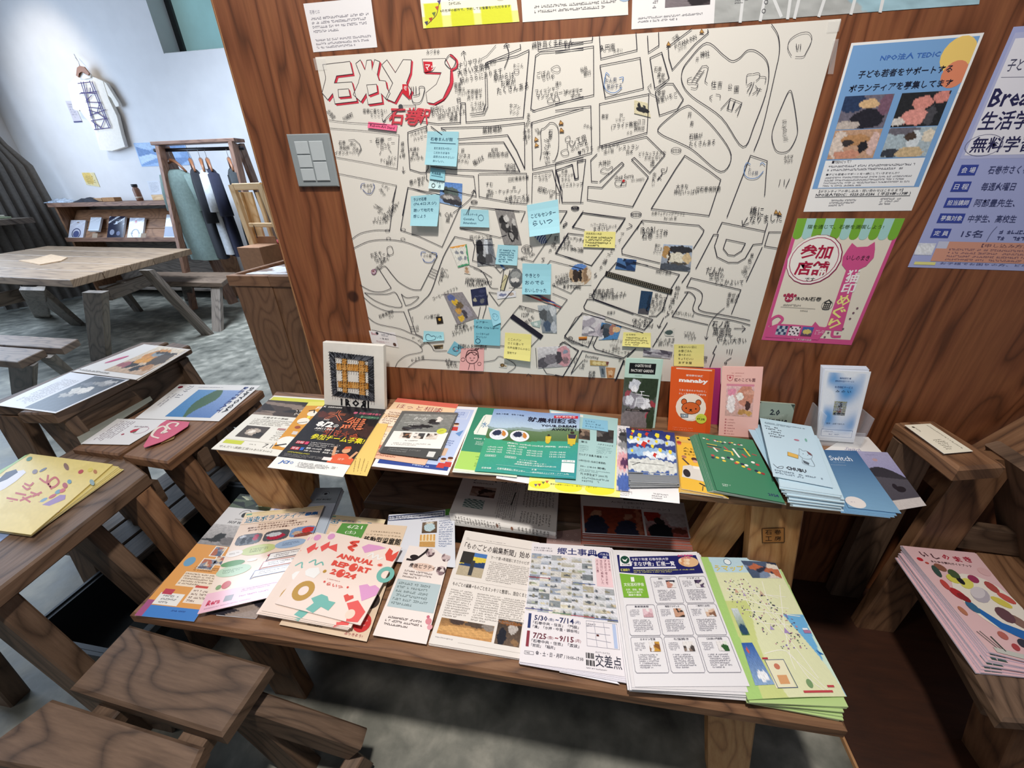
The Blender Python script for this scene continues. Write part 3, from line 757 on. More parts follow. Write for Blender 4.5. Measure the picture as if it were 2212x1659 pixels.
# garments
def garment(name,label,u,v,w,th,length,mat,yaw,hang='8a5a3a',sleeve=.30,drop=0,tilt=0.0):
    f = (u-340)/(526-340);top = r0.lerp(r1,f);x,y = top.x,top.y
    t = empty(name,(x,y,top.z),label,'top','tops hanging on the clothes rack')
    ca,sa = cos(yaw),sin(yaw);wd = Vector((sa,-ca,0));td = Vector((ca,sa,0))
    zs = top.z-.10
    HK = ([top+Vector((0,0,.017))]+[top+Vector((0,0,.017))+wd*.018*sin(k)+Vector((0,0,-.02*(1-cos(k)))) for k in (1,2,3)]+[Vector((x,y,zs+.01))])
    hp = [Vector((x,y,zs))+wd*(w*.78*k)+Vector((0,0,.01-.11*abs(k)**1.6)) for k in (-1,-.6,-.25,0,.25,.6,1)]
    ho = tube('hanger',hp,[.010,.013,.017,.02,.017,.013,.010],M_HANG,t,6);tube('hook',HK,.0022,M_CHROME,ho,6)
    prof = [(-.075,.30,.5),(-.09,.55,.75),(-.12,.92,1),(-.20,1,1.2),(-.32,.94,1.3),(-.5,.95,1.25),(-.68,1.0,1.35),(-length,1.04,1.3)]
    vs,fs = [],[];n = 16;R = random.Random(int(u))
    for k,(dz,fw_,ft) in enumerate(prof):
        for i in range(n):
            an = 2*pi*i/n;rr = 1+.16*sin(an*5+k*.4+u)*(k/len(prof))
            p = Vector((x,y,zs+dz))+wd*(w*fw_*cos(an))+td*(th*ft*sin(an)*rr*1.0+tilt*dz)
            vs.append(p)
    for k in range(len(prof)-1):
        for i in range(n): fs.append((k*n+i,k*n+(i+1) % n,(k+1)*n+(i+1) % n,(k+1)*n+i))
    fs.append(tuple(range(n)))
    bo = mk('body',vs,fs,mat,t,smooth=True)
    for s_ in (-1,1):
        p0 = Vector((x,y,zs-.13))+wd*(w*.86*s_);p1 = Vector((x,y,zs-.13-sleeve*.5))+wd*(w*1.12*s_)+td*tilt*-.2;p2 = Vector((x,y,zs-.13-sleeve))+wd*(w*1.2*s_)+td*tilt*-.4
        tube('sleeve',[p0,p1,p2],[.05,.055,.06],mat,bo,8)
M_HANG = flat('varnished_hanger_wood','93603f',.35,noise=.05)
GM = [flat('sage_green_cotton','6d7f7a',.95),flat('black_cotton','15181f',.95),flat('off_white_cotton','b7bcc0',.95),flat('navy_cotton','191c31',.95),flat('charcoal_cotton','2b3033',.95)]
garment('hanging_top','sage green long top, first on the clothes rack beside its left post',368,320,.21,.075,.98,GM[0],radians(80),sleeve=.34)
garment('hanging_top','black top hanging second on the rack, right behind the sage green one',409,320,.25,.045,.95,GM[1],radians(47),sleeve=.45)
garment('hanging_top','off-white top hanging in the middle of the rack between two dark ones',431,320,.25,.05,.90,GM[2],radians(43),sleeve=.34)
garment('hanging_top','navy blue top hanging just right of the off-white one',445,320,.26,.05,.92,GM[3],radians(46),sleeve=.38)
garment('hanging_top','charcoal top hanging last on the rack against its right post',490,320,.24,.05,.82,GM[4],radians(44),sleeve=.42)

# display shelf unit against the far wall
t = empty('display_unit',(-5.9,3.3,0),'low brown display unit against the far white wall holding bagged shirts','shelf unit')
DX0 = py(103,437,3.2).x;DX1 = -4.28;DZ = py(200,437,3.2).z
boxq('top_board',DX0,DX1,3.18,3.59,DZ-.045,DZ,M_BROWNG,t)
boxq('side_panel',DX0+.03,DX0+.06,3.22,3.58,0,DZ-.0455,M_BOX,t)
boxq('side_panel',DX1-.06,DX1-.03,3.22,3.58,0,DZ-.0455,M_BOX,t)
zb = py(200,520,3.1).z
for i in range(3):
    a0,a1 = i/3,(i+1)/3
    f = lambda k,x: Vector((x,lerp(3.17,3.42,k),lerp(zb+.012,zb+.33,k)))
    slab('slant_board',[f(a1,DX0+.065),f(a1,DX1-.065),f(a0+.012,DX1-.065),f(a0+.012,DX0+.065)],.015,M_BOX,t,.002)
boxq('lip_board',DX0+.062,DX1-.062,3.145,3.165,zb-.02,zb+.03,M_BROWNG,t)
boxq('back_panel',DX0+.062,DX1-.062,3.57,3.585,0,DZ-.046,M_GREYD,t)
boxq('bottom_board',DX0+.062,DX1-.062,3.24,3.565,.10,.13,M_GREYD,t)
def bag(u0,v0,u1,v1,label,col,design,grp):
    q = [Vector((p.x,p.y-.006,p.z)) for p in (py(u0+6,v0,3.335),py(u1+5,v0,3.335),py(u1-5,v1,3.17),py(u0-4,v1,3.17))]
    k = [.42,.42,0,0]
    q = [Vector((p.x,lerp(3.155,3.30,1 if i < 2 else 0),p.z)) for i,p in enumerate(q)]
    s = Sheet(q,.022,col,'dfe6ee',mat=MI_LAM,lift=.0006)
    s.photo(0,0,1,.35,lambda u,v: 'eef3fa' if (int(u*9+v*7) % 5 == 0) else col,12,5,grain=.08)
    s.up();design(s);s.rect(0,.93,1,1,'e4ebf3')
    s.build('bagged_shirt',label,'shirt',grp)
def dz_w(s): s.ring(.5,.72,.3,w=.05,c='3a3f63').ell(.5,.76,.2,c='59608a').rect(.44,.1,.6,.16,'9a8a80')
def dz_s(s): s.rect(.45,.22,.57,.34,'cfd6e0').ell(.3,.7,.15,c='8d93a5').ell(.7,.75,.12,c='6f7590')
def dz_r(s): s.ell(.45,.2,.08,c='b5404a').ring(.5,.75,.26,w=.05,c='24293a').rect(.2,.72,.8,.76,'24293a').ell(.55,.82,.2,c='f2f4f6')
G_ = 'bagged shirts on the slanted board of the display unit'
bag(154,475,187,515,'clear-bagged white shirt with a dark round wheel print, leftmost on the display unit','d9d9e4',dz_w,G_)
bag(197,469,221,498,'plain white bagged shirt, small, second from left on the display unit','d5dbe3',lambda s: s.rect(.1,.3,.9,.32,'c3cad4'),G_)
bag(237,467,272,516,'black bagged shirt in shiny film, middle of the display unit','23263a',dz_s,G_)
bag(281,470,314,515,'grey bagged shirt with a black drawn figure, right of the black one','c6cad6',dz_r,G_)
bag(360,463,396,515,'bagged shirt half white half dark blue, behind the rack post','ccd4dc',lambda s: s.rect(.0,.5,1,.95,'32456c').rect(.35,.4,.6,.5,'eef2f8'),G_)
for u in (206,311,403): # small price cards
    q = [Vector((p.x,3.146,p.z)) for p in (py(u-6,504,3.146),py(u+5,504,3.146),py(u+3,517,3.146),py(u-8,517,3.146))]
    Sheet(q,.002,'b59f8a',mat=MI_MATTE).build('price_card',{206: 'small kraft price card below the plain white bagged shirt',311: 'small kraft price card right of the grey bagged shirt',403: 'small kraft price card right of the rack post'}[u],'card','price cards on the display unit')
# things on top of the unit
def lump(name,label,cat,u0,u1,v,h,mat,y=3.35,dep=.16):
    a = pz(u0,v,DZ);b = pz(u1,v,DZ);a = py(u0,v,y-.1);b = py(u1,v,y-.1)
    n = 9;vs,fs = [],[];R = random.Random(int(u0))
    for j in range(5):
        for i in range(n):
            f,g = i/(n-1),j/4;hh = h*(sin(pi*min(1,f*1.1+.03))**.6)*(sin(pi*(g*.8+.15)))*R.uniform(.6,1.1)
            vs.append((lerp(a.x,b.x,f),y-dep/2+g*dep,DZ+.002+max(.002,hh)))
    m_ = len(vs);vs += [(x,y_,DZ+.0008) for x,y_,z in vs]
    for j in range(4):
        for i in range(n-1): k = j*n+i;fs.append((k,k+1,k+n+1,k+n));fs.append((m_+k,m_+k+n,m_+k+n+1,m_+k+1))
    for i in range(n-1): fs.append((i,m_+i,m_+i+1,i+1));k = 4*n+i;fs.append((k,k+1,m_+k+1,m_+k))
    for j in range(4): k = j*n;fs.append((k,k+n,m_+k+n,m_+k));k = j*n+n-1;fs.append((k,m_+k,m_+k+n,k+n))
    return tag(mk(name,vs,fs,mat),label,cat)
lump('bagged_shirt','crumpled clear-bagged white and blue shirt at the left end of the unit top','shirt',88,150,434,.05,flat('crinkled_film','b9c6d8',.15,noise=.5,scale=30))
lump('folded_shirt','dark folded shirt on the unit top beside the crumpled bag','shirt',152,204,432,.05,flat('dark_folded_cloth','33363f',.8,noise=.4,scale=20))
t = empty('paper_packet',(-5.6,3.4,DZ),'kraft paper packet lying on the unit top, left of the bottle','packet')
a = py(206,420,3.4);b = py(255,420,3.4)
boxq('packet',a.x,lerp(a.x,b.x,.45),3.33,3.42,DZ+.001,DZ+.04,flat('kraft_paper','b08a63',.8),t)
boxq('packet_label',lerp(a.x,b.x,.47),b.x,3.33,3.42,DZ+.001,DZ+.045,flat('kraft_paper_2','a97f55',.8),t)
t = empty('glass_bottle',(py(300,420,3.4).x,3.4,DZ),'small amber bottle with black cap on the unit top','bottle')
c = Vector((py(300,425,3.4).x,3.4,DZ));M_AMB = flat('amber_label','7d5540',.4)
tube('bottle',[c+Vector((0,0,z)) for z in (.001,.02,.12,.145,.15)],[.034,.036,.036,.026,.02],M_AMB,t,12)
tube('cap',[c+Vector((0,0,z)) for z in (.1505,.18)],[.03,.03],M_BLACK,t,12)
tube('label_band',[c+Vector((0,0,z)) for z in (.03,.045)],[.0368,.0368],flat('bottle_label','c7b6a2',.6),t,12)
t = empty('notice_block',(py(325,420,3.42).x,3.42,DZ),'pale upright notice sheet standing on the unit top right of the bottle','notice')
q = Yq([(317,391),(343,390),(352,419),(326,421)],3.45);boxq('stand',q[3].x,q[2].x,3.45,3.47,DZ+.0005,q[3].z,M_PALE,t)
s = Sheet(q,.003,'d9dde4',mat=MI_MATTE);s.greek(.12,.1,.9,.85,9,'9aa0ac');s.build('notice_sheet',parent=t)

# papers, T-shirt and hanger on the far wall
YW = YB-.004
def wallpaper(name,label,cat,q,col,fn=None,y=YW,group=None):
    s = Sheet(Yq(q,y),.002,col,mat=MI_MATTE,lift=.0008)
    if fn: fn(s)
    return s.build(name,label,cat,group)
wallpaper('wall_note','yellow note taped on the far wall below the T-shirt','note',[(176,373),(203,373),(216,404),(187,399)],'e6d9a5',lambda s: s.photo(0,0,1,1,blobs('e2d6a8',(.35,.4,.4,.5,'e3c878')),8,6,grain=.03).up().greek(.15,.2,.9,.9,5,'b3a06c'))
wallpaper('blue_sketch','pale blue drawing on the far wall behind the clothes rack','drawing',[(288,309),(396,306),(420,356),(306,360)],'a9c6ea',lambda s: s.photo(.02,.02,.98,.98,patch(9,'a5c4ee','89a9d6','c6dcf6','7d9ac6','b4cdec'),26,14))
wallpaper('caption_sheet','small grey printed sheet on the far wall left of the T-shirt','notice',[(141,218),(157,218),(178,264),(160,265)],'c9c6cf',lambda s: s.rect(0,.93,1,1,'5a5c80').greek(.15,.1,.9,.8,6,'9b99a8'))
ts = empty('tshirt',(py(200,200,3.5).x,3.52,1.7),'white long-sleeved T-shirt with a purple lattice tower print hung high on the far wall','t-shirt')
def outline(name,pts,y,th,mat,parent,puff=.0):
    v0 = [py(a,b,y) for a,b in pts];n = len(v0);c = sum(v0,Vector())/n
    vs = [p.copy() for p in v0]+[p+Vector((0,th,0)) for p in v0]+[c+Vector((0,-puff,0))]
    fs = [(i,(i+1) % n,2*n) for i in range(n)]+[((i+1) % n,i,n+i,n+(i+1) % n) for i in range(n)]+[tuple(range(2*n-1,n-1,-1))]
    return mk(name,vs,fs,mat,parent)
M_TEE = flat('white_jersey','ece8df',.9,noise=.04)
YT = 3.53
outline('body',[(161,168),(172,160),(194,163),(222,175),(235,215),(252,250),(262,290),(270,317),(242,326),(216,324),(205,285),(192,262),(182,252),(172,237),(168,210)],YT,.04,M_TEE,ts,.012)
outline('sleeve',[(222,175),(229,180),(255,222),(257,229),(250,231),(240,212),(232,205)],YT+.004,.035,M_TEE,ts)
outline('sleeve',[(161,168),(146,182),(148,193),(158,236),(170,240),(172,237),(168,210)],YT+.004,.035,M_TEE,ts)
outline('collar',[(168,166),(170,158),(183,155),(196,160),(195,168),(182,171)],YT-.014,.012,M_TEE,ts)
sp = Sheet(Yq([(165,172),(192,172),(240,275),(203,280)],YT-.020),.0004,'ece8df',mat=MI_MATTE,lift=.0004)
sp.fs.clear();sp.cs.clear();c_ = '3e3670'
Z1 = lambda x,y: (x/3.95,y/3.95)
def tw(pts,w=1.6): sp.line([Z1(*p) for p in pts],w,c_,px=True)
for L_ in ([(690,700),(820,1100)],[(712,700),(780,1010)],[(765,690),(800,780),(930,1090)],[(785,700),(940,1080)],[(665,712),(770,700)],[(680,800),(825,780)],[(690,790),(815,798)],[(735,870),(850,875)],[(755,915),(855,925)],[(770,985),(900,935)],[(780,1030),(905,1010)],[(805,1105),(940,1090)],[(735,860),(780,815)],[(760,940),(835,965),(900,1010)],[(785,1035),(860,1090)],[(895,1010),(860,1095)],[(740,750),(745,790)],[(770,750),(775,790)],[(815,1060),(820,1110)],[(850,875),(830,960),(770,985)]): tw(L_)
sp.build('tower_print','purple hand-drawn lattice tower print',parent=ts)
hg = empty('wooden_hanger',(py(175,155,3.5).x,3.5,1.8),'shiny brown wooden hanger holding the white T-shirt on the far wall','hanger')
outline('hanger_body',[(164,163),(166,146),(172,142),(181,144),(192,158),(190,163),(178,154),(171,158),(169,167)],YT-.03,.014,M_HANG,hg)
tube('hook',[py(172,142,YT-.02),py(169,133,YT-.02),py(164,125,YT-.01),py(160,117,YT+.03)],.004,M_CHROME,hg,6)

# curtain at the corner
def curtain(name,label,pts_top,pts_bot,mat,amp=.035,folds=9,y_in=0):
    n = folds*6;vs,fs = [],[]
    rows = 14
    for j in range(rows+1):
        g = j/rows
        for i in range(n+1):
            f = i/n
            x = lerp(lerp(pts_top[0][0],pts_top[1][0],f),lerp(pts_bot[0][0],pts_bot[1][0],f),g)
            y = lerp(lerp(pts_top[0][1],pts_top[1][1],f),lerp(pts_bot[0][1],pts_bot[1][1],f),g)
            pinch = 1-.55*math.exp(-((g-.34)/.13)**2)
            mx,my = lerp(pts_top[0][0],pts_top[1][0],.5),lerp(pts_top[0][1],pts_top[1][1],.5)
            x = lerp(mx,x,pinch) if g < .5 else x;y = lerp(my,y,pinch) if g < .5 else y
            vs.append((x+amp*sin(f*folds*2*pi+g*1.5),y+amp*.5*cos(f*folds*2*pi),lerp(3.1,.02,g)))
    for j in range(rows):
        for i in range(n): k = j*(n+1)+i;fs.append((k,k+1,k+n+2,k+n+1))
    o = mk(name,vs,fs,mat,smooth=True);tag(o,label,'curtain');return o
curtain('curtain','dark grey curtain gathered and tied in the far left corner',((-6.75,3.45),(-6.66,2.7)),((-6.45,3.35),(-6.66,2.45)),M_CURT)
curtain('curtain','narrow pale green curtain edge hanging left of the dark grey curtain',((-6.72,2.62),(-6.70,2.5)),((-6.70,2.40),(-6.72,2.25)),M_CURT2,.012,2)
# little table beneath the window with papers
t = empty('side_table',(-6.5,1.9,0),'dark side table under the window at the left edge with books on it','side table')
p = px(45,470,-6.45);zt = p.z
boxq('table_top',-6.75,-6.30,p.y-1.2,p.y+.02,zt-.06,zt,M_GREYD,t)
for yy in (p.y-1.1,p.y-.1): boxq('leg',-6.7,-6.64,yy,yy+.05,0,zt-.0605,M_GREYD,t)
t = empty('open_picture_book',(-6.5,p.y-.35,zt),'pale picture book lying on the side table by the window','book')
boxq('cover',-6.7,-6.42,p.y-.5,p.y-.1,zt+.001,zt+.02,flat('pale_book','a9b89a',.7),t)
boxq('page_block',-6.66,-6.44,p.y-.46,p.y-.14,zt+.021,zt+.04,flat('page_white','d9d4c6',.8),t)

# big table
t = empty('long_table',(-4.2,1.9,0),'large weathered wooden table with thick planks and diagonal legs at left','table')
TZ = .72;A_,B_ = pz(149,605,TZ),pz(412,537,TZ);vx = (pz(0,598,TZ)-A_).normalized()
for i in range(5):
    a = A_.lerp(B_,i/5+.004);b = A_.lerp(B_,(i+1)/5-.004);slab('plank',[a,a+vx*2.1,b+vx*2.1,b],.055,M_GREY,t,.004)
def fbeam(name,foot,top,zt,w,th,mat,parent,wd=(1,0,0)):
    return beam(name,pz(foot[0],foot[1],0),pz(top[0],top[1],zt),wd,w,th,mat,parent,cut0=0,cut1=zt)
ZT_ = TZ-.0555
fbeam('leg',(219,778),(206,630),ZT_,.12,.06,M_GREYD,t)
fbeam('leg',(449,722),(316,583),ZT_,.10,.05,M_GREYD,t)
fbeam('leg',(168,700),(66,616),ZT_,.10,.05,M_GREYD,t)
fbeam('leg',(92,682),(70,622),ZT_,.12,.06,M_GREYD,t)
beam('stretcher',pz(232,636,.52),pz(336,598,.52),(0,0,1),.10,.04,M_GREYD,t)
beam('stretcher',pz(-60,660,.52),pz(90,628,.52),(0,0,1),.10,.04,M_GREYD,t)
# brown cloth on it
q = Zq([(70,560),(110,549),(145,556),(132,563),(86,571),(40,562)],TZ+.008)
vs = q+[Vector((p.x,p.y,TZ+.0006)) for p in q];n = 6
tag(mk('cloth_pouch',vs,[tuple(range(n))]+[(i,n+i,n+(i+1) % n,(i+1) % n) for i in range(n)]+[tuple(range(2*n-1,n-1,-1))],flat('beige_cloth','c9ac8c',.9)),'beige folded cloth piece lying on the large table','cloth')

def bench(name,label,planks,legs,z,mat,rails=()):
    c = pz(*planks[0][0],z);t = empty(name,(c.x,c.y,0),label,'bench',None)
    for q in planks: slab('seat_board',Zq(q,z),.045,mat,t,.004)
    for foot,top,w in legs: fbeam('leg',foot,top,z-.0455,w,.045,M_GREYD,t)
    for a,b in rails: beam('rail',pz(*a,z-.09),pz(*b,z-.09),(0,0,1),.06,.035,M_GREYD,t)
bench('long_bench','weathered wooden bench beyond the large table, below the clothes rack',[[(250,607),(478,611),(493,599),(300,596)],[(305,595),(495,598),(509,588),(335,587)]],
      [((471,714),(468,618),.10),((409,647),(402,612),.09),((300,672),(258,618),.08)],.42,M_AGED,[((280,612),(470,616))])
bench('long_bench','wooden bench cut off by the left edge, on the near side of the large table',[[(-70,719),(168,732),(132,752),(-90,739)],[(-95,741),(95,755),(38,782),(-120,768)]],
      [((52,850),(50,785),.11),((158,815),(100,768),.07)],.42,M_AGED)
# ================================================================ PAPERS ON THE PLYWOOD WALL
def wsheet(q,col='f0ede6',y=-.0006,th=.0005,mat=None,**k): return Sheet(Yq(q,y),th,col,mat=mat or MI_MATTE,**k)
def conv(ox,oy,k): return lambda pts: [(ox+x/k,oy+y/k) for x,y in pts]
ZA,ZB,ZC_,ZD = conv(640,0,3.568),conv(1200,0,3.352),conv(680,400,3.814),conv(1200,400,3.814)
INK = '22202e'
mp_ = wsheet([(681,123.5),(1817,40.5),(1597,832),(817,791)],'e3dfd6',th=.0005,lift=.00022)
def S(cv,w,*strokes,c=INK,cl=False):
    for st in strokes: mp_.line(cv(st),w*.8,c,px=True,closed=cl)
def K(cv,w,*strokes,c=INK,cl=False):
    for st in strokes: mp_.curve(cv(st),w*.8,c,px=True,closed=cl)
# --- title lettering: white letters with red shadows, thin dark outline
mp_.k = 2
RED = 'cf3a4c'
def title(cv,polys):
    for p in polys:
        for i in range(len(p)):
            (x0,y0),(x1,y1) = p[i],p[(i+1) % len(p)]
            if (x1-x0)*.5-(y1-y0)*.9 < 0: mp_.poly(cv([(x0,y0),(x1,y1),(x1+13,y1+15),(x0+13,y0+15)]),RED,px=True)
    mp_.up()
    for p in polys: tri(cv(p),'e3dfd6')
    mp_.up()
    for p in polys:
        S(cv,1.3,p,c='3a3038',cl=True)
def tri(pts,c):
    from mathutils.geometry import tessellate_polygon
    for t_ in tessellate_polygon([[Vector((x,y,0)) for x,y in pts]]): mp_.poly([pts[k] for k in t_],c,px=True)
T_ishi = [(205,498),(415,474),(438,570),(312,585),(295,640),(430,632),(470,780),(300,800),(282,720),(245,770),(200,715),(228,610),(228,590)]
T_ishi2 = [(325,690),(405,685),(418,742),(330,750)]
T_maki = [(460,490),(495,462),(530,540),(545,465),(580,462),(585,540),(605,460),(645,475),(625,575),(640,620),(690,625),(700,680),(725,720),(700,770),(655,720),(665,790),(555,805),(540,720),(500,785),(440,730),(480,640),(495,580)]
T_maki2 = [(545,655),(620,650),(628,710),(560,735)]
T_me = [(660,500),(700,462),(765,560),(825,460),(888,462),(880,560),(850,640),(890,700),(870,755),(815,690),(760,790),(690,760),(745,640)]
T_pu = [(972,456),(1150,452),(1190,530),(1185,640),(1130,760),(1060,798),(1010,790),(1000,715),(1080,650),(1118,560),(985,555)]
title(ZA,[T_ishi,T_maki,T_me,T_pu]);mp_.up();title(ZA,[T_ishi2,T_maki2])
mp_.up()
for p in (T_ishi,T_maki,T_me,T_pu):
    pass
K(ZA,5,[(1192,425),(1240,470),(1235,520),(1195,540)],c=RED);K(ZA,1.6,[(1150,470),(1190,420),(1232,465),(1200,532),(1155,500)],cl=True)
K(ZA,4,[(1200,540),(1205,640),(1150,750),(1075,800)],c=RED)
mp_.poly(ZA([(980,475),(1050,478),(1055,545),(990,560)]),'c92a38',px=True);mp_.poly(ZA([(820,650),(860,652),(870,700),(875,768),(820,715)]),'c92a38',px=True)
mp_.up();mp_.hand('マッ',*ZA([(1035,518)])[0],17,0,'f2e8e4',bold=.02);mp_.hand('モ',*ZA([(843,680)])[0],12,0,'f2e8e4',bold=.02)
K(ZA,1.6,[(888,672),(890,735),(905,790),(960,785),(990,700),(985,670),(950,672),(950,725),(905,738)]);S(ZA,1.6,[(905,670),(905,725)],[(925,668),(925,725)])
mp_.hand('石巻',*ZA([(838,898)])[0],40,2,'cf4652',.85,.02);mp_.hand('駅',*ZA([(975,895)])[0],36,8,'cf4652',.85,.02)
S(ZA,1.2,[(742,965),(742,860),(922,848),(922,812),(825,812)]);mp_.ell(*ZA([(807,822)])[0],5,5,'4a4a50',px=True)
K(ZA,1.5,[(800,838),(740,870),(700,905),(675,940)]);S(ZA,1.5,[(665,915),(675,942),(692,925)])
# --- streets and blocks
S(ZA,1.2,[(252,925),(385,942),(700,962)],[(262,988),(500,1005),(650,1020),(795,1040),(780,1300)],[(300,1210),(550,1255),(780,1302)],[(330,1338),(570,1385),(775,1428),(740,1560)],[(1540,350),(1470,430),(1425,455)])
S(ZA,2.0,[(862,1080),(862,1020),(1005,973),(1010,1010)],[(862,1080),(878,1305),(960,1330),(1000,1330),(1018,1300),(1018,1275)],[(1040,975),(1125,1040)],[(940,930),(1090,955),(1270,945)],[(1265,945),(1270,795),(1305,795),(1310,942),(1750,905),(1795,392)],[(1795,385),(1700,430),(1470,482),(1450,512)],[(1470,482),(1730,375),(1727,345)],[(1118,985),(1500,975),(1760,945)],[(1120,990),(1155,1010)],[(1245,1072),(1630,1040),(1700,1160),(1762,1300)],[(1255,1105),(1600,1095),(1680,1230),(1725,1325)],[(1040,1283),(1200,1305),(1715,1320)],[(1760,945),(1762,1300)],[(1815,945),(1822,1305)],[(1795,392),(1760,800),(1750,905)],[(1862,322),(1865,385),(2212,330)],[(1840,855),(1808,840),(1845,430),(1880,405),(2212,375)],[(1822,855),(2212,745)],[(1815,945),(2212,835)],[(1822,1305),(2212,1215)])
S(ZA,1.6,[(1457,600),(1462,800),(1440,865),(1340,878)],[(1472,600),(1478,820),(1450,880),(1350,890)])
K(ZA,1.7,[(1605,525),(1640,420),(1620,345)]);S(ZA,1.7,[(1600,360),(1620,335),(1645,350),(1600,360)],[(1300,460),(1290,395),(1272,420)],[(1290,395),(1308,412)])
S(ZA,1.7,[(1005,1335),(1005,1380),(1020,1395)],[(1040,1330),(1370,1358),(1388,1512),(1150,1460)],[(1405,1345),(1410,1515),(1650,1560),(1780,1570)],[(1410,1340),(1775,1335),(1780,1560)],[(1822,1335),(1815,1560)],[(1822,1335),(1975,1310)],[(1975,1310),(1998,1400),(2030,1480),(2030,1560)],[(2000,1310),(2020,1395),(2050,1470),(2050,1560),(2212,1560)],[(820,1660),(862,1445),(1110,1500)],[(2000,1310),(2130,1270),(2145,1380),(2175,1370),(2165,1250),(2212,1240)])
S(ZA,1.4,[(1325,1660),(1340,1590),(1720,1630)],[(825,1285),(828,1330)],[(818,1318),(828,1330),(840,1316)])
K(ZA,1.5,[(1210,1640),(1300,1570),(1350,1520),(1372,1465)]);S(ZA,1.5,[(1352,1485),(1372,1462),(1385,1490)])
for cx,cy in ((1372,1557),(2148,1606)):
    x,y = ZA([(cx,cy)])[0];mp_.ring(x,y,7.5,4.6,1.3,INK,px=True,n=14)
    for d in (-3.6,0,3.6): mp_.ring(x+d,y,1.5,1.5,.6,INK,px=True,n=7)
# right half
S(ZB,2.0,[(0,325),(265,297),(270,265)],[(0,378),(275,335),(277,687),(0,752)],[(0,800),(256,768),(262,1105),(0,1180)],[(318,265),(328,425),(590,362),(582,240)],[(322,475),(555,430),(612,418),(636,640),(360,708),(322,478)],[(318,752),(676,680),(662,960),(320,1058),(318,752)],[(665,262),(672,380),(748,330),(745,237)],[(683,420),(768,380),(822,568),(770,610),(718,640),(683,420)],[(985,210),(805,345)],[(815,348),(820,420),(845,505),(1010,318),(1105,238),(1100,215)],[(752,835),(735,740),(722,665),(800,605),(850,605),(925,720),(880,790),(752,835)])
K(ZB,2.0,[(1092,310),(960,440),(915,520),(920,610),(990,700),(1200,850),(1355,1062),(1440,900),(1530,640),(1535,460),(1460,375),(1390,365),(1330,420),(1275,440),(1215,400)],cl=True)
K(ZB,2.0,[(1562,178),(1610,260),(1618,380),(1590,520),(1500,910),(1435,1090)])
K(ZB,2.0,[(940,770),(860,820),(745,925),(770,975),(900,1035),(1000,1090),(1195,1242),(1270,1120),(1150,930),(990,780)],cl=True)
K(ZB,1.8,[(1690,658),(1640,760),(1568,950),(1580,1060),(1620,1102),(1690,1085),(1745,980),(1745,890),(1715,700)],cl=True)
K(ZB,1.4,[(1705,405),(1680,350),(1695,290),(1760,245),(1830,237),(1852,290),(1812,380),(1790,410),(1735,412)])
S(ZB,2.0,[(240,1568),(290,1400),(1412,1120)][2:],[(1410,1125),(1240,1570)],[(1410,1125),(1530,1165),(1512,1415)],[(935,1125),(870,1220),(692,1510),(1110,1560),(1195,1300),(1110,1235),(935,1125)],[(255,1160),(300,1115)],[(255,1160),(260,1312),(305,1315)],[(235,1350),(335,1358),(495,1190),(480,1175),(320,1315)],[(235,1350),(230,1445),(558,1495),(672,1280),(550,1155),(570,1140),(682,1250),(792,1120),(658,988),(330,1065)],[(0,1190),(5,1440)],[(0,1235),(120,1190),(145,1297),(165,1290),(158,1165),(218,1155),(182,1465),(48,1465),(25,1300),(5,1235)])
for cx,cy,r in ((872,1088,38),(583,1550,38),(142,1506,30)):
    x,y = ZB([(cx,cy)])[0];rr = r/3.352;mp_.ring(x,y,rr,rr*.55,1.4,INK,px=True,n=16)
    for d in (-.5,0,.5): mp_.ring(x+d*rr,y,rr*.19,rr*.19,.8,INK,px=True,n=8)
S(ZB,1.4,[(640,1620),(620,1600),(590,1659)],[(125,1645),(190,1540),(502,1585),(460,1659)],[(735,700),(690,680),(672,640)],[(665,635),(690,608),(690,632)])
S(ZB,1.5,[(1740,320),(1745,362)],[(1758,325),(1752,365)],[(1772,322),(1770,360)],[(1625,1300),(1615,1345)],[(1655,1300),(1652,1340)],[(1692,1295),(1665,1355)])
# park drawings
S(ZB,1.5,[(985,590),(1060,480),(1090,475),(1105,490),(1080,590),(1098,605)],[(1015,600),(1075,510)],[(1000,565),(1030,575)],[(1020,535),(1048,545)],[(1035,515),(1060,522)],[(1195,790),(1265,712),(1348,745),(1315,838)],[(1265,712),(1240,790),(1275,800),(1300,730)],[(1255,740),(1250,790)],[(1290,740),(1275,795)],[(1300,805),(1345,750)])
K(ZB,1.4,[(985,560),(955,575),(960,600),(1000,600),(1030,610),(1015,640),(980,635)]);K(ZB,1.4,[(1380,605),(1385,545),(1420,535)]);K(ZB,1.4,[(1425,535),(1470,530),(1475,560),(1450,585)]);K(ZB,1.4,[(1480,555),(1520,560),(1515,600)])
K(ZB,1.4,[(1385,620),(1420,600),(1385,665)]);K(ZB,1.4,[(1435,595),(1420,640),(1400,685)]);K(ZB,1.4,[(1445,620),(1460,650),(1425,680)]);S(ZB,1.4,[(1480,640),(1455,685)],[(1455,640),(1490,650)]);K(ZB,1.4,[(1135,690),(1115,705),(1130,728)]);K(ZB,1.4,[(1160,682),(1190,690),(1190,715)])
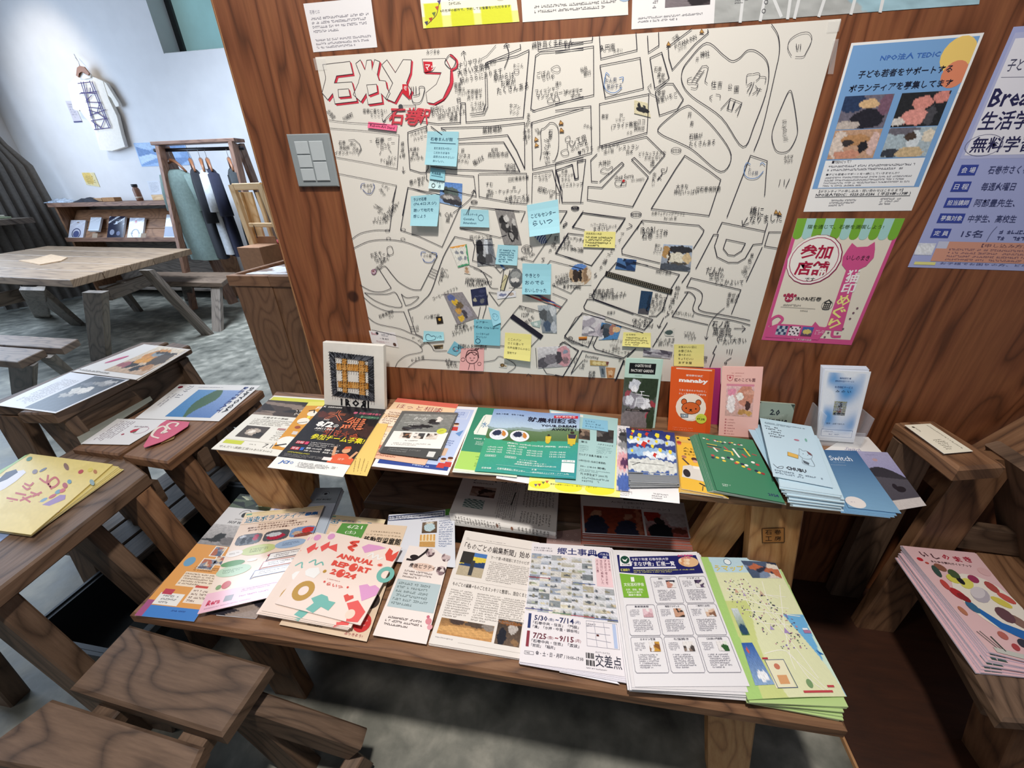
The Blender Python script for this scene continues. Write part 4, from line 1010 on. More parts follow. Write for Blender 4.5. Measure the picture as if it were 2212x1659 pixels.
for cx,cy,h,t,an in ((375,345,15,'久円庫',-4),(450,365,9,'大きい',-4),(870,275,11,'下宿',-38),(940,300,12,'FUTABA INN',-22),(915,345,7,'(ホテル)',-22),(1080,392,14,'神社',-8),(1025,430,10,'开',0),(1145,612,16,'住',0),(1190,612,15,'吉',0),(1262,628,13,'公',0),(1308,645,15,'園',0),(970,830,13,'井',0),(985,895,12,'寿',0),(1015,985,13,'石鎮が',-2),(1060,1035,13,'たくさんある',-2),(1655,880,11,'ほ',80),(1655,930,11,'みな',80),(1660,990,12,'い川',80),(740,500,11,'石巻',4),(762,545,11,'食堂',12),(768,585,10,'寿司',4),(765,672,12,'食堂',0),(805,705,13,'食堂いちご',-14),(358,842,10,'教室',0),(475,832,9,'IM',0),(470,865,9,'いちご',0),(500,905,12,'(フライド教室)',-4),(620,880,12,'ココ',0),(605,930,10,'焼肉団',0),(535,960,9,'のり',0),(1685,1135,9,'みやび',0),(1685,1165,9,'ひばり',0),(915,1350,12,'大きな',0),(945,1388,12,'神社いっぱい',2),(1105,1368,12,'旧石巻病院跡',2),(815,1545,8,'石巻ウェディングアトリエ',4),(830,1578,8,'Bar cafe 翠',4),(495,1275,13,'chez Serra',-3),(595,1300,7,'NO SWEETS',-3),(355,1180,12,'大時計',-4),(530,1065,12,'レストラン',0),(535,1100,10,'鈴木',0),(700,1110,10,'どうなってるのか',0),(705,1140,10,'わからない',0),(700,1180,14,'道',0),(715,1265,11,'向',0),(708,1300,10,'久',0),(706,1335,9,'い',0),(380,1060,11,'さきフルーツ',-8),(385,1095,10,'店の前',-8),(65,1240,9,'石巻',0),(75,1270,9,'サンサンデ',0),(75,1300,9,'ホテル',0),(120,1335,10,'(ミニストップ',0),(150,1025,16,'パン工房',-20),(170,1055,14,'ふぃーる',-18),(215,1085,12,'㋐カフェ',-18),(235,915,9,'かわい',20),(205,500,11,'仙台',-20),(230,530,11,'銀行',-10),(135,655,10,'ファミリー',-6),(150,690,10,'マート',-6),(20,605,10,'通り',0),(345,1655,9,'',0)):
    if t: mp_.hand(t,*ZB([(cx,cy)])[0],h*1.05,an-3)
for cx,cy,h,t,an in ((400,580,12,'わん肉',-4),(425,625,12,'気がする',-4),(1405,1225,9,'わ',0),(1430,1252,10,'いる時',0)):
    mp_.hand(t,*ZB([(cx,cy)])[0],h,an,'2a3c60')
K(ZB,1.8,[(358,560),(352,620),(375,660),(430,672),(480,635)],c='4a7ab8');K(ZB,1.8,[(360,560),(368,528),(390,548)],c='4a7ab8');K(ZB,1.8,[(462,565),(490,560),(485,590)],c='4a7ab8')
K(ZB,1.8,[(1368,1200),(1365,1260),(1400,1290),(1460,1285),(1502,1240)],c='4a7ab8');K(ZB,1.8,[(1372,1195),(1385,1178),(1408,1190)],c='4a7ab8');K(ZB,1.8,[(1480,1190),(1495,1178),(1515,1195)],c='4a7ab8')
S(ZB,1.4,[(1385,1580),(1352,1632),(1350,1595)],[(1352,1632),(1375,1622)],[(735,1300),(770,1265)],[(745,1280),(765,1300)]);K(ZB,1.5,[(808,1210),(800,1240),(775,1252),(765,1225),(790,1225)]);S(ZB,1.5,[(775,1252),(740,1302)])
K(ZB,1.2,[(325,1240),(350,1215),(380,1225),(410,1205),(405,1245),(360,1255)],cl=True);K(ZB,1.2,[(430,1320),(450,1305),(480,1315),(470,1345),(440,1345)],cl=True);S(ZB,1.2,[(470,1345),(510,1340),(512,1312),(490,1300),(470,1345)]);mp_.ell(*ZB([(492,1310)])[0],3,2.5,'c23030',px=True)
for cx,cy in ((85,340),):
    x,y = ZB([(cx,cy)])[0];mp_.ring(x,y,5,4,1.2,INK,px=True,n=10);mp_.ring(x-4,y-3,2,2,1,INK,px=True,n=7);mp_.ring(x+4,y-3,2,2,1,INK,px=True,n=7)
for cx,cy,an in ((818,320,0),(1058,228,0),(40,890,0),(45,945,0),(1595,1535,0),(1620,1545,0)):
    x,y = ZB([(cx,cy)])[0];mp_.poly([(x-4.5,y+3.5),(x-.5,y-5),(x+4.5,y+3.5)],'c79a56',px=True);mp_.line([(x-4.5,y+3.5),(x-.5,y-5),(x+4.5,y+3.5)],1.2,'5a3a24',px=True,closed=True)
for cx,cy in ((2042,948),(2045,1005),(1850,1075),(1853,1120)):
    x,y = ZA([(cx,cy)])[0];mp_.poly([(x-4,y+4),(x-2,y-5),(x+5,y+1)],'cfa05e',px=True);mp_.line([(x-4,y+4),(x-2,y-5),(x+5,y+1)],1.1,'5a3a24',px=True,closed=True)
# text of the upper left quarter
for cx,cy,h,t,an in ((1055,400,10,'みづまゆ',0),(1335,485,14,'(ナリサワの',-12),(1365,535,16,'大きい文房具',-12),(1505,485,11,'さんが',-16),(1425,585,14,'駅のうらにあります',-12),(1600,590,15,'駅からは',-8),(1635,635,15,'お家が',-8),(1668,680,16,'たくさんある',-8),(1712,505,10,'わこん',0),(1245,655,11,'電車',0),(1262,690,10,'日曜は',-4),(1375,705,11,'不思議が',-4),(1375,745,11,'走ります',-4),(1280,720,9,'パッパ',-6),(1400,800,11,'こうばん',-4),(1408,835,11,'かいだん',-4),(1685,820,11,'セブン',14),(1680,865,10,'マンミ',14),(1085,840,13,'駅中に',-8),(1165,850,12,'おいしいタコスの',-12),(1200,880,12,'店ができました',-10),(1212,912,12,'楽園',-6),(608,855,10,'電車に乗りたい',2),(625,885,10,'とこころ',2),(400,900,11,'川崎町',-26),(270,880,10,'北海道',50),(1512,998,14,'飯館場跡',-3),(1790,890,12,'あ',0),(1792,925,12,'た',0),(1795,960,12,'がま',0),(1775,1010,12,'みち',0),(1775,1055,12,'通り',0),(1775,1090,12,'3',0),(1862,1010,9,'広場',60),(1960,1020,13,'石',0),(1958,1055,12,'巻',0),(1935,1100,13,'グラ',80),(1935,1160,13,'ンド',80),(1930,1215,14,'ホテル',80),(355,1100,10,'石巻',0),(375,1138,10,'市役所',0),(392,1175,10,'イオンスーパー',0),(440,1110,9,'前の',20),(470,1150,9,'がある',20),(645,1082,13,'石巻',0),(672,1112,10,'このへん',0),(690,1138,10,'ロード',0),(740,1215,9,'さくら',10),(695,1238,9,'すくいが',6),(728,1258,9,'明るい',6),(820,1110,11,'県',0),(820,1155,11,'道',0),(820,1200,12,'6号',0),(945,1020,10,'バスのりば',-14),(955,1060,10,'ハッピー',-14),(910,1150,10,'大通り',0),(915,1185,10,'本当',0),(930,1218,10,'良いかも',-4),(1285,1160,10,'前',0),(1285,1200,11,'ビジネス',4),(1285,1240,10,'ホテル)',4),(1405,1235,12,'福ぱぱ',-30),(1530,1155,10,'松竹',0),(1558,1190,12,'商店街市店',0),(1648,1270,9,'DAICHI',0),(1655,1300,10,'専門店',0),(935,1390,12,'鹿の気が',-16),(960,1415,10,'ある',-14),(1490,1420,11,'すむ',0),(1490,1470,11,'七',0),(1490,1505,10,'銀行',0),(1600,1475,11,'アル・ケッチァーノ',0),(1712,1375,10,'旧町青果市場',-4),(1680,1445,10,'M',0),(1700,1520,12,'大盛ラーメン',-6),(1720,1545,10,'キッチン水産',-6),(1900,1350,10,'ニュービジ',0),(1905,1380,9,'ホテル',0),(1945,1475,13,'昭和パワー',16),(1965,1510,9,'前',10),(1775,0,1,'',0),(1900,340,1,'',0),(1975,335,15,'焼き鳥くまちゃん',-4),(1905,570,14,'ごぼの',-8),(1945,595,13,'じいや',-6),(1935,690,12,'フィッシャー',-10),(1970,725,13,'マンジャパーン',-8),(2135,705,11,'ファミリー',-10),(2150,735,10,'マート',-10),(2105,1120,1,'',0),(555,1430,9,'わかな',0),(565,1470,10,'口',0),(690,1440,9,'しずく',40),(665,1480,9,'ひかり',60),(1085,1640,14,'Cafe',0),(640,1600,9,'こせつ',30),(715,1620,11,'スーパー',-50),(755,1600,9,'やはた',-60)):
    if t and h > 1: mp_.hand(t,*ZA([(cx,cy)])[0],h*1.05,an-2)
S(ZA,1.3,[(1240,760),(1265,755),(1268,785),(1245,790),(1240,760)],[(1240,770),(1266,766)]);S(ZA,1.2,[(405,1080),(450,1075),(490,1110),(505,1150),(478,1195)],[(708,1072),(735,1065)],[(735,1100),(760,1100)],[(720,1155),(735,1175)],[(655,1165),(645,1190)],[(585,1085),(570,1085)])
K(ZA,1.6,[(1955,945),(1990,950),(2020,1000),(2020,1150),(1995,1230),(1975,1240)]);K(ZA,1.6,[(1955,945),(1915,985),(1885,1010),(1890,1150),(1880,1230)])
K(ZA,1.5,[(500,1450),(505,1420),(530,1412)],[(595,1415),(605,1440),(580,1490),(545,1490),(515,1460)],c='39508c')
K(ZA,1.2,[(1965,530),(2010,505),(2035,530),(2020,555),(1985,550)],cl=True);K(ZA,1.2,[(1935,775),(1965,750),(1985,785),(1950,795)],cl=True);K(ZA,1.2,[(1990,760),(2010,735),(2030,775),(2000,785)],cl=True);K(ZA,1.2,[(2075,1065),(2105,1050),(2110,1085),(2080,1090)],cl=True);K(ZA,1.2,[(2040,1170),(2085,1150),(2100,1190),(2060,1200)],cl=True);K(ZA,1.2,[(1680,540),(1715,540),(1712,565),(1688,568)],cl=True)
# lower left quarter
S(ZC_,1.5,[(675,0),(650,130),(618,375)],[(770,18),(708,370),(860,420),(1050,508),(1205,160)],[(770,18),(965,75)])
K(ZC_,1.4,[(305,445),(380,395),(500,370),(618,372)]);K(ZC_,1.5,[(322,518),(450,460),(600,448),(740,465),(900,525),(1012,580)]);S(ZC_,1.6,[(1012,580),(960,690),(875,860)]);K(ZC_,1.5,[(875,860),(800,855),(700,800),(640,735),(580,665),(535,695)])
S(ZC_,1.4,[(535,695),(632,845)]);K(ZC_,1.4,[(632,848),(560,875),(470,870),(375,820)]);K(ZC_,1.4,[(412,885),(500,895),(600,895),(660,880),(695,930),(718,1000),(620,995),(500,950),(412,885)])
K(ZC_,1.4,[(715,895),(760,925),(858,918),(800,975),(750,990)]);S(ZC_,1.4,[(715,895),(750,990)])
K(ZC_,1.8,[(1155,422),(1060,590),(965,860),(900,945),(845,995),(770,1025)]);S(ZC_,1.6,[(770,1025),(835,1225),(890,1250)],[(735,1040),(785,1165),(800,1215)],[(1155,422),(1310,455)])
K(ZC_,1.3,[(405,920),(480,985),(600,1035),(735,1040)]);K(ZC_,1.3,[(440,1085),(520,1140),(700,1180),(785,1215),(870,1250),(960,1320),(990,1362),(1090,1362)])
K(ZC_,1.2,[(470,1190),(700,1245),(840,1300),(885,1368),(760,1400),(690,1450),(665,1498)]);K(ZC_,1.2,[(770,1498),(860,1440),(1000,1438),(1200,1452)]);K(ZC_,1.3,[(1395,1452),(1480,1440),(1530,1408),(1655,1482),(1590,1545)])
for i in range(4): S(ZC_,1.3,[(965-i*10,685+i*20),(1020-i*10,710+i*20)])
for i in range(3): S(ZC_,1.2,[(782+i*4,1165+i*18),(820+i*5,1165+i*18)])
S(ZC_,1.5,[(1280,175),(1735,215),(1700,300)],[(1280,175),(1195,352),(1525,430),(1580,410)],[(1305,460),(1320,500),(1300,620),(1480,665),(1530,720),(1555,690)],[(1320,490),(1480,490)]);K(ZC_,1.5,[(1275,660),(1370,700),(1420,770),(1450,840),(1510,850)]);S(ZC_,1.5,[(1310,680),(1400,720),(1460,760)],[(1800,628),(1610,585)],[(1800,628),(1960,390)],[(1980,560),(2085,395),(2212,410)],[(1980,560),(2120,600),(2212,630)],[(1530,870),(1560,690),(1590,680)],[(1560,870),(1610,700)],[(1435,880),(1500,890)],[(1435,880),(1515,990)],[(1520,990),(1650,840)],[(1345,1105),(1365,1000)],[(1385,1095),(1410,1010),(1425,900)],[(1690,990),(1530,1190)],[(1690,990),(1860,1040)],[(1530,1320),(1760,1350),(1850,1255)],[(1940,620),(2212,690)],[(1940,620),(1920,650)],[(1960,890),(2080,940),(1990,1060)],[(1955,820),(2110,890),(2150,840)])
mp_.line(ZC_([(1635,1085),(1860,1245)]),11,INK,px=True)
for i in range(8): mp_.up(0) or mp_.ell(*ZC_([(1650+i*27,1098+i*19)])[0],2.4,2.2,'d9d5cc',px=True,n=8)
mp_.line(ZC_([(1545,850),(1575,750)]),8,'c9c19a',px=True);K(ZC_,1.2,[(1530,845),(1545,800),(1580,760),(1570,735)])
S(ZC_,1.4,[(1820,1340),(1830,1500)],[(1885,1510),(1910,1550),(2045,1575),(2170,1370),(2060,1285),(2010,1330)],[(2110,1555),(2212,1440)],[(1745,1570),(1760,1552),(1785,1575)],[(2055,1255),(2150,1090),(2212,1060)],[(2055,1255),(2120,1300),(2212,1320)],[(2125,350),(2212,210)],[(2060,345),(2045,340),(2080,310),(2062,300)],[(1870,630),(1890,620),(1870,600),(1895,598)])
for cx,cy in ((600,373),(610,437),(728,443),(732,366),(1312,138),(2145,190)):
    x,y = ZC_([(cx,cy)])[0];mp_.ring(x,y,5,3.2,1,INK,px=True,n=12)
for cx,cy,h,t,an in ((520,180,9,'こせつ',30),(545,220,9,'出っ',30),(610,240,13,'スーパー',-55),(650,210,9,'やはたセンター',-58),(540,270,9,'とくい屋',-10),(540,300,9,'サイエンス',-4),(505,565,12,'おちゃ',-20),(555,585,12,'だいこん',-16),(560,612,10,'はなさん',-12),(540,660,9,'明星山神社',-50),(1065,700,11,'なに',20),(1050,735,12,'階',0),(1040,770,12,'段',0),(1085,742,9,'(ふ)',10),(1335,775,10,'ISHINOMAKI 2',2),(1350,798,13,'HOP WORKS',2),(1320,820,10,'TAPROOM',2),(1075,890,9,'コーヒーとクラフト',-24),(1370,430,11,'旧パチンコ店',0),(965,1080,9,'パン屋工房',-6),(1200,1160,11,'歴史家',-10),(1200,1185,10,'いしのまき',-22),(1240,1195,9,'スナックチャクラー',-20),(845,1165,9,'山',0),(848,1190,9,'公',0),(880,1290,8,'よいね',40),(880,1322,9,'坂',30),(850,1428,10,'←より道',-12),(590,1060,9,'石巻漁港跡',-22),(630,1080,8,'さい',-20),(1095,1440,9,'より',0),(1125,1465,10,'新車か',-4),(1135,1487,10,'がいた',-4),(1300,1328,12,'調剤のお山油店',0),(1745,520,9,'保管',0),(1748,545,8,'天然',0),(1755,582,10,'IPPO Cafe',-24),(1990,440,12,'町',0),(1965,490,12,'通',30),(1940,540,12,'り',30),(2135,440,9,'バターアンティ',8),(2165,535,9,'チャコ店',8),(2060,520,9,'エステティック',4),(2035,770,9,'みんないる',-30),(2040,800,10,'ステキ大好き',-16),(2120,835,10,'おうちCAFE',4),(1745,1020,9,'The Poppins',14),(1735,1065,12,'123P',0),(1770,1110,11,'気もち',-40),(1105,240,13,'Cafe',0),(1098,285,12,'蔵',0),(930,580,8,'のら猫',0),(2135,1430,8,'大きな',0),(2130,1455,8,'さな',0),(2212,1480,9,'松',0)):
    mp_.hand(t,*ZC_([(cx,cy)])[0],h*1.05,an)
K(ZC_,1.6,[(878,578),(882,550),(915,552)],c='3d5fa0');K(ZC_,1.6,[(965,552),(1005,560),(1000,590)],c='3d5fa0');K(ZC_,1.6,[(892,605),(915,632),(965,632),(990,602)],c='3d5fa0')
K(ZC_,1.2,[(598,515),(635,505),(648,560),(610,572)],cl=True);K(ZC_,1.2,[(1705,520),(1745,490),(1790,515),(1775,555),(1720,555)],cl=True);mp_.ell(*ZC_([(488,712)])[0],5.5,6,'e9dde2',px=True);mp_.ring(*ZC_([(488,712)])[0],5.5,6,1.3,'7c3a6c',px=True);mp_.hand('⛩',*ZC_([(488,712)])[0],8,-20,'7a2330',bold=.03)
S(ZC_,1.2,[(825,1255),(805,1258),(812,1248)],[(812,1125),(808,1080),(802,1095)],[(1020,790),(1025,815)])
# lower right quarter
S(ZD,2.0,[(95,212),(30,210)],[(95,212),(40,310)],[(225,225),(138,345),(240,368)],[(225,225),(575,270),(500,382)],[(105,395),(230,410)],[(105,395),(5,560),(295,662),(400,520)],[(715,288),(545,525),(548,565),(860,640)],[(715,288),(1180,330),(1222,370),(1210,400),(1135,520)],[(1370,305),(1725,378),(1700,480),(1625,488),(1560,600),(1500,635),(1420,635),(1330,590),(1308,500),(1340,405),(1300,405),(1155,685)],[(1370,305),(1330,390)],[(1405,445),(1562,478),(1530,540),(1470,578),(1420,572),(1380,520),(1405,445)],[(1745,312),(1725,378)],[(1700,510),(1570,790)],[(1855,385),(1755,385),(1720,500),(1825,518)],[(1100,715),(1040,800)],[(1115,762),(1525,860),(1448,1058)],[(1115,762),(1080,835)],[(500,635),(375,780),(300,905),(315,940),(640,1060)],[(640,630),(1020,735),(950,850)],[(665,640),(760,660)],[(930,880),(880,1030),(830,1078),(770,1078)],[(262,938),(232,1000),(245,1025),(730,1190),(800,1105),(690,1070),(330,940),(262,938)],[(220,1050),(75,1240),(110,1270),(270,1332),(310,1240)],[(220,1050),(410,1105)],[(410,1120),(720,1215)],[(345,1245),(310,1320),(330,1350),(560,1420),(660,1345)],[(920,1130),(800,1330)],[(1090,880),(960,1080),(1255,1148)],[(660,1345),(590,1415)],[(35,1310),(60,1290),(190,1360),(60,1575),(0,1560)],[(220,1362),(130,1545)],[(220,1362),(560,1430)],[(560,1440),(490,1610)],[(565,1440),(500,1600)],[(1325,1320),(1295,1380),(1310,1390),(1270,1495)])
K(ZD,2.0,[(1080,838),(1150,850),(1205,890),(1200,960),(1175,1010),(1220,1040),(1370,1065),(1600,1112)]);K(ZD,2.0,[(1062,880),(1110,882),(1150,930),(1130,1010),(1155,1050),(1250,1075),(1450,1110),(1600,1150)])
K(ZD,1.4,[(1390,1010),(1320,1070),(1265,1150),(1240,1265)]);S(ZD,1.4,[(1228,1245),(1240,1268),(1255,1248)]);S(ZD,1.8,[(1470,1178),(1562,1180),(1535,1155)],[(1562,1180),(1535,1205)],[(890,1090),(850,1172),(838,1150)],[(850,1172),(868,1160)],[(1580,265),(1540,330),(1535,290)],[(1540,330),(1590,310)]);K(ZD,1.6,[(925,1035),(920,1055),(935,1060),(900,1085)]);K(ZD,1.4,[(1345,1240),(1330,1265),(1345,1300)])
K(ZD,1.6,[(65,345),(95,320),(70,320),(62,345)]);K(ZD,1.6,[(585,360),(630,335),(605,315)]);K(ZD,1.5,[(318,760),(340,745),(320,735),(335,722)])
S(ZD,1.6,[(1412,1352),(1410,1380)],[(1435,1350),(1430,1388)],[(1455,1350),(1445,1392)],[(1445,1420),(1405,1445)]);mp_.ring(*ZD([(1400,1463)])[0],3,3,1.3,INK,px=True,n=10)
# black dotted strip
a,b = ZD([(425,730)])[0],ZD([(945,875)])[0];mp_.line([a,b],11.5,'23211f',px=True)
mp_.up()
for i in range(34):
    for j in (-1,0,1):
        f = (i+.5)/34;mp_.rect if 0 else mp_.ell(lerp(a[0],b[0],f)-j*.9,lerp(a[1],b[1],f)+j*3.3,1.1,.9,'a89f86',px=True,n=6)
for cx,cy,r in ((162,190,32),(663,238,46)):
    x,y = ZD([(cx,cy)])[0];rr = r/3.814;mp_.ring(x,y,rr,rr*.5,1.5,INK,px=True,n=16)
    for d in (-.5,0,.5): mp_.ring(x+d*rr,y,rr*.2,rr*.2,.8,INK,px=True,n=8)
for cx,cy,h,t,an in ((760,365,17,'IRORI',-3),(755,415,16,'石巻',-3),(855,378,11,'イマ',-3),(850,412,10,'ココ',-3),(905,390,14,'谷',0),(355,325,8,'ヘアーサロン',0),(375,355,12,'まきいし',-6),(460,340,8,'いろいろ',-8),(1655,215,21,'橋に',0),(1730,275,19,'なりました',-4),(1310,700,17,'だんか',0),(1325,745,15,'空白の',-2),(1430,798,14,'どこかよいて',2),(1615,580,11,'景',0),(1598,625,12,'色',0),(1575,675,10,'はい',0),(1558,725,13,'思い',70),(1005,852,15,'仲',0),(995,905,14,'町',0),(962,952,14,'通',0),(945,1005,15,'り',0),(395,872,12,'観慶丸本店',-4),(430,900,11,'日本の陶器がたくさん',-4),(440,922,10,'(いい感じの建物です',-4),(845,908,11,'昔の',0),(855,935,11,'ヒトコマ',0),(845,965,11,'見つかる',0),(835,990,10,'ギャラリー',0),(825,1018,12,'くじらの店',0),(800,1050,10,'の',0),(458,1050,8,'和菓子',0),(715,1115,14,'©Coffee',0),(720,1145,14,'Stop Band',6),(1045,1055,10,'ネコがいたいよ',8),(1465,905,12,'幸せの',4),(1452,945,11,'交差点',0),(1420,980,10,'会',0),(1360,1145,17,'石ノ森',0),(1370,1205,18,'萬画館',0),(1400,1255,14,'白くて',0),(1410,1288,13,'丸い',0),(1510,1278,14,'大きい',0),(550,408,12,'ア',0),(528,452,12,'イ',0),(492,495,11,'ト',0),(470,540,12,'ピ',20),(435,580,12,'ア',20),(405,628,13,'通',20),(375,680,12,'り',20),(150,440,9,'バターアンティ',10),(95,470,10,'石巻',0),(85,500,10,'カラオケ',6),(175,525,9,'チャコ店',4),(890,715,9,'仲町の書店',6),(840,495,8,'静か',0),(845,525,8,'なとき',0),(835,548,8,'のここ',0),(50,740,8,'かっこいい',-16),(60,770,9,'大好きな',-14),(60,800,9,'ステキ!',-14),(135,835,9,'おうちCAFE',0),(905,1275,11,'いしのまき',0),(910,1305,11,'焼いちご',0),(1100,1215,8,'こどもの',0),(1105,1240,8,'声がする',0),(1125,1262,8,'います',0),(505,1280,8,'ファミリ',8),(480,1315,8,'いいよ',0),(500,1345,8,'神経外',0),(495,1370,9,'ホットコーヒーです',6),(300,1410,9,'Everything',8),(250,1440,8,'Bus',0),(215,1500,8,'Cafe',10),(300,1545,10,'石巻',0),(298,1578,10,'駅前',0),(225,1290,9,'はっこういちば',4),(120,1262,9,'松',0),(1232,1430,14,'営',0),(560,1460,10,'道',0),(955,1400,8,'さくら',0),(530,1440,8,'好',0)):
    mp_.hand(t,*ZD([(cx,cy)])[0],h*1.05,an)
mp_.ring(*ZD([(122,1260)])[0],5.5,4.5,1.1,INK,px=True,n=12);mp_.ring(*ZD([(648,1110)])[0],4.5,3.2,1.1,INK,px=True,n=10)
mp_.build('hand_drawn_map','huge white hand-drawn town map with marker streets and a big red-shadowed title','map')
# tape pieces
M_TAPE = filmy('clear_tape','f8f8f6',.14)
for q,l in (([(676,126),(703,124),(706,150),(682,152)],'clear tape on the top left corner of the map'),([(1790,44),(1818,42),(1812,68),(1786,70)],'clear tape on the top right corner of the map'),([(1800,85),(1812,84),(1800,160),(1788,160)],'long clear tape strip down the right edge of the map')):
    s = Sheet(Yq(q,-.0022),.0002,'ffffff');s.mat = M_TAPE;s.build('tape_piece',l,'tape')

# --- sticky notes, cut-out photographs and stickers on the map
def flare(h): return lambda u,v: h*v*v
def note(q,col,label,fn=None,h=.010,name='sticky_note',cat='sticky note',group='sticky notes on the map'):
    s = wsheet(q,col,y=-.0022,th=.0003,bump=flare(h) if h else None,grid=5 if h else 1,lift=.0003)
    if fn: fn(s)
    return s.build(name,label,cat,group)
BL_,YE_ = '9fd0dc','ece38f'
def lines(s,items,c='27506a',x0=.12,h=.13):
    s.k = 2
    for i,(t,y,w) in enumerate(items): s.text(t,x0,y,x0+w,y+h,c)
def zc(cv,*p): return cv(list(p))
note(zc(ZA,(1010,1012),(1252,1015),(1243,1285),(1000,1270)),BL_,'pale blue sticky note, upper left of the map below the red station lettering',lambda s: (lines(s,[('石巻まんが館',.17,.7)],h=.1),s.line([(.12,.33),(.92,.34)],.012,'27506a'),lines(s,[('まだまだたべたい',.45,.55),('こだわりがあり',.58,.5),('店長さんもやさしい',.70,.66),('おいしい。',.83,.35)],h=.07,x0=.25)))
note(zc(ZA,(1035,1292),(1148,1310),(1145,1395),(1030,1378)),'8dc6d4','small rounded blue sticky note just below the four-line blue note',lambda s: (lines(s,[('内海楽器',.3,.6)],h=.25),s.line([(.1,.66),(.85,.68)],.02,'27506a')),.003)
note(zc(ZA,(1028,1372),(1145,1400),(1140,1465),(1020,1452)),'c9e6ea','pale narrow sticky note with a bear face doodle under the small rounded one',lambda s: (lines(s,[('ハッピー',.1,.6)],h=.25,x0=.3),s.ring(.3,.65,.12,w=.03),lines(s,[('月',.5,.14)],h=.35,x0=.62)),.003)
note(zc(ZC_,(790,92),(1030,72),(1022,335),(802,330)),BL_,'blue sticky note with handwriting beside the Cafe lettering, left side of the map',lambda s: lines(s,[('ラジオ石巻',.06,.45),('(76.4ロスジ)',.22,.8),('聴いて地元を',.42,.7),('感じよう',.62,.45)],h=.11,x0=.1),.014)
note(zc(ZC_,(1205,197),(1430,205),(1440,348),(1200,340)),BL_,'wide torn blue sticky note with a pencil face, left of the motorcycle picture',lambda s: (lines(s,[('いのりのケーキ',.22,.5),('Conishe',.48,.38),('Attendoon',.7,.46)],h=.13,x0=.1),s.ring(.72,.45,.1,w=.012,c='4a6a80')),.004)
note(zc(ZC_,(1747,165),(2003,118),(2022,385),(1775,420)),'a6d9e6','large tilted blue sticky note in the middle of the map',lambda s: (lines(s,[('こどもセンター',.30,.8)],'1d3c58',.1,.13),lines(s,[('らいつ',.52,.65)],'1d3c58',.14,.17)),.015)
note(zc(ZC_,(1508,490),(1675,500),(1668,660),(1490,648)),BL_,'blue sticky note with five tiny lines over the dark street photos',lambda s: s.up().greek(.12,.2,.9,.9,6,'3b6a80'),.005)
note(zc(ZC_,(1710,645),(1948,650),(1946,892),(1712,890)),'98cfdd','square blue sticky note with three large handwritten lines, centre of the map',lambda s: lines(s,[('やきとり',.32,.5),('　おのでら',.55,.66),('おいしかった',.80,.75)],'1d3c58',.1,.13),.012)
note(zc(ZC_,(1310,1105),(1530,1110),(1528,1320),(1315,1308)),'7fc1d2','blue sticky note with a cat doodle corner at the bottom of the map',lambda s: (lines(s,[('シアター',.06,.45),('KVB City Lights',.28,.85),('ハーフタイムが',.52,.5),('おいしい',.64,.4)],'1f4560',.08,.08),s.ring(.15,.85,.1,w=.02,c='1f4560')),.004)
note(zc(ZC_,(1430,1005),(1520,1040),(1535,1130),(1470,1160),(1420,1090))[:4],'9fd8ea','small leaf-shaped light blue note with a smiling face',lambda s: (s.up(),s.ring(.5,.5,.34,w=.03,c='6ea8bc'),s.ring(.35,.45,.06,w=.02,c='6ea8bc'),s.ring(.65,.45,.06,w=.02,c='6ea8bc')),.003)
note(zc(ZC_,(898,1200),(1060,1210),(1068,1275),(895,1288)),'a4dbe6','short pale blue note with a cat doodle above the tabby cat picture',lambda s: (s.up(),s.curve([(.15,.8),(.12,.4),(.25,.3),(.4,.5),(.5,.45),(.6,.6),(.55,.85),(.3,.9)],.02,'2b4a60',closed=True),s.text('いた',.65,.4,.9,.75,'2b4a60')),.004)
note(zc(ZC_,(1568,1215),(1785,1230),(1778,1440),(1562,1412)),YE_,'yellow sticky note, leftmost of the yellow notes on the map',lambda s: lines(s,[('ここのパン',.2,.5),('さくら通って',.36,.6),('お弁当屋さんのおじ',.52,.85),('宝物です',.72,.35)],'6d6a4a',.12,.09),.012)
note(zc(ZD,(238,378),(495,385),(488,518),(228,508)),YE_,'wide yellow sticky note with five lines above the round doorway photo',lambda s: (lines(s,[('文房具店の木店',.08,.5)],'3a3a28',.06,.12),s.greek(.06,.28,.95,.95,4,'4a4a36')),.002)
note(zc(ZD,(560,1212),(785,1218),(782,1332),(548,1318)),YE_,'yellow sticky note at the bottom of the map right of the pale leaflet photos',lambda s: (lines(s,[('@ 石巻松',.1,.35)],'6a6440',.1,.12),s.greek(.08,.3,.95,.95,4,'7a744c')),.006)
note(zc(ZD,(978,1312),(1225,1312),(1218,1490),(972,1482)),YE_,'yellow sticky note right above the orange brochure',lambda s: lines(s,[('お気のいい日に',.06,.6),('お昼ごはん',.24,.45),('食べるのに',.42,.42),('ちょうどいい',.60,.5),('あずま屋',.78,.45)],'3a3a28',.15,.11),.006)
note(zc(ZA,(555,938),(780,965),(772,1012),(552,985)),'e8688f','narrow pink sticky strip under the red station lettering',lambda s: (s.up(),s.text('Reborn-Art Stand',.08,.3,.92,.75,'5a2038')),.002)
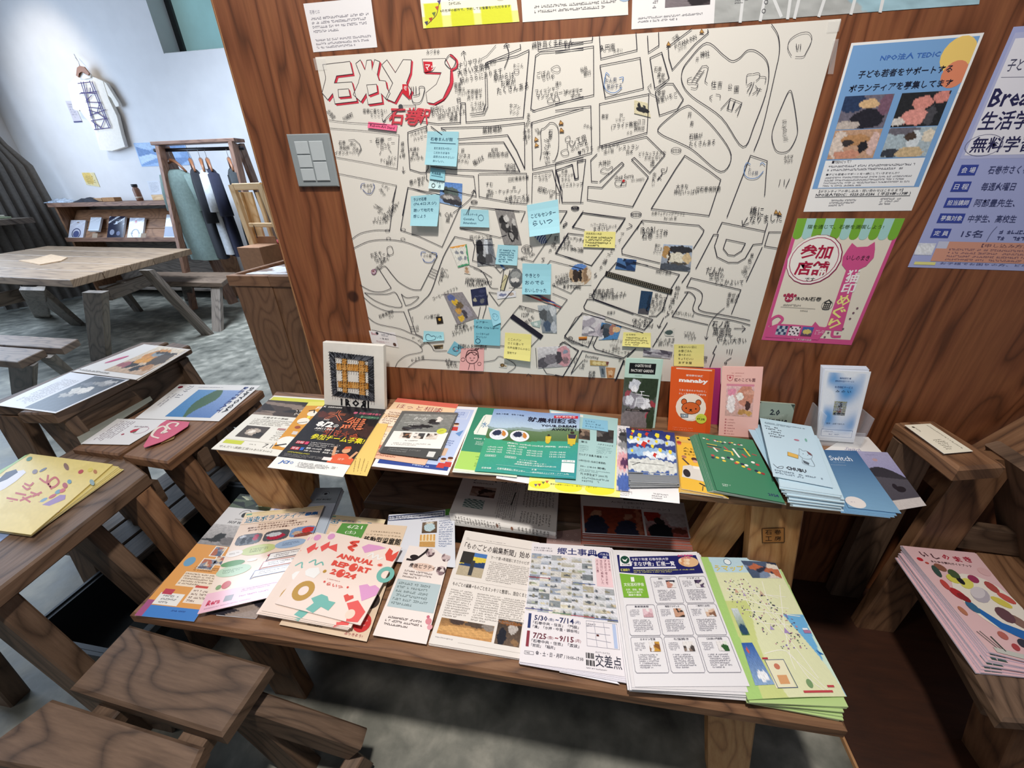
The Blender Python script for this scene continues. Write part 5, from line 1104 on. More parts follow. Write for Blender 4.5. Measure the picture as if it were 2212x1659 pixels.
note(zc(ZC_,(1205,1345),(1395,1342),(1392,1528),(1192,1522)),'eab0ae','square pink note with a drawn smiling girl at the bottom of the map',lambda s: (s.up(),s.ring(.5,.42,.27,w=.025,c='4a2a30'),s.curve([(.22,.4),(.3,.12),(.5,.08),(.72,.14),(.78,.42)],.03,'4a2a30'),s.curve([(.3,.3),(.45,.18),(.6,.3),(.72,.22)],.022,'4a2a30'),s.line([(.4,.42),(.46,.43)],.02,'4a2a30'),s.line([(.56,.43),(.62,.42)],.02,'4a2a30'),s.curve([(.45,.52),(.5,.55),(.56,.52)],.018,'4a2a30'),s.line([(.42,.68),(.38,.95)],.02,'4a2a30'),s.line([(.6,.68),(.64,.95)],.02,'4a2a30'),s.ring(.12,.5,.09,w=.015,c='4a2a30'),s.ring(.82,.68,.08,w=.015,c='4a2a30'),s.line([(.68,.1),(.78,.0)],.03,'4a2a30'),s.line([(.45,.1),(.68,.04)],.025,'4a2a30')),.004)
note(zc(ZC_,(1150,1285),(1232,1345),(1165,1408),(1090,1380)),'7fbdd0','blue cut-out sticker of a smiling face with dashes around it',lambda s: (s.up(),s.ring(.5,.45,.28,w=.03,c='2b4a60'),s.ell(.35,.5,.07,c='c07a80'),s.ell(.68,.5,.07,c='c07a80'),s.curve([(.4,.55),(.5,.62),(.6,.55)],.03,'2b4a60')),.0,'sticker','sticker','stickers on the map')
def cut(q,label,fn,mask=None,group='cut-out photographs pasted on the map',nx=16,ny=14,name='cut_out_photo',base='d8d5cd'):
    s = wsheet(q,base,y=-.0018,th=.0003,lift=.0002)
    s.photo(0,0,1,1,fn,nx,ny,mask=mask,seed=len(label));return s.build(name,label,'photo',group)
def facade(sky,wall,dark,k=1):
    return lambda u,v: sky if v < .28+.1*sin(u*5*k) else (dark if (int(u*7*k+k) % 2 and .45 < v < .8) else wall)
cut(zc(ZA,(1110,1400),(1280,1415),(1275,1600),(1105,1560)),'cut-out photo of a grey two-storey house below blue sky beside the small blue notes',blobs(('5b86c8','8fb0dc'),(.5,.45,.36,.25,'5c6a66'),(.25,.4,.12,.2,'4a534f'),(.5,.72,.48,.2,'6e6d70'),(.4,.68,.25,.08,'b7b4b0'),(.6,.85,.5,.12,'3c3c42')))
cut(zc(ZC_,(1483,195),(1640,210),(1705,490),(1560,490)),'black and white cut-out picture of a motorcycle in the middle of the map',blobs('8b8886',(.3,.3,.25,.12,'2c2b2d'),(.5,.25,.15,.1,'c9c7c4'),(.35,.5,.28,.14,'3a393b'),(.45,.45,.1,.06,'b0aeac'),(.55,.75,.2,.16,'222124'),(.55,.75,.12,.1,'9c9a98'),(.8,.6,.15,.25,'3b3a3c'),(.85,.35,.1,.1,'bdbbb8')),nx=18,ny=24)
cut(zc(ZC_,(1800,415),(1900,408),(1915,475),(1865,485)),'small blue and white striped paper scrap peeping below the large blue note',lambda u,v: '2a3f8c' if int((u+v)*7) % 2 else 'dfe3ec',nx=14,ny=10,name='striped_scrap')
cut(zc(ZC_,(1112,510),(1252,485),(1275,655),(1180,680)),'tilted cut-out picture of a green and orange framed notice board',blobs('e0dfd6',(.5,.02,.6,.07,'e0a04c'),(.97,.5,.07,.6,'4d9a70'),(.5,.97,.6,.06,'4d9a70'),(.3,.3,.12,.08,'8a8f98'),(.6,.35,.12,.08,'7d828c'),(.4,.6,.16,.1,'9aa0a8'),(.75,.65,.1,.1,'8b909a')))
cut(zc(ZC_,(1228,670),(1268,668),(1280,735),(1232,725)),'tiny tan figurine cut-out under the notice board picture',blobs('d8cfc2',(.5,.3,.3,.2,'a98768'),(.5,.7,.35,.25,'c2a184')),nx=6,ny=8)
cut(zc(ZC_,(1325,450),(1460,438),(1500,655),(1340,668)),'cut-out street photo with dark shop front, left of the five-line blue note',blobs('8f9194',(.2,.3,.22,.3,'25262a'),(.6,.25,.15,.3,'c6cdd4'),(.8,.4,.15,.3,'6b7078'),(.3,.7,.3,.25,'3a3b3e'),(.65,.75,.2,.2,'55565a'),(.45,.5,.08,.2,'b8bcc0')))
cut(zc(ZC_,(1450,570),(1495,600),(1575,690),(1560,700)),'bright blue strip of a cut-out photo under the five-line blue note',lambda u,v: '3465b8' if v < .8 else '9ab0d0',nx=8,ny=6)
_oval = lambda u,v: ((u-.5)/.5)**2+((v-.5)/.5)**2 < 1
cut(zc(ZC_,(1598,685),(1715,685),(1715,845),(1598,845)),'round cut-out photo with a pale dish, left of the yakitori note',blobs('6f7274',(.5,.35,.35,.2,'9a9d9c'),(.45,.6,.3,.12,'d8d6d2'),(.5,.85,.4,.15,'4d4f52')),_oval)
cut(zc(ZD,(112,648),(295,648),(295,825),(112,825)),'round cut-out photo of a brown doorway beneath blue sky',blobs('b59a7c',(.4,.1,.4,.2,'5f86c4'),(.3,.55,.14,.3,'3a302c'),(.5,.55,.08,.3,'2c2624'),(.75,.5,.12,.35,'8a7058'),(.9,.4,.1,.3,'d9cbb8'),(.4,.92,.3,.1,'cfc7ba')),_oval)
cut(zc(ZC_,(1058,895),(1215,880),(1345,1090),(1175,1150)),'tilted cut-out photo of a painted mural with a yellow figure, lower left of the map',blobs('8f8a8e',(.4,.3,.16,.14,'d9b23c'),(.3,.15,.2,.1,'5d6a9c'),(.5,.45,.2,.12,'6a5a44'),(.35,.6,.15,.1,'c99a50'),(.3,.85,.15,.1,'d8b040'),(.7,.7,.2,.2,'9b96a0'),(.55,.75,.1,.14,'4a4650')),nx=18,ny=18)
cut(zc(ZC_,(1283,860),(1408,838),(1430,985),(1300,995)),'cut-out photo of a dark navy shop front',blobs('2a3050',(.75,.2,.2,.1,'3a3f60'),(.2,.65,.12,.12,'a9a590'),(.65,.75,.15,.14,'6b6d70'),(.5,.45,.4,.03,'4a5070')))
cut(zc(ZC_,(1500,878),(1655,870),(1658,920),(1505,938)),'small framed nameplate cut-out in the middle of the lower map',blobs('dfe0e6',(.3,.5,.2,.2,'7a80a0'),(.75,.5,.15,.25,'b9a89a')),nx=14,ny=5,base='8a8f98')
cut(zc(ZC_,(1715,900),(1830,895),(2035,990),(2025,1020)),'diagonal strip of colourful mural photo below the yakitori note',patch(3,'c8504a','3f5fa0','d9c7a8','7d8a94','b03a3a','e6ded0','4c5560'),nx=24,ny=7)
cut(zc(ZC_,(1835,990),(1990,985),(1995,1220),(1875,1215)),'cut-out photo of an old arcade street with wires, right of the black dotted strip',blobs(('aeb6bc','808890'),(.3,.35,.3,.2,'54585c'),(.6,.5,.2,.3,'6f767c'),(.8,.2,.15,.2,'c9ced2'),(.4,.75,.25,.2,'4a5a70'),(.8,.8,.2,.2,'b8bec6')))
cut(zc(ZC_,(1775,1130),(1865,1110),(1855,1175),(1795,1160)),'small pale map scrap beside the arcade street photo',blobs('a3b8b4',(.5,.5,.2,.3,'d8e0dc')),nx=8,ny=5)
cut(zc(ZC_,(1835,1335),(2100,1320),(2110,1490),(1840,1510)),'cut-out photo of grey and pink houses along a street at the bottom of the map',blobs(('dcd9dc','a8a4a8'),(.15,.75,.2,.25,'58555c'),(.4,.6,.2,.25,'7a757c'),(.8,.5,.22,.5,'cf9aa2'),(.85,.3,.08,.1,'8a96a8'),(.65,.55,.1,.3,'4c474e'),(.85,.7,.1,.15,'8d7278')),nx=24,ny=16)
cut(zc(ZC_,(998,1085),(1050,1080),(1060,1138),(1008,1145)),'tiny dark picture of a yellow flower on the lower left of the map',blobs('2a2420',(.5,.4,.22,.2,'c99a3a')),nx=8,ny=8)
cut(zc(ZC_,(975,1318),(1058,1312),(1055,1345),(990,1350)),'tiny tabby cat picture under the cat doodle note',patch(6,'5a4c3a','8a7858','3c3428','a08c68'),nx=12,ny=5)
cut(zc(ZC_,(1520,1462),(1592,1470),(1580,1508),(1518,1498)),'small picture of a brown snail on the bottom edge of the map',blobs('d8d5cd',(.4,.5,.28,.4,'5f4a30'),(.4,.5,.12,.2,'a08050'),(.8,.6,.12,.2,'b09a70')),nx=12,ny=8)
cut(zc(ZD,(512,598),(668,615),(655,708),(490,690)),'small blue patterned picture above the black dotted strip',patch(8,'27406a','4a6fa0','9ab4d0','1c2c48','38588c'),nx=20,ny=12)
cut(zc(ZD,(890,485),(1130,498),(1110,712),(860,690)),'cut-out photo of a lit glass shop front, right side of the map',blobs(('a9b8cc','8b8f98'),(.6,.18,.42,.14,'343438'),(.12,.3,.12,.25,'b08a58'),(.5,.5,.35,.2,'dcd6c4'),(.85,.5,.15,.2,'d0b890'),(.25,.55,.03,.5,'3a2c24'),(.4,.9,.6,.16,'4c525c'),(.6,.72,.3,.05,'55504a')),nx=22,ny=18)
cut(zc(ZD,(705,868),(802,878),(765,1065),(678,1055)),'narrow dark blue door photo below the black dotted strip',blobs('27415e',(.5,.9,.5,.15,'4f4e54'),(.8,.5,.12,.4,'1d3046')),nx=8,ny=14)
cut(zc(ZD,(228,1075),(410,1080),(385,1250),(215,1235)),'pale faded leaflet picture with small figures on the lower map',patch(12,'d0ccd0','aaa4ae','e2dfe2','8c8892','c4bcc4'),nx=16,ny=14)
cut(zc(ZD,(380,1130),(545,1160),(510,1270),(355,1275)),'blue and tan cut-out picture with round shapes on the lower map',blobs('4f86bc',(.3,.3,.28,.28,'5a5f66'),(.25,.6,.3,.3,'3c4550'),(.6,.3,.16,.4,'a8776a'),(.8,.3,.2,.2,'d9b58a'),(.1,.85,.15,.15,'d8dce0')),nx=18,ny=12)
cut(zc(ZD,(190,1250),(260,1246),(258,1275),(192,1275)),'tiny orange and brown label on the lower map',lambda u,v: 'd98a3c' if v < .6 else '6b3c20',nx=8,ny=4)
cut(zc(ZD,(725,1335),(965,1372),(945,1430),(720,1410)),'greyish street photo strip under the yellow note by the brochures',patch(15,'9a96a0','c8c6cc','6f6a78','b4b0b8','55505c'),nx=20,ny=8)
cut(zc(ZD,(283,1440),(440,1455),(430,1490),(285,1485)),'small yellow lettered bread picture at the bottom of the map',blobs('b89c60',(.25,.5,.12,.35,'e0cf98'),(.5,.5,.12,.35,'e0cf98'),(.75,.5,.12,.35,'e0cf98'),(.95,.3,.08,.5,'7a4a48')),nx=18,ny=5)
cut(zc(ZD,(358,1488),(410,1490),(412,1580),(375,1580)),'small grey can picture at the bottom of the map',blobs('7f8890',(.5,.5,.25,.3,'4a545e')),nx=6,ny=10)
cut(zc(ZD,(415,1500),(495,1505),(480,1590),(425,1590)),'small orange cup picture at the bottom of the map',blobs('c08a5c',(.5,.5,.3,.25,'e0b890'),(.5,.8,.2,.1,'a05a30')),nx=8,ny=10)
cut(zc(ZD,(888,1195),(985,1175),(975,1245),(905,1240)),'small picture of a dark grey fish-like stone at the lower right of the map',blobs('d8d5cd',(.45,.5,.4,.35,'4a5a58')),nx=12,ny=8)
cut(zc(ZB,(570,725),(665,745),(690,850),(570,820)),'yellowed taped picture of a dark beetle on the upper right of the map',blobs('d8cfae',(.55,.6,.45,.2,'2c2c30'),(.35,.35,.12,.25,'2c2c30'),(.7,.35,.1,.15,'3a3a3e')),nx=14,ny=12)
note(zc(ZC_,(445,1198),(662,1215),(690,1338),(470,1300)),'e8e4e4','white business card pinned at the lower left edge of the map',lambda s: (s.up(),s.text('Baiki',.08,.1,.3,.3,'b86a78'),s.ell(.3,.15,.05,c='2c2c34'),s.greek(.45,.12,.9,.34,2,'8a8a94'),s.text('一 寛 裕子',.35,.45,.7,.58,'4a4a54'),s.greek(.2,.7,.75,.86,2,'c09aa0'),s.ell(.88,.82,.06,c='5a4038')),.0,'business_card','card',None)

# --- the other sheets on the wall
s = wsheet([(655,8),(801,-6),(815,102),(677,113)],'e6e4e6')
s.text('石巻とは',.07,.14,.22,.22,'8a8894');s.greek(.07,.27,.95,.62,4,'85828c',last=.45);s.greek(.07,.72,.95,.95,3,'85828c',last=.7)
s.build('notice_sheet','small white printed notice above the top left corner of the map','notice',None)
s = wsheet([(886,-205),(1088,-222),(1122,47),(914.5,61.5)],'f1efe6')
s.photo(0,.78,1,1,lambda u,v: 'd8dc3c' if (abs(u-.12) < .10 and v > .0) or (abs(u-.42) < .12 and v > .3) or (abs(u-.78) < .16 and v > .3) else 'eee98c' if v > .55 else 'f3f1d8',26,12,grain=.02)
s.up();s.text('8月名曜の都市で、予約してお食事をいただきます',.2,.845,.93,.87,'5b5a50',.01);s.greek(.3,.66,.64,.82,4,'8a8a80',last=.4)
s.ell(.84,.70,.10,c='cfc4ae');s.up();s.ell(.80,.71,.02,c='7a4030');s.ell(.88,.72,.02,c='7a4030')
s.curve([(.04,.97),(.1,.93),(.16,.88),(.2,.78)],.006,'8a6a50')
for u,v,c in ((.04,.955,'4a4a6a'),(.09,.925,'b0483a'),(.13,.88,'6a7a4a'),(.17,.83,'c05a48'),(.2,.78,'5a4a7a')): s.poly([(u-.02,v-.012),(u+.02,v-.018),(u+.003,v+.022)],c)
s.greek(.1,.1,.9,.5,10,'7a786a');s.rect(.1,.03,.9,.08,'d8dc3c')
s.build('event_flyer','yellow and white flyer with bunting, cut off by the top edge','flyer')
s = wsheet([(1112,-235),(1352,-252),(1357,32),(1129,48)],'f0eee8',mat=MI_LAM)
s.greek(.12,.08,.9,.6,14,'85838a');s.greek(.12,.86,.92,.94,2,'6f6d70',last=.85);s.rect(.28,.72,.36,.8,'5a5248');s.rect(.5,.72,.58,.79,'8a8a80');s.greek(.26,.81,.6,.825,1,'77757a')
s.ell(.97,.80,.08,c='a9bdd6');s.build('laminated_notice','laminated white notice at the top edge, right of the yellow bunting flyer','notice')
s = wsheet([(1372,-230),(2160,-300),(2115,9),(1364,63.5)],'eceaea')
s.photo(.26,0,1,1,blobs('aeb0ae',(.95,.1,.5,1.3,'9fc0cc'),(.78,.6,.10,.3,'a9c8d2'),(.70,.55,.07,.22,'a9b8a8'),(.05,.4,.02,.4,'8f9ab8')),40,20,grain=.015)
s.up();W_ = 'dddede'
for L_ in ([(.36,0),(.34,1)],[(.45,0),(.40,1)],[(.40,.65),(.46,.98)],[(.5,0),(.48,1)],[(.56,.0),(.5,1)],[(.66,0),(.57,1)],[(.28,.6),(.6,.66)],[(.28,.35),(.9,.3)],[(.72,0),(.66,1)],[(.78,0),(.74,1)]): s.line(L_,.009,W_)
s.photo(.105,.66,.245,.845,patch(2,'4a4044','7d7478','2e282c','9a9498'),12,10);s.greek(.06,.70,.1,.85,4,'77757a');s.greek(.04,.05,.24,.6,16,'85838a')
s.greek(.02,.9,.23,.955,2,'8d8b90')
for u,v in ((.32,.82),(.44,.76),(.62,.7),(.68,.74),(.76,.7)): s.greek(u,v,u+.045,v+.04,2,'55555a')
s.ring(.413,.86,.006,w=.002,c='55555a');s.ring(.408,.93,.006,w=.002,c='55555a')
s.build('street_map_poster','large grey and blue printed street map poster at the top edge','poster')

# TEDIC poster
s = wsheet([(1839.5,93),(2126,70.5),(1969,455),(1735.6,457.5)],'f1f0ee')
s.rect(.02,.014,.98,.66,'7ba6d6');s.rect(.02,.66,.065,.845,'7ba6d6');s.rect(.935,.66,.98,.845,'7ba6d6');s.up()
s.ell(.87,.10,.13,c='f0cd74');s.ell(.9,.2,.10,c='e08a68');s.rect(.98,0,1,.3,'f1f0ee');s.up()
s.text('NPO法人 TEDIC',.27,.072,.73,.105,'3e6cb8',.02)
s.text('子ども若者をサポートする',.13,.148,.87,.19,'1d2236',.03);s.text('ボランティアを募集してます',.09,.222,.91,.265,'1d2236',.03)
s.photo(.075,.285,.48,.475,blobs('6f6a78',(.2,.2,.25,.3,'2b3c5c'),(.55,.25,.2,.14,'d8b488'),(.6,.7,.35,.3,'26252f'),(.9,.3,.15,.3,'7a5a6c'),(.2,.9,.3,.15,'c0b4ac')),22,12,seed=3)
s.photo(.54,.285,.93,.475,blobs('27282c',(.5,.3,.2,.2,'d98f84'),(.45,.7,.28,.25,'e0988e'),(.85,.15,.15,.2,'d58a80'),(.1,.85,.15,.12,'d8d2cc'),(.75,.7,.1,.3,'4b4a50')),22,12,seed=4)
s.photo(.075,.48,.48,.655,blobs('c09a80',(.15,.5,.16,.5,'d8c8bc'),(.5,.35,.3,.2,'b88a60'),(.7,.6,.1,.22,'25242a'),(.35,.45,.12,.12,'3a3434'),(.4,.85,.3,.15,'c98f78'),(.9,.5,.1,.4,'d8b8b0')),22,12,seed=5)
s.photo(.54,.48,.93,.655,blobs('a9b8c0',(.3,.1,.35,.14,'6c6872'),(.6,.4,.15,.3,'d6dde2'),(.5,.3,.12,.15,'4b3c34'),(.2,.85,.25,.15,'3b3f48'),(.6,.85,.3,.2,'c9b08a'),(.9,.3,.15,.2,'e0d4c0')),22,12,seed=6)
s.rect(.065,.66,.935,.845,'edeef0');s.up();s.line([(.065,.66),(.935,.66),(.935,.84),(.065,.84)],.006,'7ba6d6',closed=True)
s.text('■TEDICって？',.13,.664,.30,.683,'2c2c38',.01);s.greek(.11,.69,.9,.735,2,'50505c',last=.85);s.text('■子ども若者のサポートを一緒にしていきませんか？',.11,.745,.76,.76,'2c2c38',.01);s.greek(.11,.765,.9,.835,4,'50505c',last=.45)
s.text('【ボランティアの申し込み・問い合わせはこちらまで】',.09,.853,.85,.871,'2c2c38');s.text('NPO法人TEDIC：0225-25-5286（ 平日9時~17時 ）',.07,.874,.93,.895,'2c2c38',.01);s.line([(.07,.9),(.93,.9)],.004,'2c2c38')
s.greek(.22,.915,.46,.965,3,'77777f');s.greek(.68,.91,.88,.96,3,'77777f')
s.build('volunteer_poster','blue poster with four photos and a yellow sun, right of the map','poster')

# cat stamp flyer
s = wsheet([(1723,471.7),(1955,471.7),(1839,745.5),(1645,734)],'e6ddcc')
PK = 'd2568c'
s.rect(0,0,.035,1,PK);s.rect(.965,0,1,1,PK);s.rect(0,.955,1,1,PK);s.up()
for i in range(11):
    a0 = i/11;c = '7ab03c' if i % 2 == 0 else 'a8d3cf';s.rect(a0,0,a0+1/11,.12,c);s.ell(a0+1/22,.12,1/22,c=c,n=14)
s.up();s.text('猫を通じて、石巻を満喫しよう!',.12,.045,.84,.075,'3a5a20',.01)
s.ell(.29,.31,.27,c='8f2a50');s.up();s.ell(.285,.307,.262,c='f4efe8');s.up();s.ring(.285,.307,.24,w=.008,c='b04468')
s.text('参加',.13,.19,.44,.30,'ad2345',.03);s.text('店舗',.13,.315,.46,.43,'ad2345',.03);s.text('です',.26,.445,.36,.48,'1d1a1c',.01)
s.poly([(.58,.22),(.60,.175),(.66,.205),(.76,.20),(.81,.165),(.84,.22),(.86,.28),(.82,.345),(.76,.375),(.84,.88),(.66,.88),(.64,.38),(.58,.34),(.56,.28)],PK)
s.curve([(.74,.88),(.76,.93),(.84,.93)],.03,PK)
s.up();s.text('いしのまき',.60,.265,.82,.305,'3a2030',.01)
for ch,v,h,c in (('猫',.375,.1,'f3f0ee'),('印',.48,.085,'f3f0ee'),('め',.575,.09,'efe88c'),('ぐ',.67,.10,'efe88c'),('り',.775,.09,'efe88c')): s.text(ch,.665,v,.80,v+h,c,.02)
s.ell(.16,.62,.045,c='a83050')
for dx in (-.055,-.02,.02,.055): s.ell(.16+dx,.585-abs(dx)*-.2,.016,c='a83050',n=10)
s.up();s.text('30',.13,.61,.195,.635,'f4efe8',.01);s.text('IRORI石巻',.23,.60,.50,.635,'2c2a2c',.01)
s.greek(.12,.665,.46,.69,1,'8a8680');s.line([(.1,.695),(.47,.7)],.004,'8a8680');s.greek(.32,.71,.47,.73,1,'8a8680')
s.ring(.58,.665,.058,w=.006,c='9a9690');s.line([(.545,.645),(.58,.62),(.615,.645)],.01,'2c2a2c');s.line([(.55,.65),(.61,.65),(.61,.70),(.55,.70)],.009,'2c2a2c',closed=True);s.line([(.57,.655),(.57,.695)],.007,'2c2a2c');s.line([(.59,.655),(.59,.695)],.007,'2c2a2c');s.line([(.555,.668),(.605,.668)],.006,'2c2a2c');s.line([(.555,.684),(.605,.684)],.006,'2c2a2c')
s.poly([(.03,.88),(.03,.97),(.62,.97),(.66,.90),(.67,.84),(.64,.855),(.58,.85),(.52,.81),(.50,.85),(.3,.845),(.12,.845)],PK);s.curve([(.05,.86),(.04,.81),(.1,.775),(.16,.80),(.14,.84)],.03,PK)
s.up();s.photo(.13,.86,.25,.945,lambda u,v: ('3a4468' if (int(u*4)+int(v*3)) % 2 else 'b9c2cc'),8,8);s.photo(.27,.86,.39,.945,lambda u,v: ('3a2c38' if (int(u*6)*3+int(v*6)*5) % 7 < 2 else 'ecdfe2'),10,10);s.photo(.41,.86,.53,.945,blobs(('3f6cb4','6a3c40'),(.5,.5,.4,.25,'d8c470')),10,8)
s.greek(.56,.88,.66,.925,3,'f0d8e2');s.text('いしのまき観光協会',.32,.966,.55,.985,'f0d8e2')
for u,v in ((.88,.72),(.9,.68),(.87,.77),(.84,.86),(.7,.90),(.68,.94),(.8,.9)): s.ell(u,v,.012,c='7a5a66',n=8)
s.build('cat_stamp_flyer','pink flyer with green and blue awning stripes under the blue poster','flyer')

# purple study poster
s = wsheet([(2190,58),(2500,33),(2300,588),(1961,577)],'a9b0dc',mat=MI_GLOSS)
s.rect(.03,.02,.97,.49,'b9bde0');s.up();s.rect(.05,.04,.95,.475,'eceaf2');s.up()
s.text('子どもの',.08,.11,.32,.155,'4b4a64',.01);s.line([(.07,.175),(.6,.185)],.003,'6a6a80')
s.text('Break',.06,.215,.42,.285,'2c2a54',.02);s.text('生活学習',.06,.30,.52,.375,'2c2a54',.02);s.text('無料学習',.07,.40,.50,.465,'2c2a54',.02);s.ring(.155,.435,.13,.045,.006,'7a7a94')
for i,(a,b) in enumerate((('会 場','石巻市さくら町'),('日 程','毎週火曜日'),('担当講師','阿部豊先生、'),('募集対象','中学生、高校生'),('定 員','15名'))):
    y = .515+i*.072;w = .12 if len(a) < 4 else .17
    s.rect(.06,y,.06+w,y+.045,'39489c');s.up();s.text(a,.075,y+.01,.05+w,y+.035,'dfe2f4',.01);s.text(b,.26,y+.005,.26+.045*len(b),y+.04,'3a3f6c',.005);s.k -= 1
s.curve([(.47,.79),(.45,.82),(.44,.86)],.004,'5a5f84');s.greek(.5,.80,.95,.86,2,'3a3f6c')
s.photo(.0,.875,.12,.935,blobs('d9dce6',(.5,.5,.6,.4,'e8eaee')),6,4);s.rect(.13,.865,1,.965,'d59a84');s.rect(.13,.865,.2,.9,'c8cbe0');s.up()
s.text('【申し込み方法】',.42,.872,.75,.89,'6b4a58');s.greek(.22,.895,.97,.962,4,'7b5a66',last=.8)
s.rect(.03,.97,.17,.985,'e6e08c');s.text('お子様でお困りの方、どなたでも',.2,.968,.9,.98,'4b4f80')
s.build('study_poster','lavender poster with white title card at the right edge, cut off by the frame','poster')
# its bottom bands hang in front as printed colour
# ================================================================ FLYERS AND MAGAZINES LYING ON THE SHELF
def lay(q,z,th=.0004,col='f1eee8',mat=None,**k): return Sheet(Zq(q,z),th,col,mat=mat or MI_GLOSS,**k)
Y1,Y2,Y3,Y4 = conv(440,720,3.687),conv(960,760,4.096),conv(1300,740,4.424),conv(1600,760,3.614)
B1,B2,B3,B4 = conv(280,1020,3.687),conv(840,1020,3.687),conv(1240,1150,3.568),conv(1700,1100,2.969)
def curl(a,b=.5): return lambda u,v: a*max(0,v-b)**2
# A black-and-cream events sheet, far left, on a small pile
qA = Y1([(560,495),(1010,525),(640,985),(60,920)])
pile('events_flyer','cream events flyer copy at the shelf left end','flyer','copies of the cream events flyer',Y1([(563,500),(1015,530),(640,990),(62,926)]),qA,SH+.0004,SH+.0034,3,'e6e2d6')
s = lay(qA,SH+.0042,.0006,'ece8dc')
s.rect(.02,.03,.98,.10,'d8d64c');s.photo(.0,.10,1,.40,patch(21,'4a3c34','6d5b50','2e2622','8c7a6c','3a302a'),26,14);s.photo(.62,.25,.95,.36,patch(3,'d8cfc4','9a8a7c','efe9e0'),10,6)
s.up();s.text('お昼まちの茶話',.22,.425,.62,.455,'4a443c',.01);s.greek(.12,.47,.75,.58,4,'8a857c',last=.8);s.greek(.62,.62,.9,.8,6,'9a958c');s.rect(.6,.60,.72,.63,'b0807c')
s.photo(.12,.60,.48,.79,blobs('4a4038',(.5,.5,.3,.3,'b9aa9a'),(.45,.5,.12,.15,'efe6da'),(.8,.7,.2,.2,'2c2622')),14,9)
s.rect(.05,.845,.32,.90,'ccd23c');s.line([(0,.835),(1,.835)],.004,'b9b4a8');s.text('7.12',.62,.85,.82,.91,'3a3632');s.greek(.42,.87,.58,.89,1,'8a857c');s.text('せんだい演劇工房10-BOX box-2',.06,.93,.8,.965,'7a756c')
s.build('events_flyer','cream events flyer with dark interior photo and 7.12 date at the shelf left end','flyer',None)
# B orange flyer with cartoon cats peeping out
s = lay(Y1([(840,545),(1010,545),(820,960),(540,915)]),SH+.0052,.0006,'dc9a34')
s.rect(0,0,1,.10,'e8df6c');s.up();s.ell(.5,.28,.2,.06,'f2ead8');s.ell(.35,.45,.22,.07,'f2ead8');s.line([(.3,.22),(.5,.2),(.55,.26)],.05,'2a241e');s.ell(.45,.36,.06,.03,'ece050');s.line([(.2,.5),(.5,.46)],.03,'2a241e');s.ell(.3,.58,.1,.03,'9c4a2c');s.rect(.25,.66,.42,.72,'d9d0c8');s.ell(.3,.86,.3,.1,'f4efe4');s.line([(.05,.95),(.3,.9)],.06,'2a241e');s.text('月',.5,.12,.75,.18,'f6efe0',.02)
s.build('cat_flyer','narrow visible strip of an orange flyer with cartoon cats left of the black event flyer','flyer')
# D yellow sheet below the black flyer
s = lay(Y1([(900,700),(1470,720),(1300,1137),(1000,1105)]),SH+.0048,.0006,'ecc873')
for i in range(4): s.greek(.62+i*.09,.72,.66+i*.09,.98,1,'5a4a2c',vert=True)
s.build('yellow_flyer','pale yellow flyer sticking out below the black event flyer','flyer')
# C black tug-of-war flyer
s = lay(Y1([(962,568),(1452,606),(1108,1145),(508,1068)]),SH+.0066,.0007,'1e1a1c',edge='f2f0ea')
s.photo(0,.0,1,.86,blobs(('1d1a20','231d1e'),(.3,.22,.35,.1,'3a2a28'),(.8,.15,.2,.1,'2f3a3a'),(.2,.2,.2,.06,'5a2c22'),(.5,.3,.25,.06,'3c2422'),(.9,.45,.3,.1,'402825')),30,26,grain=.25)
s.rect(0,.86,1,1,'f0eee8');s.up()
s.text('K',.02,.02,.06,.05,'f0ece6',.03);s.text('石巻青年会議所',.09,.025,.32,.05,'f0ece6',.02)
for b,c in ((.04,'b8402a'),(.026,'f0885c'),(-.004,'1e1618')):
    s.up();s.text('大',.18,.09,.46,.27,c,b);s.text('縄',.50,.18,.86,.39,c,b)
for b,c in ((.03,'e86a44'),(.0,'2a1614')): s.up();s.text('引',.33,.38,.47,.52,c,b);s.text('き',.49,.40,.59,.52,c,b);s.text('大',.6,.42,.72,.53,c,b);s.text('会',.73,.43,.88,.55,c,b)
s.text('巻',.55,.09,.62,.13,'d8708c',.03);s.text('石巻川開き祭り',.64,.09,.98,.13,'d86a84',.02);s.text('第102回綱引き',.7,.15,.98,.19,'7ab08c',.02)
s.text('2025',.19,.255,.28,.28,'e6e0da',.02);s.text('8/2',.14,.295,.40,.39,'f3f0ea',.05);s.ring(.445,.355,.035,w=.008,c='f3f0ea');s.text('土',.43,.34,.46,.37,'f3f0ea',.02);s.text('AM11:00~',.17,.40,.46,.435,'f0ece6',.02);s.greek(.2,.445,.42,.46,1,'b8b0a8')
s.text('参加チーム募集!',.22,.50,.99,.585,'ecdf2c',.04)
s.rect(.08,.625,.2,.665,'c02838');s.rect(.21,.625,.26,.665,'d8406a');s.rect(.08,.71,.2,.75,'c02838');s.rect(.21,.71,.26,.75,'3a6ac0');s.up();s.text('日程',.09,.63,.19,.66,'f4e8e8');s.text('賞金',.09,.715,.19,.745,'f4e8e8')
s.greek(.28,.62,.72,.69,3,'c8c4c0');s.text('優勝: 100,000円',.28,.70,.5,.725,'f0ece6',.01);s.text('準優勝: 30,000円',.54,.70,.74,.725,'f0ece6',.01);s.text('3位: 20,000円',.28,.735,.5,.758,'f0ece6',.01);s.text('参加賞: 10,000円',.54,.735,.74,.758,'f0ece6',.01)
s.greek(.08,.775,.6,.80,1,'d8cf3a');s.greek(.06,.805,.62,.85,3,'9c9894')
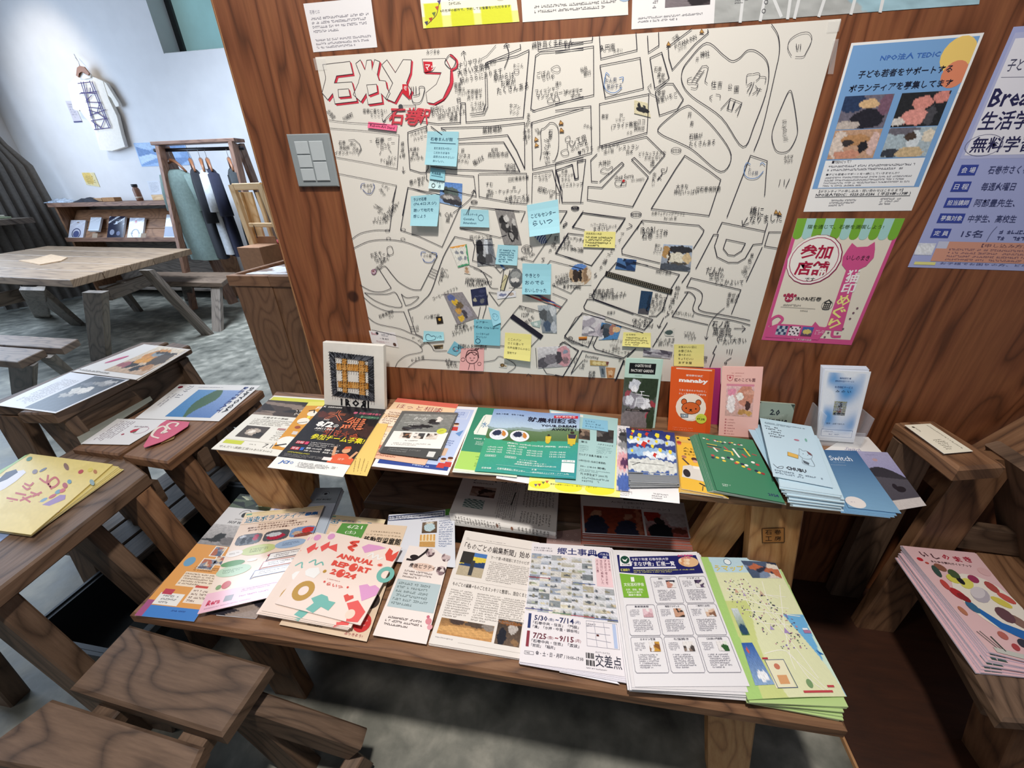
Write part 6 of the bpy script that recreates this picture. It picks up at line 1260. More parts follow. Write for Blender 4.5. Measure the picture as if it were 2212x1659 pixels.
s.poly([(.68,.86),(.70,.76),(.76,.74),(.86,.73),(.92,.76),(1,.79),(1,.86)],'e06038');s.ell(.83,.69,.055,c='d8a078');s.poly([(.78,.68),(.79,.64),(.86,.63),(.89,.67),(.86,.66)],'d05a34');s.line([(.7,.76),(.66,.66)],.04,'d8a078');s.line([(.94,.78),(.98,.7)],.035,'d8a078');s.up();s.text('はや',.80,.79,.88,.82,'f0c0a8',.02);s.rect(.6,.80,.72,.84,'f0e4de')
s.text('JCI',.09,.895,.22,.945,'3a6cb8',.03,shear=.2);s.ring(.255,.915,.02,w=.006,c='3a6cb8');s.greek(.34,.895,.78,.96,4,'5a5a5e');s.greek(.79,.90,.88,.93,2,'5a5a5e')
s.build('event_flyer','black tug-of-war event flyer with fiery red lettering and yellow headline on the shelf','flyer')
# E lavender flyer with children
s = lay(Y1([(1620,560),(2182,590),(1945,1130),(1338,1058)]),SH+.0012,.0007,'edeef2')
s.rect(.1,.05,.97,.9,'bccbec');s.up();s.line([(.55,.08),(.92,.08),(.92,.22),(.6,.22)],.006,'e8ecf6',closed=True);s.greek(.7,.1,.9,.2,3,'6c80b8');s.rect(.05,.9,.97,.955,'324a94');s.up();s.greek(.5,.91,.9,.945,1,'b8c8ea')
for cx,cy in ((.74,.31),(.82,.33),(.86,.84),(.94,.82)): s.ell(cx,cy,.035,c='e8c0a0');s.ell(cx,cy-.02,.035,.015,'5a3020');s.poly([(cx-.04,cy+.03),(cx+.04,cy+.03),(cx+.05,cy+.09),(cx-.05,cy+.09)],'c8403c')
s.poly([(.86,.46),(.95,.40),(.93,.50)],'6a94cc');s.greek(.7,.56,.9,.68,4,'5a70a8');s.rect(.75,.68,.86,.78,'d8b8a0')
s.build('children_flyer','lavender blue flyer with cartoon children lying under the peach flyer','flyer')
# F peach consultation flyer
s = lay(Y1([(1545,515),(2030,565),(1762,1050),(1163,965)]),SH+.003,.0007,'f3d3ac')
s.rect(0,0,1,.085,'dd6f5e');s.rect(0,.86,1,1,'f2bda0');s.rect(0,.82,.5,.87,'dd8068');s.up()
for b,c in ((.05,'f6ede0'),(.0,'a8564a')): s.text('ほっと相談',.1,.11,.82,.20,c,b);s.up()
s.ell(.12,.28,.16,.06,'f5dfc4');s.ell(.2,.45,.2,.08,'f6e4cc');s.ell(.24,.7,.22,.08,'f6e4cc');s.up()
s.greek(.05,.27,.32,.5,6,'8a5a4a');s.greek(.1,.52,.3,.58,2,'c87860');s.greek(.05,.64,.3,.8,4,'a88070');s.greek(.08,.88,.95,.97,3,'a0604c')
s.build('consultation_flyer','peach coloured flyer with red top band and bubble lettering under the grey exercise cards','flyer')
# G grey exercise cards (fanned)
g0 = Zq(Y1([(1590,625),(2015,640),(1870,985),(1400,950)]),SH+.0034)
for i in range(4):
    dx = i*.0035;q = [p+Vector((dx*(.5 if i % 2 else -.6),-.002*i+.006,.0009*i)) for p in g0]
    s = Sheet(q,.0008,'6a6a68');s.build('exercise_card','dark grey exercise card in the small fan, '+ORD[i],'card','grey exercise cards in a small fan')
s = lay(Y1([(1640,985),(1400,900),(1870,900),(1840,1005)]) and Y1([(1440,895),(1900,925),(1860,1005),(1400,950)]),SH+.0079,.0008,'4c4c4c');s.up();s.greek(.1,.2,.7,.7,2,'8a8a88');s.rect(.8,.3,.92,.85,'d9d9d6')
s.build('exercise_card','dark grey exercise card showing its lower edge with a white code box','card')
s = lay(Y1([(1600,640),(2012,650),(1888,920),(1440,900)]),SH+.0095,.0008,'efece6')
s.photo(0,0,1,.56,blobs(('8f908c','7c7e7a'),(.62,.42,.10,.12,'2a2a2c'),(.45,.7,.22,.08,'26262a'),(.2,.85,.1,.1,'2a2426'),(.72,.3,.05,.18,'e6e0d8'),(.7,.5,.08,.08,'3a3a3e'),(.3,.82,.2,.06,'3c3c40')),30,16)
s.up();s.text('Body',.24,.10,.5,.22,'d8d8d4',shear=.3);s.greek(.1,.02,.8,.06,1,'e0e0dc');s.text('moved exercise',.1,.26,.4,.31,'d8d8d4');s.text('Body lesson',.2,.34,.42,.38,'d8d8d4');s.ell(.87,.52,.09,c='cdd24c');s.up();s.greek(.82,.49,.92,.55,2,'6a6c30')
for i,c in enumerate(('9a6a4c','4a4a4c','b8a89c')): s.photo(.16+i*.24,.60,.36+i*.24,.76,patch(30+i,c,'d8ccc0','3c3430','e8e0d8'),9,6)
s.greek(.3,.80,.7,.84,1,'6a6864');s.greek(.1,.88,.85,.96,2,'9a9894')
s.build('exercise_card','top card of the grey exercise fan with a stretching figure and three small photos','card')
# L white leaflet, K bunting flyer, J pale teal, H green, I teal farm flyer
s = lay(Y2([(500,700),(1500,900),(740,1165),(458,1118)]),SH+.0005,.0004,'e9e6ea');s.k = 2;s.greek(.05,.9,.3,.97,2,'7a8ac0');s.build('white_leaflet','edge of a white leaflet with blue print sticking out below the green flyers','leaflet')
s = lay(Y2([(800,760),(1590,830),(1552,1288),(738,1222)]),SH+.0016,.0005,'efe98c')
for cx,r in ((.12,.12),(.44,.15),(.78,.16)): s.ell(cx,.9,r,r*.55,'e8e038')
s.up();s.text('夏期休業等のお知らせ、要予約にて承ります',.24,.86,.75,.885,'6a6440')
for u,v,c in ((.08,.91,'6a5a8a'),(.12,.90,'b0483a'),(.16,.86,'6a7a4a'),(.2,.84,'c05a48')): s.poly([(u-.02,v-.012),(u+.02,v-.018),(u+.003,v+.03)],c)
s.build('bunting_flyer','yellow flyer with bunting sticking out at the front edge of the shelf','flyer')
s = lay(Y2([(930,512),(1536,590),(1502,1212),(980,1150)]),SH+.0030,.0007,'a5c8c8',bump=lambda u,v: .006*max(0,u+v-1.75)**1.5)
s.rect(.02,.02,.5,.06,'e8e6e0');s.up();s.photo(.42,.26,.60,.42,patch(40,'3a3430','5a4c44','8a7868','25211f'),10,8);s.photo(.70,.22,.95,.42,patch(41,'2c2c2e','4a4a4c','3a3836','6a6866'),10,8)
s.text('魔法',.46,.44,.56,.47,'3c4c50',.01);s.text('ハチドリのメモ',.72,.45,.95,.475,'3c4c50',.01);s.greek(.44,.5,.6,.6,4,'7a9a9c');s.greek(.7,.49,.95,.6,5,'7a9a9c')
s.text('ガルグプ 会員 先着順',.42,.62,.78,.65,'2f3c40',.01);s.greek(.8,.62,.95,.64,1,'5a7074');s.text('10年7日0日 (仙台三者面談)',.42,.70,.85,.73,'2f3c40',.01);s.text('30~ (18:00 開場)',.44,.77,.85,.80,'2f3c40',.01);s.greek(.42,.815,.95,.85,2,'5a7074');s.text('円 大学生以下 2000 円',.44,.86,.88,.89,'2f3c40',.01);s.greek(.46,.9,.95,.97,2,'5a7074')
s.build('film_flyer','pale teal flyer with two dark photos, partly hidden right of the farming flyer','flyer')
s = lay(Y2([(1228,585),(1330,568),(1450,640),(1445,708),(1218,672)])[:1]+Y2([(1445,610),(1448,708),(1218,672)]),SH+.0042,.0003,'86bcd6');s.k = 2
s.text('むりその',.1,.22,.5,.36,'27506a');s.text('カレー そば',.12,.45,.72,.6,'27506a');s.text('めっちゃ おいしい!',.12,.7,.85,.84,'27506a')
s.build('sticky_note','pale blue sticky note lying on the pale teal flyer on the shelf','sticky note')
pile('green_flyer','green flyer copy left of the farming flyer','flyer','copies of the green flyer on the shelf',Y2([(285,495),(700,530),(600,1110),(72,1068)]),Y2([(290,490),(700,530),(600,1100),(76,1058)]),SH+.0006,SH+.0040,3,'e9efe6')
s = lay(Y2([(297,490),(720,520),(640,1110),(78,1048)]),SH+.0050,.0009,'3a8a6e',edge='f0f2ec')
s.rect(0,.74,1,1,'a9d267');s.rect(0,.975,1,1,'dfe9cf');s.up();s.poly([(.22,.13),(.6,.13),(.6,.48),(.12,.48),(.1,.44),(.18,.16)],'e9ebe2');s.up();s.line([(.22,.16),(.17,.46)],.008,'7ab0a0');s.text('水の環境',.2,.26,.62,.36,'3e78a8',.02)
s.greek(.15,.53,.6,.56,1,'e0efe6');s.greek(.2,.58,.6,.64,3,'d0e6da');s.greek(.28,.79,.6,.81,1,'4c7a3c');s.text('一般社団',.3,.82,.6,.85,'3c6a34');s.greek(.3,.87,.6,.93,3,'5c8a4c')
s.build('green_flyer','green and lime flyer with a white panel, top one left of the teal farming flyer','flyer')
wv = lambda u,v: .0022*(sin(u*8)+1)*(1-v*.3)
s = lay(Y2([(440,512),(1200,560),(1162,1135),(268,1062)]),SH+.0060,.0006,'3f9c84',bump=wv,grid=16,lift=.0004)
def farm(u,v):
    sky = mixc(C('86a2d2'),C('b3cade'),min(1,v/.3));hill = .30+.04*sin(u*5+.5)+.02*sin(u*13)
    if v < hill: return sky
    if v < hill+.04: return C('8aa0a0')
    if v < .52+.03*sin(u*6): return mixc(C('6a8460'),C('4f6e44'),(v-.3)/.2)
    return mixc(C('3fa07c'),C('2f8f9c'),max(0,min(1,(v-.5)*1.2+.6*(u-.5))))
s.photo(0,0,1,1,farm,40,40,grain=.04);s.up()
s.text('令和７年度',.04,.085,.19,.112,'23304c',.02);s.text('令和７年度',.22,.085,.37,.112,'23304c',.02)
s.rect(.71,.05,.98,.10,'c8283c');s.up();s.text('宮城県石巻市',.73,.06,.95,.088,'f4e8ea',.02);s.text('就農相談会',.42,.105,.97,.195,'1d2238',.035);s.text('YOUR DREAM',.58,.225,.97,.265,'1d2238',.03);s.text('AWAITS !',.70,.285,.97,.325,'1d2238',.03)
for cx in (.14,.37): s.ell(cx,.46,.105,c='e8ebf0');s.up();s.photo(cx-.08,.39,cx+.08,.53,blobs('c8ccd4',(.35,.35,.3,.35,'27304c'),(.85,.3,.15,.5,'c8823c'),(.5,.85,.5,.2,'dfe6ee')),10,8,mask=_oval);s.k -= 1
for cx,cy,k in ((.68,.46,.8),(.93,.44,1.25)): s.ell(cx,cy-.07*k,.018*k,c='3a2c28');s.poly([(cx-.04*k,cy-.04*k),(cx+.04*k,cy-.04*k),(cx+.03*k,cy+.08*k),(cx-.03*k,cy+.08*k)],'d0b83a');s.poly([(cx-.035*k,cy-.045*k),(cx+.035*k,cy-.045*k),(cx+.03*k,cy+.01),(cx-.03*k,cy+.01)],'3a3448' if k > 1 else 'd8c040');s.rect(cx-.015,cy+.08*k,cx+.015,cy+.10*k,'c8b040')
for i,t in enumerate(('[実施日]','[相談時間]')): s.text(t,.26+i*.4,.575,.37+i*.4,.60,'eaf6f0',.01)
s.text('2025年6月~2026年2月',.39,.575,.64,.60,'eaf6f0',.01);s.text('毎月第1・3月曜日',.27,.615,.47,.64,'eaf6f0',.01);s.text('(祝日を除く)',.8,.575,.92,.60,'eaf6f0',.01)
for i in range(3):
    y = .655+i*.033
    for x,t in ((.06,'6月4日,18日'),(.27,'6月2日,16日'),(.48,'8月18日,25日'),(.72,'13:00~14:00')): s.text(t,x,y,x+.16,y+.022,'eaf6f0',.005)
for x in (.06,.27): s.line([(x,.775),(x+.11,.775),(x+.11,.80),(x,.80)],.003,'eaf6f0',closed=True);s.text('実施場所',x+.01,.78,x+.1,.797,'eaf6f0')
s.text('オンライン(ZOOM)',.42,.80,.60,.82,'eaf6f0',.005);s.text('石巻市農業担い手センター',.40,.828,.70,.85,'eaf6f0',.005);s.text('(宮城県石巻市北上町橋浦字行人前168)',.38,.858,.80,.88,'eaf6f0',.005)
s.rect(.85,.77,.98,.80,'f0f4f2');s.rect(.85,.81,.98,.93,'dfe9e8');s.up();s.text('お申し込み',.865,.776,.965,.795,'2c6c74');s.line([(.2,.905),(.98,.935)],.002,'bfe0dc');s.line([(.2,.965),(.98,.985)],.002,'bfe0dc');s.text('主 催',.56,.91,.61,.93,'eaf6f0',.01);s.text('石巻市農業担い手センター',.22,.94,.50,.965,'eaf6f0',.005);s.text('一般社団法人イシノマキ・ファーム内)',.55,.945,.93,.967,'eaf6f0',.005);s.text('石巻地農',.06,.945,.16,.967,'eaf6f0',.005)
s.build('farming_flyer','landscape teal and sky-blue farming consultation flyer in the middle of the shelf','flyer')
# M, N
s = lay(Y2([(1520,830),(2060,900),(2082,1342),(1530,1285)]),SH+.0010,.0004,'efecec');s.k = 2;s.greek(.05,.88,.28,.97,3,'7a7a80');s.greek(.56,.86,.85,.97,3,'7a7a80');s.build('white_flyer','white flyer with small print under the blue comic magazines','flyer')
s = lay(Y2([(1530,650),(1640,660),(1640,1235),(1520,1225)]),SH+.0046,.0005,'d9cfd6')
s.photo(0,0,1,1,blobs(('d8d4d6','cfc6cc'),(.6,.2,.5,.1,'4a4a4c'),(.6,.35,.5,.06,'8a8a8c'),(.5,.6,.5,.14,'d9a0a8'),(.6,.62,.3,.07,'5a3458'),(.6,.9,.6,.12,'4a64a8')),8,30);s.up();s.text('20',.1,.06,.7,.1,'2c2c30',.02);s.text('電',.2,.14,.7,.19,'2c2c30',.02)
s.build('strip_flyer','narrow pink and grey flyer strip between the teal flyer and blue magazines','flyer')
# O blue comic-style magazines
pile('blue_magazine','blue magazine copy in the pile under the two top ones','magazine','copies of the blue leaf-covered magazine',Y2([(1640,760),(2040,800),(2075,1195),(1640,1205)]),Y2([(1605,690),(2030,760),(2062,1150),(1638,1130)]),SH+.0054,SH+.020,8,'7e8288',edge='d8dad8',jit=.003)
def mag(s):
    s.photo(0,0,1,1,blobs(('1f2f6c','3a5a9c'),(.5,.30,.5,.09,'b9cbe0'),(.3,.33,.3,.05,'dfe8f0'),(.5,.55,.6,.10,'8fb0d4'),(.7,.62,.3,.08,'dce6ee'),(.5,.85,.7,.14,'cfd2ce'),(.2,.1,.3,.05,'2c3c84')),26,34,grain=.06);s.up()
    for u,v,w in ((.18,.07,.09),(.35,.17,.12),(.82,.14,.13),(.12,.24,.1),(.78,.3,.08),(.66,.42,.09),(.3,.27,.08),(.12,.55,.07),(.85,.5,.1)): s.poly([(u-w*.5,v),(u-w*.2,v-w*.5),(u+w*.5,v-w*.35),(u+w*.35,v+w*.4),(u-.1*w,v+w*.5)],'e8d338')
    for u,v,w in ((.55,.12,.10),(.15,.14,.07),(.45,.38,.15),(.7,.62,.10),(.28,.42,.08),(.58,.3,.07)): s.poly([(u-w*.6,v+w*.2),(u-w*.1,v-w*.5),(u+w*.6,v-w*.2),(u+w*.2,v+w*.15),(u+w*.1,v+w*.7),(u-w*.25,v+w*.4)],'c4342c')
    s.rect(.1,.0,.7,.045,'24202a');s.up();s.text('石ノ森萬画館',.14,.006,.66,.038,'c8343c',.03)
    s.line([(.05,.8),(.9,.84)],.012,'4a4c50');s.line([(.1,.86),(.3,.8)],.02,'3a3c40')
s = lay(Y2([(1690,690),(2035,715),(2060,1095),(1760,1085)]),SH+.0225,.002,'3a5a9c',edge='dfe1e0');mag(s);s.build('blue_magazine','second blue magazine from the top, shifted a little to the right','magazine')
s = lay(Y2([(1608,672),(1935,700),(1990,1075),(1630,1062)]),SH+.0250,.002,'3a5a9c',edge='dfe1e0');mag(s);s.build('blue_magazine','topmost blue magazine with yellow leaves and red shapes on its cover','magazine')
# P yellow cat-town booklets
qb = Y3([(705,905),(960,930),(1220,1500),(740,1440)]);qt = Y3([(705,895),(950,925),(1165,1470),(760,1395)])
pile('yellow_booklet','yellow town booklet copy under the top one','booklet','copies of the yellow town booklet',qb,qt,SH+.0006,SH+.0075,4,'dcae3c',edge='efe9dc')
s = lay(qt,SH+.0092,.0016,'e9b840',edge='f0ebe0');s.k = 2
s.rect(.02,.06,1,.12,'d9b25a');s.poly([(.02,.02),(.14,.02),(.1,.055),(.04,.05)],'25222a');s.poly([(.45,.02),(.62,.03),(.6,.06),(.48,.06)],'25222a');s.ell(.1,.16,.08,c='d07a60');s.ell(.1,.13,.09,.03,'b03a30')
for i,t in enumerate(('人と','緒に暮らす','まちづくり')): s.text(t,.22,.22+i*.06,.6+.1*i,.26+i*.06,'5a4a20',.01)
s.ell(.2,.42,.08,c='b07860');s.line([(.15,.46),(.3,.55)],.06,'4a3a3c');s.ell(.52,.44,.1,.035,'4a2c2c');s.ell(.52,.48,.07,c='d8a088');s.poly([(.05,.80),(.12,.60),(.35,.56),(.6,.62),(.62,.82)],'d6d2cc');s.ell(.2,.72,.1,.07,'25222a');s.rect(.42,.57,.62,.62,'e9e6e0');s.ell(.75,.72,.08,c='c89080');s.line([(.5,.86),(.72,.92)],.05,'25222a');s.line([(.56,.9),(.52,.97)],.02,'25222a');s.line([(.7,.92),(.72,.97)],.02,'25222a')
s.build('yellow_booklet','topmost yellow town booklet with cats and people, left of the green booklets','booklet')
# Q green booklets
qb = Y3([(838,905),(1300,980),(1760,1555),(1010,1430)]);qt = Y3([(900,875),(1400,935),(1742,1540),(1085,1415)])
pile('green_booklet','dark green booklet copy fanned under the top one','booklet','copies of the dark green booklet',qb,qt,SH+.0095,SH+.020,5,'3f7a5c',edge='cfe0d4',jit=.0006)
s = lay(Y3([(922,865),(1440,930),(1752,1532),(1100,1410)]),SH+.0225,.002,'3f7f5f',edge='2c5c44');s.k = 2
Rn = random.Random(5)
glyphset = [(.12,.10),(.27,.12),(.42,.14),(.57,.13),(.72,.12)]
for u,v in glyphset:
    for c in ('e8d060','28304c','c24a4c','eceae2'):
        du,dv = Rn.uniform(-.05,.05),Rn.uniform(-.02,.02);s.poly([(u+du-.03,v+dv),(u+du,v+dv-.012),(u+du+.03,v+dv),(u+du,v+dv+.014)],c)
for p in (([(.10,.205),(.27,.215)],.02,'e3c648'),([(.09,.225),(.34,.245)],.022,'28304c'),([(.10,.26),(.3,.285)],.022,'b8434a'),([(.2,.27),(.24,.33)],.035,'eceae2'),([(.40,.225),(.44,.27)],.03,'c24a4c'),([(.38,.29),(.50,.30),(.50,.36)],.03,'e3c648'),([(.55,.24),(.60,.38)],.035,'eceae2'),([(.64,.22),(.82,.23)],.022,'28304c'),([(.76,.2),(.80,.33)],.03,'e3c648'),([(.68,.32),(.72,.36)],.04,'c24a4c'),([(.86,.29),(.92,.30)],.025,'b8434a')): s.line(*p)
for u,v,c in ((.13,.42,'c24a4c'),(.12,.46,'28304c'),(.2,.45,'e3c648'),(.3,.44,'eceae2'),(.4,.42,'28304c'),(.45,.44,'eceae2'),(.3,.49,'e3c648'),(.5,.5,'c24a4c'),(.53,.48,'e3c648'),(.66,.51,'eceae2'),(.6,.5,'28304c'),(.6,.54,'e3c648'),(.68,.57,'c24a4c'),(.8,.44,'eceae2'),(.86,.47,'c24a4c'),(.82,.6,'e3c648'),(.88,.61,'9a3438'),(.79,.58,'28304c')): s.ell(u,v,.032,c=c,n=12)
s.greek(.1,.88,.28,.925,2,'dfe9e0');s.text('2024',.80,.90,.95,.94,'26305c',.03)
s.build('green_booklet','topmost dark green booklet with scattered coloured shapes and 2024','booklet')
# R pale blue leaflets
for i,q in enumerate(([(60,605),(420,640),(620,1100),(330,1090)],[(95,562),(440,600),(640,1080),(330,1060)])):
    s = lay(Y4(q),SH+.0245+.0015*i+.020*0,.001,'a9c8da',edge='d6e8f0');s.k = 2;s.greek(.2,.1,.32,.3,5,'4a7aa0');s.build('pale_blue_leaflet',['pale blue leaflet sticking out furthest left behind the pale blue pile','pale blue leaflet peeping out just left of the pale blue pile top'][i],'leaflet')
qb = Y4([(290,640),(760,700),(790,1250),(285,1195)]);qt = Y4([(200,560),(590,620),(815,1120),(330,1060)])
pile('pale_blue_leaflet','pale blue folded leaflet in the fanned pile','leaflet','fanned pale blue leaflets',Y4([(330,720),(600,760),(790,1252),(400,1215)]),Y4([(230,620),(590,650),(790,1120),(300,1045)]),SH+.0006,SH+.038,15,'c2dbe8',edge='e2f0f6',jit=.004)
s = lay(Y4([(145,525),(548,592),(722,1060),(255,970)]),SH+.0420,.0012,'bfd8e6',edge='e2f0f6',bump=lambda u,v: .004*(1-v),grid=8,lift=.0003);s.k = 2
s.greek(.08,.07,.9,.11,2,'4c5c6c');
for i in range(5): s.greek(.06+.015*i,.14+i*.045,.55+.05*(i % 2),.175+i*.045,1,'2c2c38')
s.ell(.62,.33,.05,.015,'b87a8c');s.ell(.8,.3,.02,.03,'7ab0a0')
s.curve([(.62,.48),(.60,.54),(.58,.60),(.66,.64),(.78,.62),(.82,.55),(.74,.50),(.68,.51)],.006,'6a7078',closed=True);s.poly([(.74,.50),(.80,.53),(.82,.57),(.76,.55)],'7a4a4c');s.poly([(.38,.575),(.56,.60),(.54,.66),(.36,.64)],'dcb25a');s.up();s.line([(.38,.575),(.56,.60),(.54,.66),(.36,.64)],.006,'8a6a30',closed=True);s.curve([(.62,.64),(.60,.72),(.70,.74),(.80,.73),(.78,.63)],.006,'6a7078');s.poly([(.62,.67),(.72,.70),(.70,.73),(.62,.71)],'55606a');s.ell(.66,.56,.008,c='2c2c30');s.ell(.74,.57,.008,c='2c2c30')
s.curve([(.05,.82),(.12,.87),(.2,.86),(.22,.83),(.16,.84),(.1,.87)],.008,'4a4a55');s.text('CHUBU',.27,.815,.62,.865,'2c2c34',.03);s.greek(.05,.89,.95,.96,2,'7a8a98')
s.build('pale_blue_leaflet','topmost pale blue leaflet with a cat doodle holding a yellow card','leaflet')
# S blue gradient brochures, T seascape poster, white sheet
s = lay(Y4([(840,655),(995,665),(1180,870),(600,800)]),SH+.0006,.0004,'e6e2de');s.k = 2;s.text('Switch',.3,.55,.6,.68,'9a94b0',.01);s.build('white_flyer','white sheet under the acrylic leaflet stand at the back of the shelf','flyer')
s = lay(Y4([(905,775),(1145,785),(1425,1065),(1420,1280),(1180,1280)])[:2]+Y4([(1450,1200),(1180,1245)]),SH+.0018,.0006,'c9c2c0')
s.photo(0,0,1,1,lambda u,v: (mixc(C('a9a6c6'),C('8e8cb4'),v*1.5) if v < .34+.2*u-.12*sin(u*3) else (C('34343c') if v < .46+.1*u else (mixc(C('5a5860'),C('47454e'),v) if v < .86 else C('c4bdba')))),26,40,grain=.08)
s.up();s.ell(.42,.17,.08,c='b89aa0');s.greek(.2,.06,.9,.08,1,'7a78a0');s.ell(.5,.66,.07,.05,'25222a');s.ell(.62,.71,.14,.05,'211f26');s.build('seascape_flyer','purple and dark grey seascape flyer at the right end of the shelf','flyer')
qS = Y4([(612,765),(903,772),(1255,1262),(842,1215)])
pile('blue_brochure','blue gradient brochure copy beneath the top one','brochure','copies of the blue gradient brochure',Y4([(620,800),(800,800),(1175,1303),(790,1262)]),Y4([(612,775),(880,780),(1240,1272),(850,1235)]),SH+.003,SH+.0065,3,'6f9cc0',edge='a9c4da')
s = lay(qS,SH+.0082,.0010,'3a689c');s.photo(0,0,1,1,lambda u,v: mixc(C('34608f'),C('7aa4c4'),v),4,40,grain=.02);s.up()
s.text('Switch',.15,.115,.72,.21,'dfe6ee',.01);s.greek(.2,.23,.7,.245,1,'b9c9da');s.greek(.1,.285,.75,.30,1,'b9c9da');s.ell(.2,.91,.20,c='e3dcd8');s.up();s.greek(.1,.9,.28,.92,1,'a09ab0')
s.build('blue_brochure','topmost blue gradient brochure with white lettering and a pale disc','brochure')

# ---------------------------------------------------------------- upright things on the shelf
def stand(q,yt,yb,th,col,edge=None,mat=None,**k):
    return Sheet([py(*q[0],yt),py(*q[1],yt),py(*q[2],yb),py(*q[3],yb)],th,col,edge,mat=mat or MI_GLOSS,**k)
def onshelf(s):       # let the lower edge rest exactly on the plank
    pass
# string-art board
t = empty('string_art_board',(-.56,-.06,SH),'white square board with black and orange string-art crest above black lettering','sign board')
def bz(x,v,y):     # point of photo column x on plane y at height z=v
    return None
q0,q1 = py(697,738.6,-.055),py(828,747,-.055);a = py(704,890,-.080);b = py(831,886.5,-.080);a.z = b.z = SH+.001;q = [q0,q1,b,a]
slab('board',[q[0],q[1],q[2],q[3]],.018,flat('whitewashed_board','e9e6de',.7,noise=.03),t,.001)
s = Sheet([p+Vector((0,-.0006,0)) for p in q],.0002,'e9e6de',mat=MI_MATTE,lift=.0007);s.fs.clear();s.cs.clear();s.k = 2
Rn = random.Random(2)
F_ = lambda x,y: ((x-1490)/660,(y-898)/700)
o = [(.115,.135),(.84,.165),(.84,.855),(.155,.81)];i_ = [(.205,.205),(.755,.235),(.755,.78),(.225,.735)]
for k in range(4):
    a,b,c,d = o[k],o[(k+1) % 4],i_[(k+1) % 4],i_[k];s.poly([a,b,c,d],'3d4148')
s.up()
for k in range(4):
    a,b,c,d = o[k],o[(k+1) % 4],i_[(k+1) % 4],i_[k]
    for j in range(34):
        f = j/34;g = min(1,f+.07);P0 = (lerp(a[0],b[0],f),lerp(a[1],b[1],f));P1 = (lerp(d[0],c[0],g),lerp(d[1],c[1],g));s.line([P0,P1],.006,Rn.choice(('24262c','6a6e78','34363e')));P2 = (lerp(d[0],c[0],f),lerp(d[1],c[1],f));P3 = (lerp(a[0],b[0],g),lerp(a[1],b[1],g));s.line([P2,P3],.005,Rn.choice(('1c1e24','8a8e98')))
s.build('black_string_frame','black thread frame wound round nails',parent=t,kind='stuff')
for bi,(x0,y0,x1,y1,hor) in enumerate(((.23,.30,.765,.40,1),(.25,.575,.765,.67,1),(.325,.225,.405,.76,0),(.60,.24,.70,.77,0))):
    s = Sheet([p+Vector((0,-.0014-.0005*(bi//2),0)) for p in q],.0002,'e9e6de',mat=MI_MATTE,lift=.0004);s.fs.clear();s.cs.clear();s.k = 1
    s.rect(x0,y0,x1,y1,'dca454');s.up();n = 26
    for j in range(n):
        f,g = j/n,min(1,(j+1.3)/n)
        if hor: s.line([(lerp(x0,x1,f),y0),(lerp(x0,x1,g),y1)],.006,Rn.choice(('c47a26','e8b468','b06a20')));s.line([(lerp(x0,x1,f),y1),(lerp(x0,x1,g),y0)],.005,Rn.choice(('d08a30','efc27c')))
        else: s.line([(x0,lerp(y0,y1,f)),(x1,lerp(y0,y1,g))],.006,Rn.choice(('c47a26','e8b468','b06a20')));s.line([(x1,lerp(y0,y1,f)),(x0,lerp(y0,y1,g))],.005,Rn.choice(('d08a30','efc27c')))
    s.build('orange_string_band',parent=t,kind='stuff')
nv,nf = [],[]
W4 = lambda u,v: q[0]*(1-u)*(1-v)+q[1]*u*(1-v)+q[2]*u*v+q[3]*(1-u)*v
def nail(u,v):
    p = W4(u,v);b_ = len(nv);r = .0009
    for d in (0,-.008):
        for k in range(4): nv.append(p+Vector((r*cos(k*pi/2),d,r*sin(k*pi/2))))
    nf.extend([(b_+k,b_+(k+1) % 4,b_+4+(k+1) % 4,b_+4+k) for k in range(4)]+[(b_+4,b_+5,b_+6,b_+7)])
for k in range(4):
    for P_,Q_ in ((o[k],o[(k+1) % 4]),(i_[k],i_[(k+1) % 4])):
        for j in range(16): nail(lerp(P_[0],Q_[0],j/16),lerp(P_[1],Q_[1],j/16))
for x0,y0,x1,y1 in ((.23,.30,.765,.40),(.25,.575,.765,.67)):
    for j in range(14): nail(lerp(x0,x1,j/13),y0);nail(lerp(x0,x1,j/13),y1)
for x0,y0,x1,y1 in ((.325,.225,.405,.76),(.60,.24,.70,.77)):
    for j in range(14): nail(x0,lerp(y0,y1,j/13));nail(x1,lerp(y0,y1,j/13))
mk('nails',nv,nf,M_BLACK,t)['kind'] = 'stuff'
s = Sheet([p+Vector((0,-.0006,0)) for p in q],.0002,'e9e6de',mat=MI_MATTE,lift=.0004);s.fs.clear();s.cs.clear();s.k = 2
s.rect(.285,.85,.31,.963,'16161a');s.text('R',.36,.852,.45,.965,'16161a',.04);s.text('O',.475,.855,.59,.968,'16161a',.04)
gl = glyphs('R',.04);
s.text('R',.70,.858,.61,.97,'16161a',.04);s.rect(.725,.86,.75,.975,'16161a')
s.build('black_lettering','black capital letters, the second R mirrored',parent=t)

